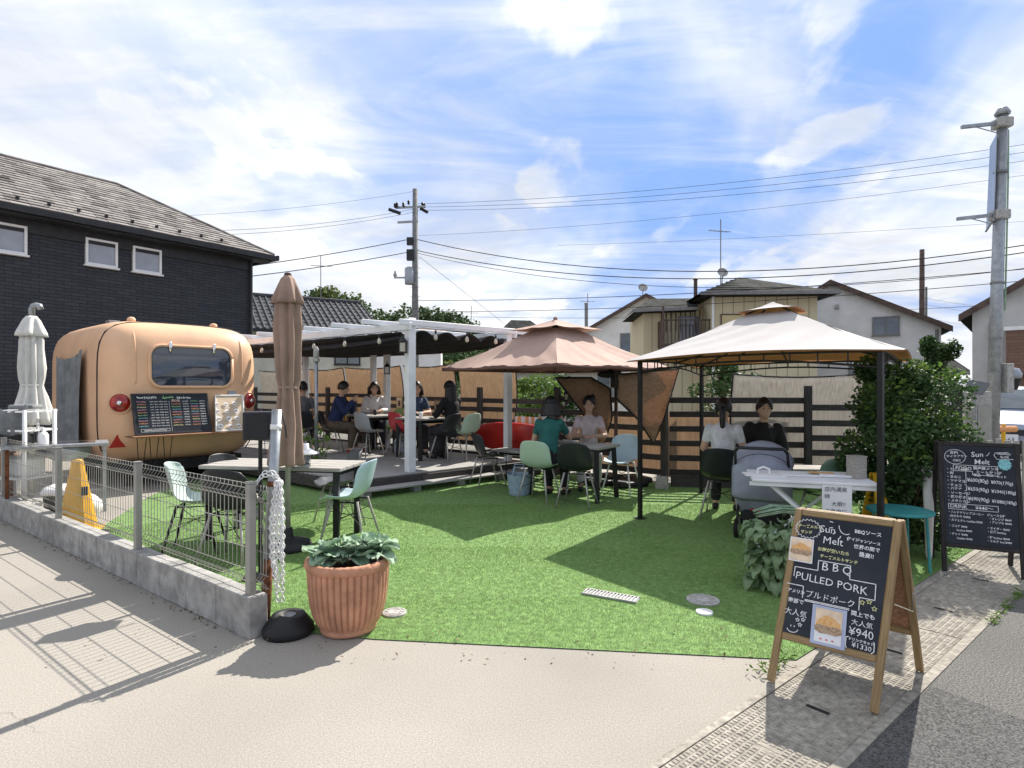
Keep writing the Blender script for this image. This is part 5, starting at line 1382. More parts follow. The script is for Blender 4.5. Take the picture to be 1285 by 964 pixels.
# ================================================================== PEOPLE
def capsule_chain(b, pts, rs, n=10):
    for (p, q), (r, s) in zip(zip(pts, pts[1:]), zip(rs, rs[1:])):
        p = Vector(p); q = Vector(q)
        b.tube([p, p.lerp(q, .5), q], [r, (r + s) / 2, s], n)
    for p, r in zip(pts, rs): b.ball(p, r, n, 7)
def person(label, loc, face, shirt, pants, hair='short', z=.0, lean=.05, arms='table', head_yaw=0.0, head_pitch=0.0, seat=.44, shoes=(.02, .02, .02), skirt=None, sleeve=.55, lookdown=0.0):
    rz = math.atan2(face[1], face[0]) - PI / 2
    t = thing('person', label, 'person', (loc[0], loc[1], z), rz)
    k = seat + .09
    pel = V(0, -.02, k); wai = V(0, lean * .4, k + .20); che = V(0, lean * .9, k + .40); nec = V(0, lean + .01, k + .545); hb = V(0, lean + .025, k + .62)
    hc = hb + V(0, .02 + lookdown * .05, .085)
    hy = Matrix.Rotation(head_yaw, 3, 'Z') @ Matrix.Rotation(-lookdown * .5, 3, 'X')
    sh = [V(s * .155, lean - .005, k + .485) for s in (-1, 1)]
    if arms == 'table': el = [V(s * .235, .12 + lean, k + .25) for s in (-1, 1)]; wr = [V(s * .10, .33 + lean, k + .26) for s in (-1, 1)]
    elif arms == 'eat': el = [V(s * .22, .16 + lean, k + .26) for s in (-1, 1)]; wr = [V(s * .06, .26 + lean, k + .47) for s in (-1, 1)]
    elif arms == 'lap': el = [V(s * .225, .02 + lean, k + .24) for s in (-1, 1)]; wr = [V(s * .10, .23, k + .12) for s in (-1, 1)]
    elif arms == 'reach': el = [V(-.225, .05, k + .24), V(.30, .16, k + .22)]; wr = [V(-.08, .25, k + .14), V(.42, .34, k + .20)]
    elif arms == 'chin': el = [V(-.225, .10, k + .24), V(.20, .24 + lean, k + .27)]; wr = [V(-.08, .30, k + .25), V(.10, .16 + lean, k + .55)]
    hip = [V(s * .09, 0, k - .01) for s in (-1, 1)]; kn = [V(s * .115, .40, k - .02) for s in (-1, 1)]; an = [V(s * .12, .36, .09) for s in (-1, 1)]; to = [V(s * .125, .50, .035) for s in (-1, 1)]
    b = B(True)
    capsule_chain(b, [pel, wai, che], [.125, .11, .12]); b.ball(che, (.165, .10, .12), 14, 9)
    capsule_chain(b, [che + V(0, 0, .06), nec, hb + V(0, .01, .02)], [.08, .05, .052])
    b.ball(hc, (.073, .090, .112), 16, 12, hy); b.ball(hc + hy @ V(0, .03, -.055), (.055, .06, .06), 12, 9, hy)
    b.ball(hc + hy @ V(0, .093, -.018), (.013, .018, .022), 8, 6, hy); b.ball(hc + hy @ V(0, .082, -.062), (.026, .012, .010), 8, 6, hy)
    for s in (-1, 1): b.ball(hc + hy @ V(s * .075, -.005, -.012), (.012, .022, .032), 8, 6, hy)
    for i in range(2):
        s = (-1, 1)[i]
        capsule_chain(b, [sh[i], el[i], wr[i]], [.052, .042, .029])
        d = (wr[i] - el[i]).normalized(); sd_ = d.cross(V(0, 0, 1)); sd_ = sd_.normalized() if sd_.length > .1 else V(1, 0, 0); nrm = sd_.cross(d)
        palm = wr[i] + d * .055; b.ball(palm, (.040, .048, .018), 10, 7, Matrix((sd_, d, nrm)).transposed())
        for f in range(4):
            p0 = palm + d * .035 + sd_ * (-.028 + f * .0187); Lf = (.065, .078, .072, .055)[f]
            p1 = p0 + d * Lf * .5 - nrm * .006; p2 = p1 + d * Lf * .38 - nrm * .022
            capsule_chain(b, [p0, p1, p2], [.0105, .010, .009], 6)
        th = palm - d * .02 - sd_ * (s * .032); capsule_chain(b, [th, th - sd_ * s * .028 + d * .03, th - sd_ * s * .030 + d * .06 - nrm * .01], [.013, .0115, .010], 6)
        capsule_chain(b, [hip[i], kn[i], an[i]], [.085, .058, .040]); capsule_chain(b, [an[i], to[i]], [.04, .03])
    b.build('body', 'skin', t, remesh=.0075)
    # shirt
    key = '_'.join('%03d' % int(c * 1000) for c in shirt); m = mat('cloth_' + key, shirt, .85, .12, 9, .6, 16)
    b = B(True); capsule_chain(b, [pel + V(0, 0, .02), wai, che], [.150, .135, .140]); b.ball(che + V(0, 0, .01), (.172, .118, .135), 16, 10)
    capsule_chain(b, [che + V(0, 0, .07), nec + V(0, 0, -.035)], [.10, .066])
    for i in range(2):
        if sleeve < 1: capsule_chain(b, [sh[i], sh[i].lerp(el[i], sleeve)], [.056, .050])
        else: capsule_chain(b, [sh[i], el[i], el[i].lerp(wr[i], .9)], [.070, .060, .044])
    b.build('top', m, t, remesh=.013)
    key = '_'.join('%03d' % int(c * 1000) for c in pants); m = mat('cloth_' + key, pants, .9, .12, 9, .6, 16)
    b = B(True); capsule_chain(b, [pel + V(0, 0, .05), pel], [.148, .152]); b.ball(pel, (.185, .15, .11), 14, 8)
    for i in range(2): capsule_chain(b, [hip[i], kn[i], kn[i].lerp(an[i], .86)], [.108, .078, .062 if not skirt else .085])
    if skirt: b.ball((kn[0] + kn[1]) / 2 + V(0, -.1, -.05), (.21, .22, .16), 14, 8); b.ball((an[0] + an[1]) / 2 + V(0, 0, .12), (.19, .13, .14), 14, 8)
    b.build('skirt' if skirt else 'trousers', m, t, remesh=.013)
    key = '_'.join('%03d' % int(c * 1000) for c in shoes); m = mat('shoe_' + key, shoes, .6, .1, 9)
    for i in range(2):
        b = B(True); capsule_chain(b, [an[i] + V(0, -.03, -.05), to[i] + V(0, .02, .002)], [.044, .036]); b.build('shoe', m, t, remesh=.012)
    # hair
    b = B(True)
    hc2 = hc + hy @ V(0, -.012, .020)
    nU, nV = 18, 12; base = len(b.v)
    for i in range(nV + 1):
        th = (i / nV) * PI * .62
        for j in range(nU):
            a = 2 * PI * j / nU; fr = max(0, math.sin(a))
            thh = th * (1 - .42 * fr ** 2) * (1 + .07 * math.sin(a * 5 + loc[0] * 9) + .05 * math.sin(a * 11))
            r = 1.0 + .05 * mnoise.noise(V(math.cos(a) * 2, math.sin(a) * 2, i * .35 + loc[0] * 5))
            p = V(.086 * r * math.sin(thh) * math.cos(a), .104 * r * math.sin(thh) * math.sin(a), .116 * math.cos(thh))
            b.v.append(hc2 + hy @ p)
    for i in range(nV):
        for j in range(nU): b.f.append((base + i * nU + j, base + (i + 1) * nU + j, base + (i + 1) * nU + (j + 1) % nU, base + i * nU + (j + 1) % nU))
    ho = b.build('hair', 'hair', t, smooth=True, solid=.02)
    if hair == 'ponytail':
        B(True).tube([hc + hy @ V(0, -.09, .03), hc + hy @ V(0, -.135, .0), hc + hy @ V(0, -.13, -.12), hc + hy @ V(0, -.125, -.26), hc + hy @ V(0, -.12, -.33)], [.03, .038, .034, .026, .008], 10).build('ponytail', 'hair', ho, smooth=True)
    if hair == 'bun': B(True).ball(hc + hy @ V(-.055, -.07, .11), .042, 12, 8).build('bun', 'hair', ho, smooth=True)
    if hair in ('long', 'bob'):
        L_ = -.40 if hair == 'long' else -.13
        b = B(True)
        b.grid(lambda u, v: hc + hy @ V((.094 + .035 * v) * math.cos(PI + PI * u * 1.0 - .15 + .3 * u) , -.02 + (.105 + .03 * v) * math.sin(PI + PI * u), .05 + (L_ - .05) * v + .008 * math.sin(u * 40)), 22, 10)
        b.build('long_hair', 'hair', ho, smooth=True, solid=.03)
    for s in (-1, 1):
        B(True).ball(hc + hy @ V(s * .030, .079, .008), (.013, .008, .007), 8, 6, hy).build('eye', 'ink', t)
        B(True).box(hc + hy @ V(s * .030, .084, .030), (.030, .006, .006), hy).build('eyebrow', 'hair', t)
    return t
DZs = DZ
person('person in a navy shirt eating, seated in profile on the deck', (-3.42, 11.35), (.95, -.05), (.018, .032, .10), (.11, .085, .06), 'short', DZ, .12, 'eat', .2, sleeve=1, shoes=(.30, .02, .02), lookdown=.4)
person('person in a white top facing out behind the rear deck table', (-2.86, 12.2), (.35, -.95), (.70, .69, .68), (.03, .03, .04), 'bob', DZ, .05, 'table', 0, sleeve=1)
person('person in a dark blue top behind the near pergola post', (-1.84, 11.3), (.3, -.95), (.035, .06, .11), (.03, .03, .035), 'bob', DZ, .05, 'table', 0, sleeve=.7)
person('person in black with long dark hair seated with back turned on the deck', (-1.02, 10.25), (-.75, .62), (.012, .012, .013), (.05, .05, .055), 'long', DZ, .06, 'table', 0, skirt=True, sleeve=1)
person('person in dark clothes seated behind the closed taupe umbrella', (-4.02, 11.3), (-.2, .95), (.13, .13, .135), (.02, .02, .02), 'short', DZ, .05, 'lap', 0, sleeve=.6)
person('person in a teal top and black vest seen from behind at the turf table', (.47, 7.90), (.40, .88), (.022, .13, .115), (.015, .015, .018), 'bob', .006, .10, 'chin', .3, sleeve=.6)
person('person in a pale pink T-shirt facing the camera under the parasol', (1.16, 8.90), (-.12, -.98), (.62, .52, .53), (.50, .50, .50), 'bun', .006, .06, 'table', 0)
person('person in a white T-shirt with a long dark ponytail seen from behind', (2.46, 6.88), (.42, .88), (.66, .67, .72), (.02, .02, .025), 'ponytail', .006, .05, 'lap', 0, sleeve=.6)
person('person in black behind the grey stroller reaching to the right', (3.02, 7.12), (-.15, -.98), (.014, .014, .016), (.02, .02, .02), 'short', .006, .06, 'lap', 0, sleeve=1)
# stools carrying guests with no visible chair
for lab, p, z in (('dark stool under the guest in the white top', (-2.86, 12.22), DZ), ('dark stool under the guest in dark blue', (-1.84, 11.32), DZ), ('dark stool under the guest in pale pink', (1.16, 8.92), .006), ('dark stool under the guest behind the stroller', (3.02, 7.15), .006)):
    t = thing('stool', lab, 'stool', (p[0], p[1], z))
    B(True).lathe([(.001, .40), (.17, .40), (.175, .42), (.16, .435), (.001, .437)], n=20).build('seat', 'wood_dark', t)
    for k in range(4):
        a = k * PI / 2 + .6; B(True).tube([(.12 * math.cos(a), .12 * math.sin(a), .40), (.17 * math.cos(a), .17 * math.sin(a), 0)], .013, 6).build('leg', 'black_metal', t)
# black vest draped over the shoulders of the guest in teal
# stroller
sr = thing('baby_stroller', 'grey baby stroller with a rounded hood beside the white table', 'stroller', (2.58, 6.05, .006), math.atan2(.75, .6) - PI / 2 + .2)
def hood(u, v):
    a = -.55 + u * (PI * .95); s = 2 * v - 1; e = math.sqrt(max(0, 1 - s * s * .93))
    r = .33 * (.55 + .45 * e) + .012 * math.sin(u * PI * 7)
    return (.275 * s, -.04 - r * math.cos(a) * .95, .57 + r * math.sin(a) * 1.12 - .05 * s * s)
B(True).grid(hood, 26, 18).build('hood', 'stroller', sr, smooth=True, solid=.012)
b = B(True).grid(lambda u, v: ((2 * v - 1) * (.27 - .05 * u), -.33 - .05 * math.sin(u * PI) * (1 - (2 * v - 1) ** 2) + .16 * u + .07 * (2 * v - 1) ** 2, .56 - .34 * u), 12, 12)
b.build('seat_back', 'stroller', sr, smooth=True, solid=.02)
B(True).tube([hood(.45, v / 16) for v in range(17)], .008, 6).build('hood_piping', 'black_plastic', sr, smooth=True)
B(True).tube([hood(.12, v / 16) for v in range(17)], .006, 6).build('hood_seam', 'grey_cloth', sr, smooth=True)
for s in (-1, 1):
    B(True).tube([(s * .235, -.33, .86), (s * .245, -.20, .66), (s * .235, .02, .42), (s * .22, .30, .10)], .013, 8).build('frame_tube', 'black_metal', sr, smooth=True)
    B(True).tube([(s * .23, -.02, .44), (s * .225, -.30, .10)], .012, 8).build('rear_strut', 'black_metal', sr, smooth=True)
    B(True).tube([(s * .24, -.20, .74), (s * .235, .05, .80), (s * .22, .22, .64)], .010, 8).build('hood_stay', 'black_plastic', sr, smooth=True)
    for y in (-.31, .31):
        wh = B(True).lathe([(.075, -.018), (.088, -.012), (.088, .012), (.075, .018), (.04, .018)], (s * .23, y, .088), 20, axis=Matrix.Rotation(PI / 2, 3, 'Y')).build('wheel', 'tyre', sr, smooth=True)
        B(True).lathe([(.05, -.019), (.05, .020), (.02, .022)], (s * .23, y, .088), 14, axis=Matrix.Rotation(PI / 2, 3, 'Y')).build('rim', 'galv', wh)
B(True).tube([(-.235, -.33, .86), (-.2, -.38, .90), (.2, -.38, .90), (.235, -.33, .86)], .016, 8).build('handlebar', 'black_plastic', sr, smooth=True)
b = B(True).box((0, -.05, .20), (.36, .44, .12)); b.build('basket', 'shade_dark', sr, bevel=.03)
B(True).box((.02, -.10, .28), (.26, .26, .10)).build('red_bag', 'red', sr, bevel=.03)
# ================================================================== HOUSES
def brick_mat(name, c1, c2, mortar, bw_, bh_, rough=.75):
    m = bpy.data.materials.new(name); m.use_nodes = True; n = m.node_tree.nodes; l = m.node_tree.links; b = n['Principled BSDF']
    t = n.new('ShaderNodeTexCoord'); s = n.new('ShaderNodeSeparateXYZ'); c = n.new('ShaderNodeCombineXYZ'); l.new(t.outputs['Object'], s.inputs[0])
    ad = n.new('ShaderNodeMath'); l.new(s.outputs[0], ad.inputs[0]); l.new(s.outputs[1], ad.inputs[1])
    l.new(ad.outputs[0], c.inputs[0]); l.new(s.outputs[2], c.inputs[1])
    k = n.new('ShaderNodeTexBrick'); k.inputs['Scale'].default_value = 1; k.inputs['Brick Width'].default_value = bw_; k.inputs['Row Height'].default_value = bh_
    k.inputs['Mortar Size'].default_value = .008; k.inputs['Color1'].default_value = (*c1, 1); k.inputs['Color2'].default_value = (*c2, 1); k.inputs['Mortar'].default_value = (*mortar, 1)
    l.new(c.outputs[0], k.inputs[0]); l.new(k.outputs[0], b.inputs['Base Color']); b.inputs['Roughness'].default_value = rough
    bp = n.new('ShaderNodeBump'); bp.inputs['Strength'].default_value = .5; bp.inputs['Distance'].default_value = .02; bp.invert = True; l.new(k.outputs['Fac'], bp.inputs['Height']); l.new(bp.outputs[0], b.inputs['Normal'])
    MATS[name] = m; return m
brick_mat('dark_siding', (.026, .030, .040), (.040, .044, .055), (.010, .011, .015), .30, .078)
brick_mat('brown_siding', (.17, .09, .06), (.22, .12, .085), (.10, .07, .055), .5, .10)
def siding_mat(name, col, w=.45):
    m = bpy.data.materials.new(name); m.use_nodes = True; n = m.node_tree.nodes; l = m.node_tree.links; b = n['Principled BSDF']
    t = n.new('ShaderNodeTexCoord'); s = n.new('ShaderNodeSeparateXYZ'); l.new(t.outputs['Object'], s.inputs[0])
    ad = n.new('ShaderNodeMath'); l.new(s.outputs[0], ad.inputs[0]); l.new(s.outputs[1], ad.inputs[1])
    fr = n.new('ShaderNodeMath'); fr.operation = 'PINGPONG'; fr.inputs[1].default_value = w / 2; l.new(ad.outputs[0], fr.inputs[0])
    g = n.new('ShaderNodeMath'); g.operation = 'LESS_THAN'; g.inputs[1].default_value = .02; l.new(fr.outputs[0], g.inputs[0])
    nz = n.new('ShaderNodeTexNoise'); nz.inputs['Scale'].default_value = .9; l.new(t.outputs['Object'], nz.inputs['Vector'])
    mx_ = n.new('ShaderNodeMix'); mx_.data_type = 'RGBA'; l.new(nz.outputs[0], mx_.inputs['Factor']); mx_.inputs['A'].default_value = (*col, 1); mx_.inputs['B'].default_value = (*[c * .82 for c in col], 1)
    m2 = n.new('ShaderNodeMix'); m2.data_type = 'RGBA'; l.new(g.outputs[0], m2.inputs['Factor']); l.new(mx_.outputs['Result'], m2.inputs['A']); m2.inputs['B'].default_value = (*[c * .5 for c in col], 1)
    l.new(m2.outputs['Result'], b.inputs['Base Color']); b.inputs['Roughness'].default_value = .8
    MATS[name] = m; return m
siding_mat('yellow_panel_siding', (.66, .575, .385), .42)

def window(par, x, z, w, h, fm='white_plastic', pm='glass', y=0.0, sash=1, sill=True):
    f = B(True); t_ = .05
    for dx in (-1, 1): f.box((x + dx * (w / 2 - t_ / 2), y - .03, z), (t_, .08, h))
    for dz in (-1, 1): f.box((x, y - .03, z + dz * (h / 2 - t_ / 2)), (w - 2 * t_, .08, t_))
    if sash > 1: f.box((x, y - .035, z), (t_ * .9, .06, h - 2 * t_))
    o = f.build('window', fm, par)
    B(True).box((x, y - .012, z), (w - 2 * t_, .03, h - 2 * t_)).build('pane', pm, o)
    if sill: B(True).box((x, y - .05, z - h / 2 - .02), (w + .06, .12, .035)).build('sill', fm, o)
    return o
# dark brick-clad house (left)
dh = thing('dark_house', 'dark navy brick clad house with a weathered shingle hip roof', 'house', (-7.52, 17.0, 0), math.atan2(.814, .58))
B(True).box((-7, 2.5, 2.62), (14, 5, 5.24)).build('wall', 'dark_siding', dh)
for x in (-2.78, -3.77, -5.55): window(dh, x, 4.66, .66 if x > -5 else .74, .62, 'white_plastic', 'frosted')
window(dh, -3.2, 1.6, 1.6, 1.1, 'white_plastic', 'glass', sash=2)
def zs(y): return 5.30 + (y + .45) * .62
rf_ = B(True); xe = .45
rf_.add([(-14.4, -.45, zs(-.45)), (xe, -.45, zs(-.45)), (-2.5, 2.5, zs(2.5)), (-14.4, 2.5, zs(2.5)), (xe, 5.45, zs(-.45)), (-14.4, 5.45, zs(-.45))], [(0, 1, 2, 3), (1, 4, 2), (4, 5, 3, 2), (0, 3, 5)])
rf_.add([(-14.4, -.45, zs(-.45) - .06), (xe, -.45, zs(-.45) - .06), (xe, 5.45, zs(-.45) - .06), (-14.4, 5.45, zs(-.45) - .06)], [(0, 1, 2, 3)])
roof = rf_.build('roof', 'shingle', dh)
bs3 = [B(True), B(True), B(True)]; row = 0; y = -.47
sl = Vector((0, 1, .62)).normalized(); nr = Vector((0, -.62, 1)).normalized()
while y < 2.42:
    x = -14.4 + random.uniform(-.3, 0)
    xm = xe - (y + .45) - .02
    while x < xm:
        w = random.uniform(.22, .5); x1 = min(x + w - .008, xm)
        if x1 - x > .04:
            p = Vector((x, y, zs(y) + .012)); h = .20; lift = .022 + random.uniform(0, .012)
            q = p + sl * h
            a_, b_, c_, d2 = p + nr * lift, V(x1, p.y, p.z) + nr * lift, V(x1, q.y, q.z) + nr * .004, q + nr * .004
            bs3[random.choice((0, 0, 1, 1, 2))].add([a_, b_, c_, d2, p - nr * .01, V(x1, p.y, p.z) - nr * .01], [(0, 1, 2, 3), (4, 5, 1, 0)])
        x += w
    y += .155
for bb, m in zip(bs3, ('shingle', 'shingle_b', 'shingle_c')): tag(bb.build('shingles', m, roof), kind='stuff')
B(True).tube([(-14.4, 2.5, zs(2.5) + .03), (-2.5, 2.5, zs(2.5) + .03), (xe, -.45, zs(-.45) + .03)], .045, 6).build('ridge_cap', 'shingle_c', roof)
B(True).bar((-14.4, -.50, 5.22), (xe + .05, -.50, 5.22), .11, .13).build('eave_gutter', 'dark_trim', dh)
B(True).bar((xe + .06, -.56, 5.24), (xe + .06, 5.5, 5.24), .06, .14).build('eave_gutter', 'dark_trim', dh)
B(True).box((-7, -.22, 5.13), (14.6, .46, .03)).build('soffit', 'dark_trim', dh)
B(True).box((-7, -.02, 4.98), (14, .05, .28)).build('frieze', 'dark_trim', dh)
B(True).tube([(-.05, -.08, 5.1), (-.05, -.08, .1)], .045, 8).build('downpipe', 'dark_trim', dh)
sg = B(True)
for i in range(13): sg.box((-1.0 - i * .55, -.25, zs(-.25) + .075), (.06, .05, .06))
sg.build('snow_guards', 'dark_trim', roof)
B(True).box((-6.1, -.12, 1.35), (.5, .2, .75)).build('meter_box', 'stone_light', dh)

def gable_house(label, loc, rz, w, d, ez, rz_, wm, rm, trim, wins=(), ridge='y', over=.35, name='house', ridge_x=0.0, skew=None):
    """front face y=0; ridge 'y': gable faces front; 'x': eaves face front"""
    t = thing(name, label, 'house', loc, rz); b = B(True); hw = w / 2
    if ridge == 'y':
        zl, zr_ = (ez, ez) if skew is None else skew
        pr = [(-hw, 0, 0), (hw, 0, 0), (hw, 0, zr_), (ridge_x, 0, rz_), (-hw, 0, zl)]
        b.prism(pr, (0, d, 0)).build('wall', wm, t)
        for (xa, za), (xb, zb) in (((-hw, zl), (ridge_x, rz_)), ((hw, zr_), (ridge_x, rz_))):
            sx_ = (zb - za) / (xb - xa); xo = xa + math.copysign(over, xa - xb); zo = za + sx_ * (xo - xa)
            B(True).prism([(xo, -over, zo + .02), (xb, -over, zb + .02), (xb, -over, zb + .16), (xo, -over, zo + .16)], (0, d + 2 * over, 0)).build('roof', rm, t)
            B(True).prism([(xo, -over - .03, zo - .06), (xb, -over - .03, zb - .06), (xb, -over - .03, zb + .18), (xo, -over - .03, zo + .18)], (0, .05, 0)).build('bargeboard', trim, t)
    else:
        b.prism([(-hw, 0, 0), (-hw, d, 0), (-hw, d, ez), (-hw, d / 2, rz_), (-hw, 0, ez)], (w, 0, 0)).build('wall', wm, t)
        for s in (0, 1):
            ya = -over if s == 0 else d + over; sl_ = (rz_ - ez) / (d / 2); za = ez - sl_ * over
            ro = B(True).prism([(-hw - over, ya, za + .02), (-hw - over, d / 2, rz_ + .02), (-hw - over, d / 2, rz_ + .16), (-hw - over, ya, za + .16)], (w + 2 * over, 0, 0)).build('roof', rm, t)
            if rm == 'tile_roof' and s == 0:
                tl2 = B(True); n = int((w + 2 * over) / .28)
                for i in range(n + 1):
                    x = -hw - over + i * .28; tl2.tube([(x, ya - .02, za + .17), (x, d / 2, rz_ + .17)], .055, 5)
                tag(tl2.build('tile_rolls', rm, ro), kind='stuff')
                for k in range(1, 9):
                    f = k / 9; yy = ya + (d / 2 - ya) * f; z_ = za + (rz_ - za) * f
                    B(True).box((0, yy, z_ + .16), (w + 2 * over, .05, .05)).build('tile_course', rm, ro)
            if s == 0: B(True).bar((-hw - over, ya - .04, za + .06), (hw + over, ya - .04, za + .06), .09, .10).build('eave_gutter', trim, t)
        B(True).tube([(-hw - over, d / 2, rz_ + .2), (hw + over, d / 2, rz_ + .2)], .12, 8).build('ridge_cap', rm, t)
        for xs in (-hw - over - .02, hw + over + .02):
            for s in (0, 1):
                ya = -over if s == 0 else d + over; sl_ = (rz_ - ez) / (d / 2); za = ez - sl_ * over
                B(True).prism([(xs, ya, za - .1), (xs, d / 2, rz_ - .1), (xs, d / 2, rz_ + .2), (xs, ya, za + .2)], (.05, 0, 0)).build('bargeboard', trim, t)
    for wn in wins: window(t, *wn)
    return t
gable_house('cream house with a dark tiled gable roof behind the pergola', (-9.4, 26.5, 0), .55, 6.5, 6.5, 4.05, 5.75, 'stucco_cream', 'tile_roof', 'dark_trim', [(-.5, 3.0, 1.3, .9, 'dark_trim', 'glass', 0, 2), (2, 3.0, 1.2, .9, 'dark_trim', 'glass', 0, 2)], 'x')
gable_house('pale walled house with a low tiled roof at the dark house corner', (-13.0, 27.5, 0), .45, 5.5, 6, 3.8, 4.9, 'stucco_cream', 'tile_roof', 'dark_trim', (), 'x')
gable_house('distant house with a reddish tan tiled roof left of the utility pole', (-9.6, 42, 0), .1, 9, 7, 4.6, 6.2, 'stucco_white', 'red_brown_tile', 'trim_grey', (), 'x')
gable_house('distant house with a reddish tan tiled roof behind the closed umbrella', (-17.6, 42, 0), .1, 7, 7, 5.3, 7.0, 'stucco_white', 'red_brown_tile', 'trim_grey', (), 'x')
# grey pyramid roofed house
py = thing('house', 'distant house with a grey pyramid roof behind the brown parasol', 'house', (1.0, 40, 0), .2)
B(True).box((0, 2, 2.4), (3.6, 4, 4.8)).build('wall', 'stucco_grey', py)
B(True).add([(-2.1, -.2, 4.75), (2.1, -.2, 4.75), (2.1, 4.2, 4.75), (-2.1, 4.2, 4.75), (-.7, 1.9, 6.25), (.7, 1.9, 6.25)], [(0, 1, 5, 4), (1, 2, 5), (2, 3, 4, 5), (3, 0, 4), (0, 3, 2, 1)]).build('roof', 'slate_roof', py)
window(py, -.8, 3.6, 1, .8); 
gable_house('white rendered house with brown gable edges left of the yellow house', (8.2, 36, 0), -.25, 8.5, 8, 4.6, 7.0, 'stucco_white', 'slate_roof', 'brown_trim', [(-.9, 4.25, 1.35, 1.15, 'trim_grey', 'glass', 0, 2), (-2.2, 1.6, 1.6, 1.6, 'trim_grey', 'glass', 0, 2)], 'y', .4)
gable_house('low grey roofed shed house beyond the parasol', (5.1, 39, 0), .1, 3.4, 6, 4.0, 5.3, 'stucco_white', 'slate_roof', 'trim_grey', (), 'y', .3)
gable_house('pale grey rendered house with a brown gable behind the gazebo', (14.6, 26.3, 0), -.50, 7.4, 9, 4.0, 6.1, 'stucco_white', 'slate_roof', 'brown_trim', [(1.75, 4.15, 1.0, .80, 'trim_grey', 'glass', 0, 2), (1.2, 1.6, 1.7, 1.7, 'trim_grey', 'glass', 0, 2)], 'y', .35, ridge_x=-.35)
gable_house('grey house with a brown bay at the right edge behind the car', (17.75, 18.2, 0), -.72, 5.6, 9, 4.0, 5.75, 'stucco_grey', 'slate_roof', 'brown_trim', [(-.9, 1.35, .9, 2.1, 'dark_trim', 'glass', 0, 1, False)], 'y', .35)
bay = bpy.data.objects['house.006'] if 'house.006' in bpy.data.objects else None
rh = [o for o in C.objects if o.get('label', '').startswith('grey house with a brown bay')][0]
B(True).box((-.35, -.45, 1.65), (3.1, .9, 3.3)).build('bay', 'brown_siding', rh)
B(True).box((-.35, -.47, 3.36), (3.2, .98, .12)).build('bay_coping', 'white_plastic', rh)
B(True).box((-.35, -.6, 1.9), (3.3, .9, .08)).build('porch_canopy', 'brown_trim', rh)
B(True).box((-.9, -.92, .98), (.85, .06, 1.9)).build('door', 'wood_brown', rh)
B(True).tube([(-2.3, -.08, 3.6), (-2.3, -.08, .1)], .06, 8).build('downpipe', 'trim_grey', rh)
gable_house('small distant grey house between the shrub and the car', (21.5, 32, 0), -.1, 5, 5, 2.4, 3.6, 'stucco_grey', 'slate_roof', 'trim_grey', [(0, 1.6, 1.2, .8)], 'x')
# yellow house
yh = thing('house', 'yellow panelled house with dark hip roofs and a timber balcony', 'house', (8.0, 23.6, 0), -.06)
B(True).box((2.05, 2.5, 2.63), (4.1, 5, 5.26)).build('wall', 'yellow_panel_siding', yh)
B(True).box((-1.25, 3.3, 2.4), (2.5, 4, 4.8)).build('wall', 'yellow_panel_siding', yh)
r1 = B(True).add([(-.55, -.55, 5.22), (4.6, -.55, 5.22), (4.6, 5.5, 5.22), (-.55, 5.5, 5.22), (1.7, 2.0, 6.25), (2.4, 3.0, 6.25)], [(0, 1, 5, 4), (1, 2, 5), (2, 3, 4, 5), (3, 0, 4)])
r1.add([(-.55, -.55, 5.10), (4.6, -.55, 5.10), (4.6, 5.5, 5.10), (-.55, 5.5, 5.10)], [(3, 2, 1, 0)]); r1 = r1.build('roof', 'slate_roof', yh)
r2 = B(True).add([(-3.0, .75, 4.72), (-.35, .75, 4.80), (-.05, 2.6, 5.45), (-2.0, 2.6, 5.45), (-3.0, 4.5, 4.72)], [(0, 1, 2, 3), (0, 3, 4)]); r2.add([(-3.0, .75, 4.62), (-.35, .75, 4.70), (-.35, 4.5, 4.6), (-3.0, 4.5, 4.62)], [(0, 1, 2, 3)]); r2 = r2.build('roof', 'slate_roof', yh)
for k in range(1, 8):
    f = k / 8; B(True).bar((-.55 + 2.25 * f, -.55 + 2.55 * f, 5.24 + 1.03 * f), (4.6 - 2.2 * f, -.55 + 3.55 * f, 5.24 + 1.03 * f), .05, .035).build('slate_course', 'slate_roof', r1)
B(True).bar((-.6, -.62, 5.17), (4.66, -.62, 5.17), .10, .13).build('eave_gutter', 'trim_grey', yh)
B(True).bar((4.68, -.6, 5.17), (4.68, 5.5, 5.17), .10, .13).build('eave_gutter', 'trim_grey', yh)
B(True).bar((-3.05, .68, 4.68), (-.4, .68, 4.75), .10, .12).build('eave_gutter', 'trim_grey', yh)
B(True).box((1.7, -.02, 3.75), (2.7, .05, 1.25)).build('shutter_box', 'yellow_siding', yh)
for x in (.35, 1.7, 3.05): B(True).box((x, -.05, 3.75), (.04, .05, 1.3)).build('shutter_frame', 'brown_trim', yh)
for z in (3.1, 4.4): B(True).box((1.7, -.05, z), (2.74, .05, .04)).build('shutter_frame', 'brown_trim', yh)
B(True).tube([(0.02, -.1, 5.1), (.02, -.1, .2)], .05, 8).build('downpipe', 'white_plastic', yh)
bal = B(True).box((-.95, .75, 3.2), (1.9, 1.1, .14)).build('balcony', 'brown_trim', yh)
for i in range(13): B(True).box((-1.85 + i * .15, .22, 3.72), (.035, .035, 1.0)).build('baluster', 'brown_trim', bal)
B(True).box((-.95, .22, 4.22), (1.9, .06, .06)).build('rail', 'brown_trim', bal); B(True).box((-1.88, .75, 3.75), (.04, 1.1, 1.0)).build('side_screen', 'brown_trim', bal)
B(True).box((-1.88, .22, 3.0), (.07, .07, 3.6)).build('corner_post', 'brown_trim', bal)
for i in range(9): B(True).box((-1.75 + i * .2, 1.27, 4.3), (.04, .04, .9)).build('back_slat', 'brown_trim', bal)
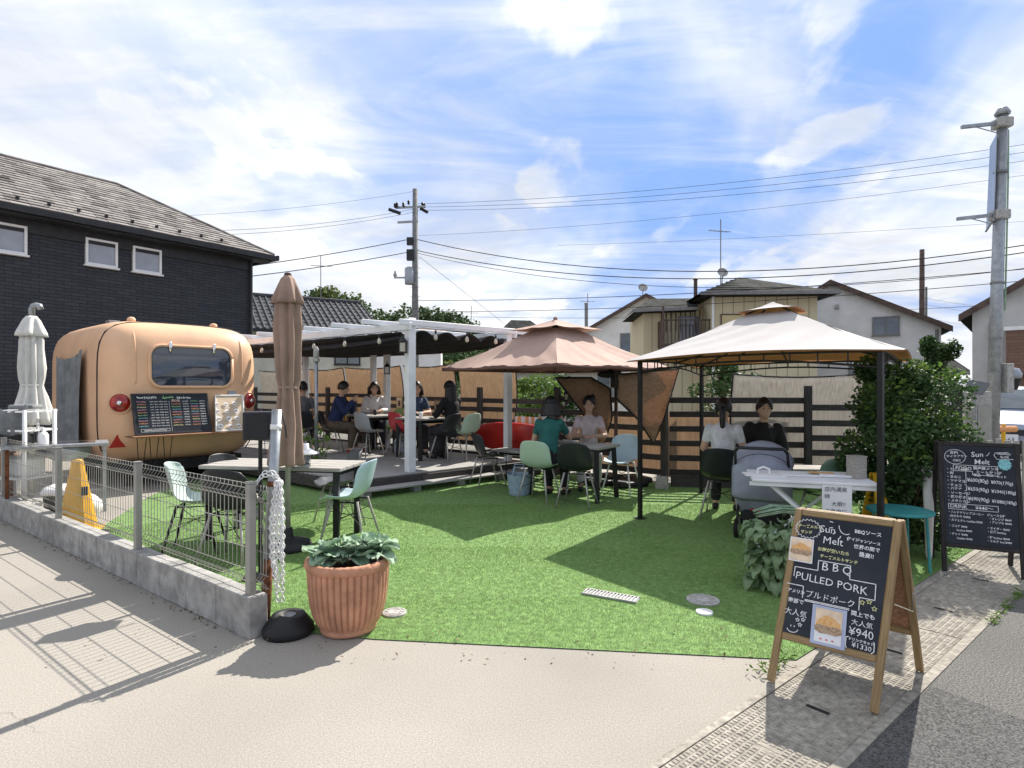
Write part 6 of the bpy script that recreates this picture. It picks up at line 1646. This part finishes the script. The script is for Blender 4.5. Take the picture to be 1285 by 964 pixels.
window(yh, -.6, 3.9, .9, 1.2, 'trim_grey', 'glass', 1.28)
def dish(label, p, s=.28, mast=.6):
    t = thing('satellite_dish', label, 'dish', p)
    B(True).tube([(0, 0, -mast), (0, 0, 0)], .02, 6).build('mast', 'trim_grey', t)
    B(True).lathe([(.001, 0), (s * .5, .02), (s, .09), (s * 1.02, .09), (s * .5, .03)], (0, 0, .1), 20, axis=Matrix.Rotation(R(65), 3, 'X')).build('bowl', 'stone_light', t, smooth=True)
    B(True).tube([(0, -.05, -.1), (0, -.4, .1)], .012, 5).build('feed_arm', 'black_metal', t)
def antenna(label, p, h=3.2, arms=6):
    t = thing('tv_antenna', label, 'antenna', p)
    B(True).tube([(0, 0, 0), (0, 0, h)], .022, 6).build('mast', 'trim_grey', t)
    B(True).tube([(-.5, 0, h - .5), (.5, .2, h - .5)], .014, 5).build('boom', 'trim_grey', t)
    for i in range(arms): B(True).tube([(-.45 + i * .18, -.25 + i * .07, h - .5), (-.45 + i * .18, .3 + i * .07, h - .42)], .008, 5).build('element', 'trim_grey', t)
antenna('tall thin aerial mast on the roof of the yellow house', (9.2, 26.0, 5.9), 3.0)
dish('grey satellite dish on the aerial mast of the yellow house', (9.05, 25.4, 6.3), .22, .4)
dish('grey satellite dish on the ridge of the white house', (8.0, 36.1, 7.45), .28, .4)
antenna('thin aerial on the roof behind the closed umbrella', (-9.6, 29.6, 5.9), 2.2, 4)
antenna('thin aerial between the pyramid roof and the white house', (4.75, 37, 4.8), 2.6, 4)
antenna('thin aerial far behind the pergola beam', (-2.9, 42, 5.3), 2.0, 3)
# stove pipe
t = thing('chimney_pipe', 'thin grey chimney pipe on the roof of the yellow house', 'chimney', (7.75, 24.9, 5.3))
B(True).tube([(0, 0, 0), (0, 0, .75)], .08, 8).build('pipe', 'brown_trim', t); B(True).lathe([(.10, .73), (.11, .78), (.02, .82)], n=10).build('cap', 'brown_trim', t)

# ================================================================== POLES AND WIRES
up = thing('utility_pole', 'tall concrete utility pole with crossarms and transformer behind the pergola', 'utility pole', at(521, 486, 28) - V(0, 0, 1.5))
x0, y0 = up.location.x, up.location.y
B(True).tube([(0, 0, 0), (0, 0, 10.9)], [.19, .12], 12).build('shaft', 'conc_pole', up, smooth=True)
for z, a, b2 in ((10.05, -.95, .5), (9.35, -.85, .15)):
    B(True).bar((a, .1, z), (b2, -.1, z), .09, .09).build('crossarm', 'galv', up)
for x, z in ((-.85, 10.05), (-.55, 10.05), (.35, 10.05), (-.3, 10.15), (-.95, 10.0), (.45, 10.0)):
    B(True).lathe([(.03, 0), (.07, .05), (.05, .10), (.075, .15), (.03, .22)], (x, -.05, z), 8).build('insulator', 'black_plastic', up)
B(True).tube([(-1.25, 0, 9.95), (-.7, 0, 9.75)], .08, 8).build('fuse', 'black_plastic', up); B(True).tube([(.25, 0, 10.0), (.6, 0, 9.8)], .08, 8).build('fuse', 'black_plastic', up)
B(True).lathe([(.2, 0), (.22, .05), (.22, .75), (.15, .82)], (-.25, -.15, 6.35), 14).build('transformer', 'galv', up, smooth=True)
B(True).box((-.2, -.1, 7.75), (.35, .25, .5)).build('terminal_box', 'black_plastic', up); B(True).box((-.22, -.1, 8.4), (.3, .2, .35)).build('terminal_box', 'black_plastic', up)
B(True).bar((-1.0, 0, 6.7), (0, 0, 6.7), .07, .07).build('bracket', 'galv', up); B(True).lathe([(.05, 0), (.1, .1), (.03, .3)], (-.95, 0, 6.72), 8).build('insulator', 'stone_light', up)
for i in range(14): B(True).tube([(-.25, 0, 2.2 + i * .45), (.25, 0, 2.2 + i * .45)], .012, 4).build('step_bolt', 'galv', up)
wp2 = thing('timber_pole', 'slim dark pole between the grey house and the banner pole', 'pole', at(1157, 486, 30) - V(0, 0, 1.5))
B(True).tube([(0, 0, 0), (0, 0, 8.5)], [.15, .11], 10).build('shaft', 'brown_trim', wp2, smooth=True)
B(True).tube([(.22, 0, 0), (.22, 0, 6.6)], .05, 8).build('cable_guard', 'trim_grey', wp2)
for i in range(10): B(True).tube([(-.2, 0, 2 + i * .55), (.2, 0, 2 + i * .55)], .012, 4).build('step_bolt', 'galv', wp2)
t = thing('short_pole', 'thin grey pole behind the parasol left of the white house', 'pole', at(735.5, 486, 34) - V(0, 0, 1.5))
B(True).tube([(0, 0, 0), (0, 0, 6.3)], .09, 8).build('shaft', 'trim_grey', t); B(True).lathe([(.1, 6.28), (.1, 6.36), (.02, 6.4)], n=8).build('cap', 'trim_grey', t)
def wire(label, a, b, sag, r=.012):
    A = at(*a); Bq = at(*b); pts = []
    for i in range(25):
        f = i / 24; p = A.lerp(Bq, f); p.z -= sag * 4 * f * (1 - f); pts.append(p)
    return tag(B().tube(pts, r, 5).build('overhead_wire', 'wire'), label, 'wire', 'overhead wires')
wire('topmost thin wire running right from the utility pole head', (521, 256, 28), (1420, 160, 20), .5, .008)
wire('second thin wire running right from the utility pole head', (521, 260, 28), (1420, 170, 20), .55, .008)
wire('third thin wire running right from the utility pole head', (521, 264, 28), (1420, 182, 20), .55, .008)
wire('fine wire crossing the blue sky below the pole head wires', (521, 296, 28), (1420, 200, 20), .4, .006)
wire('upper thick sagging cable from the middle of the utility pole', (521, 300, 28), (1420, 285, 18), 1.45, .018)
wire('lower thick sagging cable from the middle of the utility pole', (521, 314, 28), (1420, 295, 18), 1.35, .018)
wire('thin cable just below the two thick sagging cables', (521, 317, 28), (1420, 318, 18), 1.35, .011)
wire('low cable above the roofs right of the utility pole', (521, 377, 28), (1420, 325, 18), .35, .013)
wire('lowest twisted cable just above the roofs', (521, 391, 28), (1420, 340, 18), .35, .012)
wire('faint wire passing over the white house gable', (560, 397, 34), (1420, 372, 24), .4, .010)
wire('guy wire slanting down from the utility pole behind the parasol', (521, 318, 28), (640, 412, 38), 0, .010)
wire('upper wire running left from the utility pole head', (521, 262, 28), (200, 290, 24), .3, .008)
wire('second wire running left from the utility pole head', (521, 266, 28), (200, 296, 24), .3, .008)
wire('faint topmost wire running left from the utility pole', (521, 240, 28), (200, 272, 24), .2, .006)
wire('upper thick cable running left from the utility pole', (515, 300, 28), (250, 342, 22), .1, .018)
wire('lower thick cable running left from the utility pole', (515, 316, 28), (250, 354, 22), .1, .018)
wire('fine wire across the open sky right of the centre', (700, 308, 40), (1420, 268, 30), .2, .008)
wire('upper service wire from the slim dark pole to the right', (1160, 374, 30), (1400, 392, 20), .2, .008)
wire('middle service wire from the slim dark pole to the right', (1160, 382, 30), (1400, 402, 20), .2, .008)
wire('lower service wire from the slim dark pole to the right', (1160, 398, 30), (1400, 412, 20), .3, .008)
# banner pole at right
bp0 = V(6.90, 8.5, 0); bp1 = V(7.07, 8.5, 5.42)
bpz = lambda z: bp0.lerp(bp1, z / 5.42)
bp = thing('banner_pole', 'galvanised street pole with banner brackets at the right edge', 'pole', bp0)
B().tube([bp0, bp1], [.085, .068], 16).build('shaft', 'galv', bp, smooth=True)
B().lathe([(.09, 0), (.10, .03), (.06, .10), (.02, .13)], bp1, 14).build('cap', 'galv', bp)
for z, ln_ in ((5.30, .60), (3.98, .62)):
    p = bpz(z); B().box(p, (.20, .19, .14)).build('clamp', 'stone_light', bp, bevel=.02)
    ar = B().bar(p + V(-.1, 0, 0), p + V(-ln_, -.02, -.06), .045, .045).build('bracket_arm', 'galv', bp); B().tube([p + V(-.05, 0, -.14), p + V(-ln_ * .65, -.02, -.06)], .008, 5).build('brace', 'galv', ar)
for z in (4.6, 3.0, 2.2, 1.72, 1.35): B().tube([bpz(z - .015), bpz(z + .015)], .086, 14).build('band', 'trim_grey', bp)
B().tube([bpz(5.2) + V(.075, -.02, 0), bpz(4.5) + V(.085, -.03, 0), bpz(3.6) + V(.085, -.04, 0), bpz(2.6) + V(.09, -.04, 0)], .012, 6).build('cable', 'leaf_cabbage', bp)
bn = thing('street_banner', 'narrow pale banner on the street pole seen almost edge on', 'banner', bpz(4.6))
B().prism([bpz(5.12) + V(-.12, -.05, 0), bpz(5.12) + V(.12, .36, 0), bpz(3.86) + V(.10, .36, 0), bpz(3.86) + V(-.12, -.05, .06)], V(.012, 0, 0)).build('cloth', 'frosted', bn)
B().tube([bpz(3.86) + V(-.12, -.05, .04), bpz(3.86) + V(.10, .36, -.02)], .015, 6).build('bottom_rod', 'galv', bn)
mb2 = thing('meter_box', 'beige meter box with a dark lamp strapped to the street pole', 'meter box', bpz(1.6) + V(.09, 0, 0))
B(True).box((.06, 0, .03), (.10, .22, .42)).build('box_body', 'stone_light', mb2, bevel=.01); B(True).lathe([(.10, .0), (.11, .06), (.07, .14), (.02, .15)], (.18, 0, .03), 14).build('lamp_dome', 'frosted', mb2, smooth=True)
B(True).lathe([(.05, -.14), (.09, -.02), (.10, .02)], (.18, 0, .0), 14).build('lamp_body', 'black_plastic', mb2)
eb = thing('electric_cabinet', 'grey electric cabinet beside the foot of the street pole', 'cabinet', (6.60, 8.4, 0))
B(True).box((0, 0, .72), (.27, .25, 1.44)).build('cabinet_body', 'stone_light', eb, bevel=.015); B(True).box((.02, -.13, .8), (.18, .01, .9)).build('door', 'fence_steel', eb)
so = thing('solar_panel', 'small tilted solar panel on a stake before the electric cabinet', 'solar panel', (6.45, 8.2, 0))
B(True).tube([(0, 0, 0), (0, 0, 1.45)], .012, 6).build('stake', 'galv', so); B(True).box((0, 0, 1.5), (.20, .26, .015), Euler((.3, -.9, .2)).to_matrix()).build('panel', 'glass_dark', so)
rb_ = thing('road_barrier', 'orange and white horizontal road barrier behind the shrub', 'barrier', (7.0, 9.6, 0))
for i in range(8): B(True).tube([(-1.2 + i * .3, 0, .82), (-.9 + i * .3, 0, .82)], .05, 10).build('band', 'chalk_orange' if i % 2 else 'white_plastic', rb_)
for x in (-1.0, 1.0): B(True).tube([(x, 0, 0), (x, 0, .9)], .03, 8).build('stand', 'yellow', rb_)
# ================================================================== CAR
car = thing('parked_car', 'pale silver blue hatchback parked nose on behind the street pole', 'car', (10.45, 12.45, 0), -.66)
secs = []                                    # y from nose back: (y, half width low, z bottom, z belt, half width top, z top)
b = B(True)
prof = [(0, .70, .30, .62, .66), (.06, .80, .22, .70, .74), (.35, .84, .20, .84, .78), (.95, .85, .20, .93, .80), (1.3, .85, .2, .98, .80), (2.6, .85, .2, 1.0, .8), (3.7, .83, .22, 1.0, .78), (3.9, .75, .35, .9, .7)]
ring = []
for (y, hw, zb, zt, ht) in prof:
    ring.append([V(-hw * .93, y, zb), V(-hw, y, zb + .12), V(-hw, y, zt - .16), V(-ht, y, zt - .03), V(-ht * .6, y, zt + .015), V(0, y, zt + .03), V(ht * .6, y, zt + .015), V(ht, y, zt - .03), V(hw, y, zt - .16), V(hw, y, zb + .12), V(hw * .93, y, zb)])
k = 11; vs = [p for r_ in ring for p in r_]; fs = [tuple(range(k)), tuple(range((len(ring) - 1) * k, len(ring) * k))[::-1]]
for i in range(len(ring) - 1):
    for j in range(k): fs.append((i * k + j, (i + 1) * k + j, (i + 1) * k + (j + 1) % k, i * k + (j + 1) % k))
b.add(vs, fs).build('body', 'car_paint', car, smooth=False, bevel=.03)
cab = [(1.05, .76, .94), (1.75, .60, 1.44), (2.6, .60, 1.50), (3.5, .58, 1.38), (3.85, .70, .95)]
b = B(True); ring = [[V(-w_, y, z_), V(-w_ * .55, y, z_ + .025), V(w_ * .55, y, z_ + .025), V(w_, y, z_)] for y, w_, z_ in cab]
vs = [p for r_ in ring for p in r_] + [V(-.79, 1.05, .93), V(.79, 1.05, .93), V(-.79, 3.85, .93), V(.79, 3.85, .93)]
fs = []
for i in range(4):
    for j in range(3): fs.append((i * 4 + j, i * 4 + j + 1, (i + 1) * 4 + j + 1, (i + 1) * 4 + j))
fs += [(20, 0, 4, 8, 12, 16, 22), (21, 23, 19, 15, 11, 7, 3)]
b.add(vs, fs).build('cabin', 'car_paint', car, bevel=.02)
B(True).add([(-.68, 1.10, 1.015), (.68, 1.10, 1.015), (.56, 1.68, 1.425), (0, 1.68, 1.45), (-.56, 1.68, 1.425)], [(0, 1, 2, 3, 4)]).build('windscreen', 'glass', car, solid=.03)
for s in (-1, 1): B(True).add([(s * .79, 1.35, 1.0), (s * .64, 1.85, 1.40), (s * .64, 3.2, 1.38), (s * .78, 3.5, 1.0)], [(0, 1, 2, 3)]).build('side_window', 'glass_dark', car, solid=.03)
B(True).box((0, .0, .55), (1.05, .06, .12)).build('grille', 'black_plastic', car, bevel=.01); B(True).box((0, .02, .30), (1.25, .08, .16)).build('air_intake', 'black_plastic', car, bevel=.01)
B(True).box((0, -.03, .58), (.10, .04, .07)).build('badge', 'chrome', car, bevel=.01)
for s in (-1, 1):
    B(True).ball((s * .60, .10, .62), (.19, .10, .085), 14, 8).build('headlight', 'frosted', car, smooth=True)
    B(True).ball((s * .93, 1.25, 1.0), (.10, .07, .07), 10, 7).build('mirror', 'car_paint', car, smooth=True)
    for y in (.75, 3.1):
        wh = B(True).lathe([(.26, -.10), (.30, -.07), (.30, .07), (.26, .10), (.15, .1)], (s * .76, y, .30), 24, axis=Matrix.Rotation(PI / 2, 3, 'Y')).build('wheel', 'tyre', car, smooth=True)
        B(True).lathe([(.18, -.101), (.18, .104), (.05, .11)], (s * .76, y, .30), 16, axis=Matrix.Rotation(PI / 2, 3, 'Y')).build('rim', 'galv', wh)
pltp = B(True).box((0, -.045, .42), (.36, .02, .18)).build('number_plate', 'paper', car)
Mc = car.matrix_basis
text(pltp, '54-63', .11, Mc @ Matrix.Translation((-.14, -.058, .37)) @ Matrix.Rotation(PI / 2, 4, 'X'), MATS['ink'], 'plate_number')

# ================================================================== TREES AND HILL
hl = B()
def hill_z(x):
    return (9.6 + 8.6 * math.exp(-((x + 38) / 18) ** 2) + 3.4 * math.exp(-((x + 14) / 9) ** 2) + 1.0 * math.sin(x * .31)) * (1 if x < -6 else max(.25, 1 - (x + 6) * .07))
hl.grid(lambda u, v: V(-80 + u * 110, 100 + 40 * v, -1 + (hill_z(-80 + u * 110) - 1) * min(1, v * 2.2)), 40, 8)
tag(hl.build('hill', 'leaf_far', smooth=True), kind='structure')
cd, cy_ = [], []
for i in range(150):
    x = random.uniform(-75, 8); f = random.random(); y = 100 + 20 * f; zt = -1 + (hill_z(x) - 1) * min(1, f * .5 * 2.2)
    r = random.uniform(2.2, 4.0); tgt = cy_ if random.random() < .25 else cd
    c = V(x, y, max(2, zt) + r * .6)
    for k in range(300):
        d = V(*rng.normal(size=3)).normalized() * r * random.uniform(.6, 1.05); d.z *= .8; tgt.append(c + d)
for i in range(60):                               # skyline crowns
    x = random.uniform(-75, 6); r = random.uniform(1.8, 3.6); c = V(x, 118 + random.uniform(-4, 4), hill_z(x) - 2 + random.uniform(-1, 1.0) + r * .3); tgt = cy_ if random.random() < .15 else cd
    for k in range(360):
        d = V(*rng.normal(size=3)).normalized() * r * random.uniform(.5, 1.08); d.z *= .85; tgt.append(c + d)
tag(leaf_mesh('hill_wood', cd, .75, MATS['leaf_far'], None, aspect=.8), 'dark green wooded hillside beyond the rooftops', 'wood', kind='stuff')
tag(leaf_mesh('bamboo_grove', cy_, .75, MATS['leaf_far_y'], None, aspect=.8), 'yellow green bamboo patches on the wooded hill', 'wood', kind='stuff')
def tree(label, loc, hgt, rad, n, leafs, m='leaf', name='leafy_tree'):
    t = thing(name, label, 'tree', loc)
    tr = B(True).tube([(0, 0, 0), (.03 * hgt * .3, 0, hgt * .35), (0, .02, hgt * .75)], [rad * .09, rad * .06, rad * .02], 8); lobes = []
    for i in range(14):
        a = random.uniform(0, 6.28); z_ = hgt * random.uniform(.4, .97); rr = rad * random.uniform(.2, .8) * (1.1 - abs(z_ / hgt - .65))
        p = V(rr * math.cos(a), rr * math.sin(a), z_); lobes.append((p, rad * random.uniform(.25, .45))); tr.tube([(0, 0, z_ * .6), p], [rad * .03, rad * .008], 5)
    tr.build('trunk', 'bark', t)
    cen = []
    for i in range(n):
        p, r = random.choice(lobes); cen.append(p + V(*rng.normal(size=3)).normalized() * r * random.random() ** .35)
    leaf_mesh('crown', cen, leafs, MATS[m], t, True); return t
tree('dark round tree between the grey house and the street pole', (15.6, 21.5, 0), 3.2, 1.0, 2600, .17)
tree('dark leafy tree showing above the gazebo shade cloth', (4.0, 11.2, 0), 2.15, .7, 2000, .10)
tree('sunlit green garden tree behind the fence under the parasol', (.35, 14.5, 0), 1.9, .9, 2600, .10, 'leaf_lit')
tree('garden tree behind the fence beside the parasol mast', (1.25, 15.0, 0), 1.7, .7, 1800, .10, 'leaf')
tree('green tree seen between the reed screens', (-1.6, 14.2, 0), 2.2, .6, 1500, .10, 'leaf')
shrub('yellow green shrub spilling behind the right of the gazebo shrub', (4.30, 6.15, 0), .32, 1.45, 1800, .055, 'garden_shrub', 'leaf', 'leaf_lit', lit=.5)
gable_house('small grey shed in the garden behind the parasol', (1.2, 18.5, 0), .1, 3.0, 2.5, 2.0, 2.4, 'stucco_grey', 'slate_roof', 'trim_grey', [(-.6, 1.3, .7, .6, 'white_plastic', 'glass')], 'x', .2)

# small fittings on the house walls
for o in [o for o in C.objects if o.get('category') == 'house']:
    lb_ = o['label']
    if lb_.startswith('white rendered'):
        B(True).box((-.3, -.12, 5.6), (.3, .24, .3)).build('vent_hood', 'trim_grey', o); B(True).box((-2.3, -.2, 3.7), (.7, .4, .55)).build('air_conditioner', 'white_plastic', o)
        B(True).tube([(.9, -.06, 4.9), (.9, -.06, .1)], .06, 8).build('downpipe', 'trim_grey', o)
    if lb_.startswith('pale grey'):
        B(True).box((-.1, -.08, 5.1), (.16, .16, .16)).build('wall_lamp', 'stone_light', o); B(True).tube([(3.55, -.06, 3.9), (3.55, -.06, .1)], .06, 8).build('downpipe', 'trim_grey', o)
        B(True).box((2.6, -.25, 1.3), (.8, .35, .6)).build('air_conditioner', 'white_plastic', o)
# debris: dry leaves and grit on the concrete along the kerb
cen = []
for i in range(170):
    t_ = random.uniform(.1, 7); p = W0 + wd_ * t_ - wn_ * abs(random.gauss(0, .035)); cen.append(V(p.x, p.y, .006))
for i in range(60): cen.append(V(random.uniform(-2.5, 1.4), random.uniform(3.15, 3.62), .02))
tag(leaf_mesh('leaf_litter', cen, .022, mat('dry_leaf', (.16, .11, .06), .9), None, up=2.0, aspect=.6), 'small dry leaves and grit lying along the kerb', 'litter', kind='stuff')

def crack(p0, p1, w, seed):
    b = B(); rr = random.Random(seed); n = 26; prev = None
    for i in range(n + 1):
        f = i / n; p = V(*p0, .003).lerp(V(*p1, .003), f); d = (V(*p1, 0) - V(*p0, 0)).normalized(); sd = V(-d.y, d.x, 0)
        p = p + sd * rr.gauss(0, .012); ww = w * rr.uniform(.3, 1) * (1 - abs(2 * f - 1) ** 3)
        cur = (p - sd * ww, p + sd * ww)
        if prev: b.poly([prev[0], cur[0], cur[1], prev[1]])
        prev = cur
    tag(b.build('pavement_crack', mat('crack', (.11, .10, .09), .95)), kind='structure')
crack((-2.9, 3.0), (-2.0, 2.55), .0012, 3)
flush_texts()
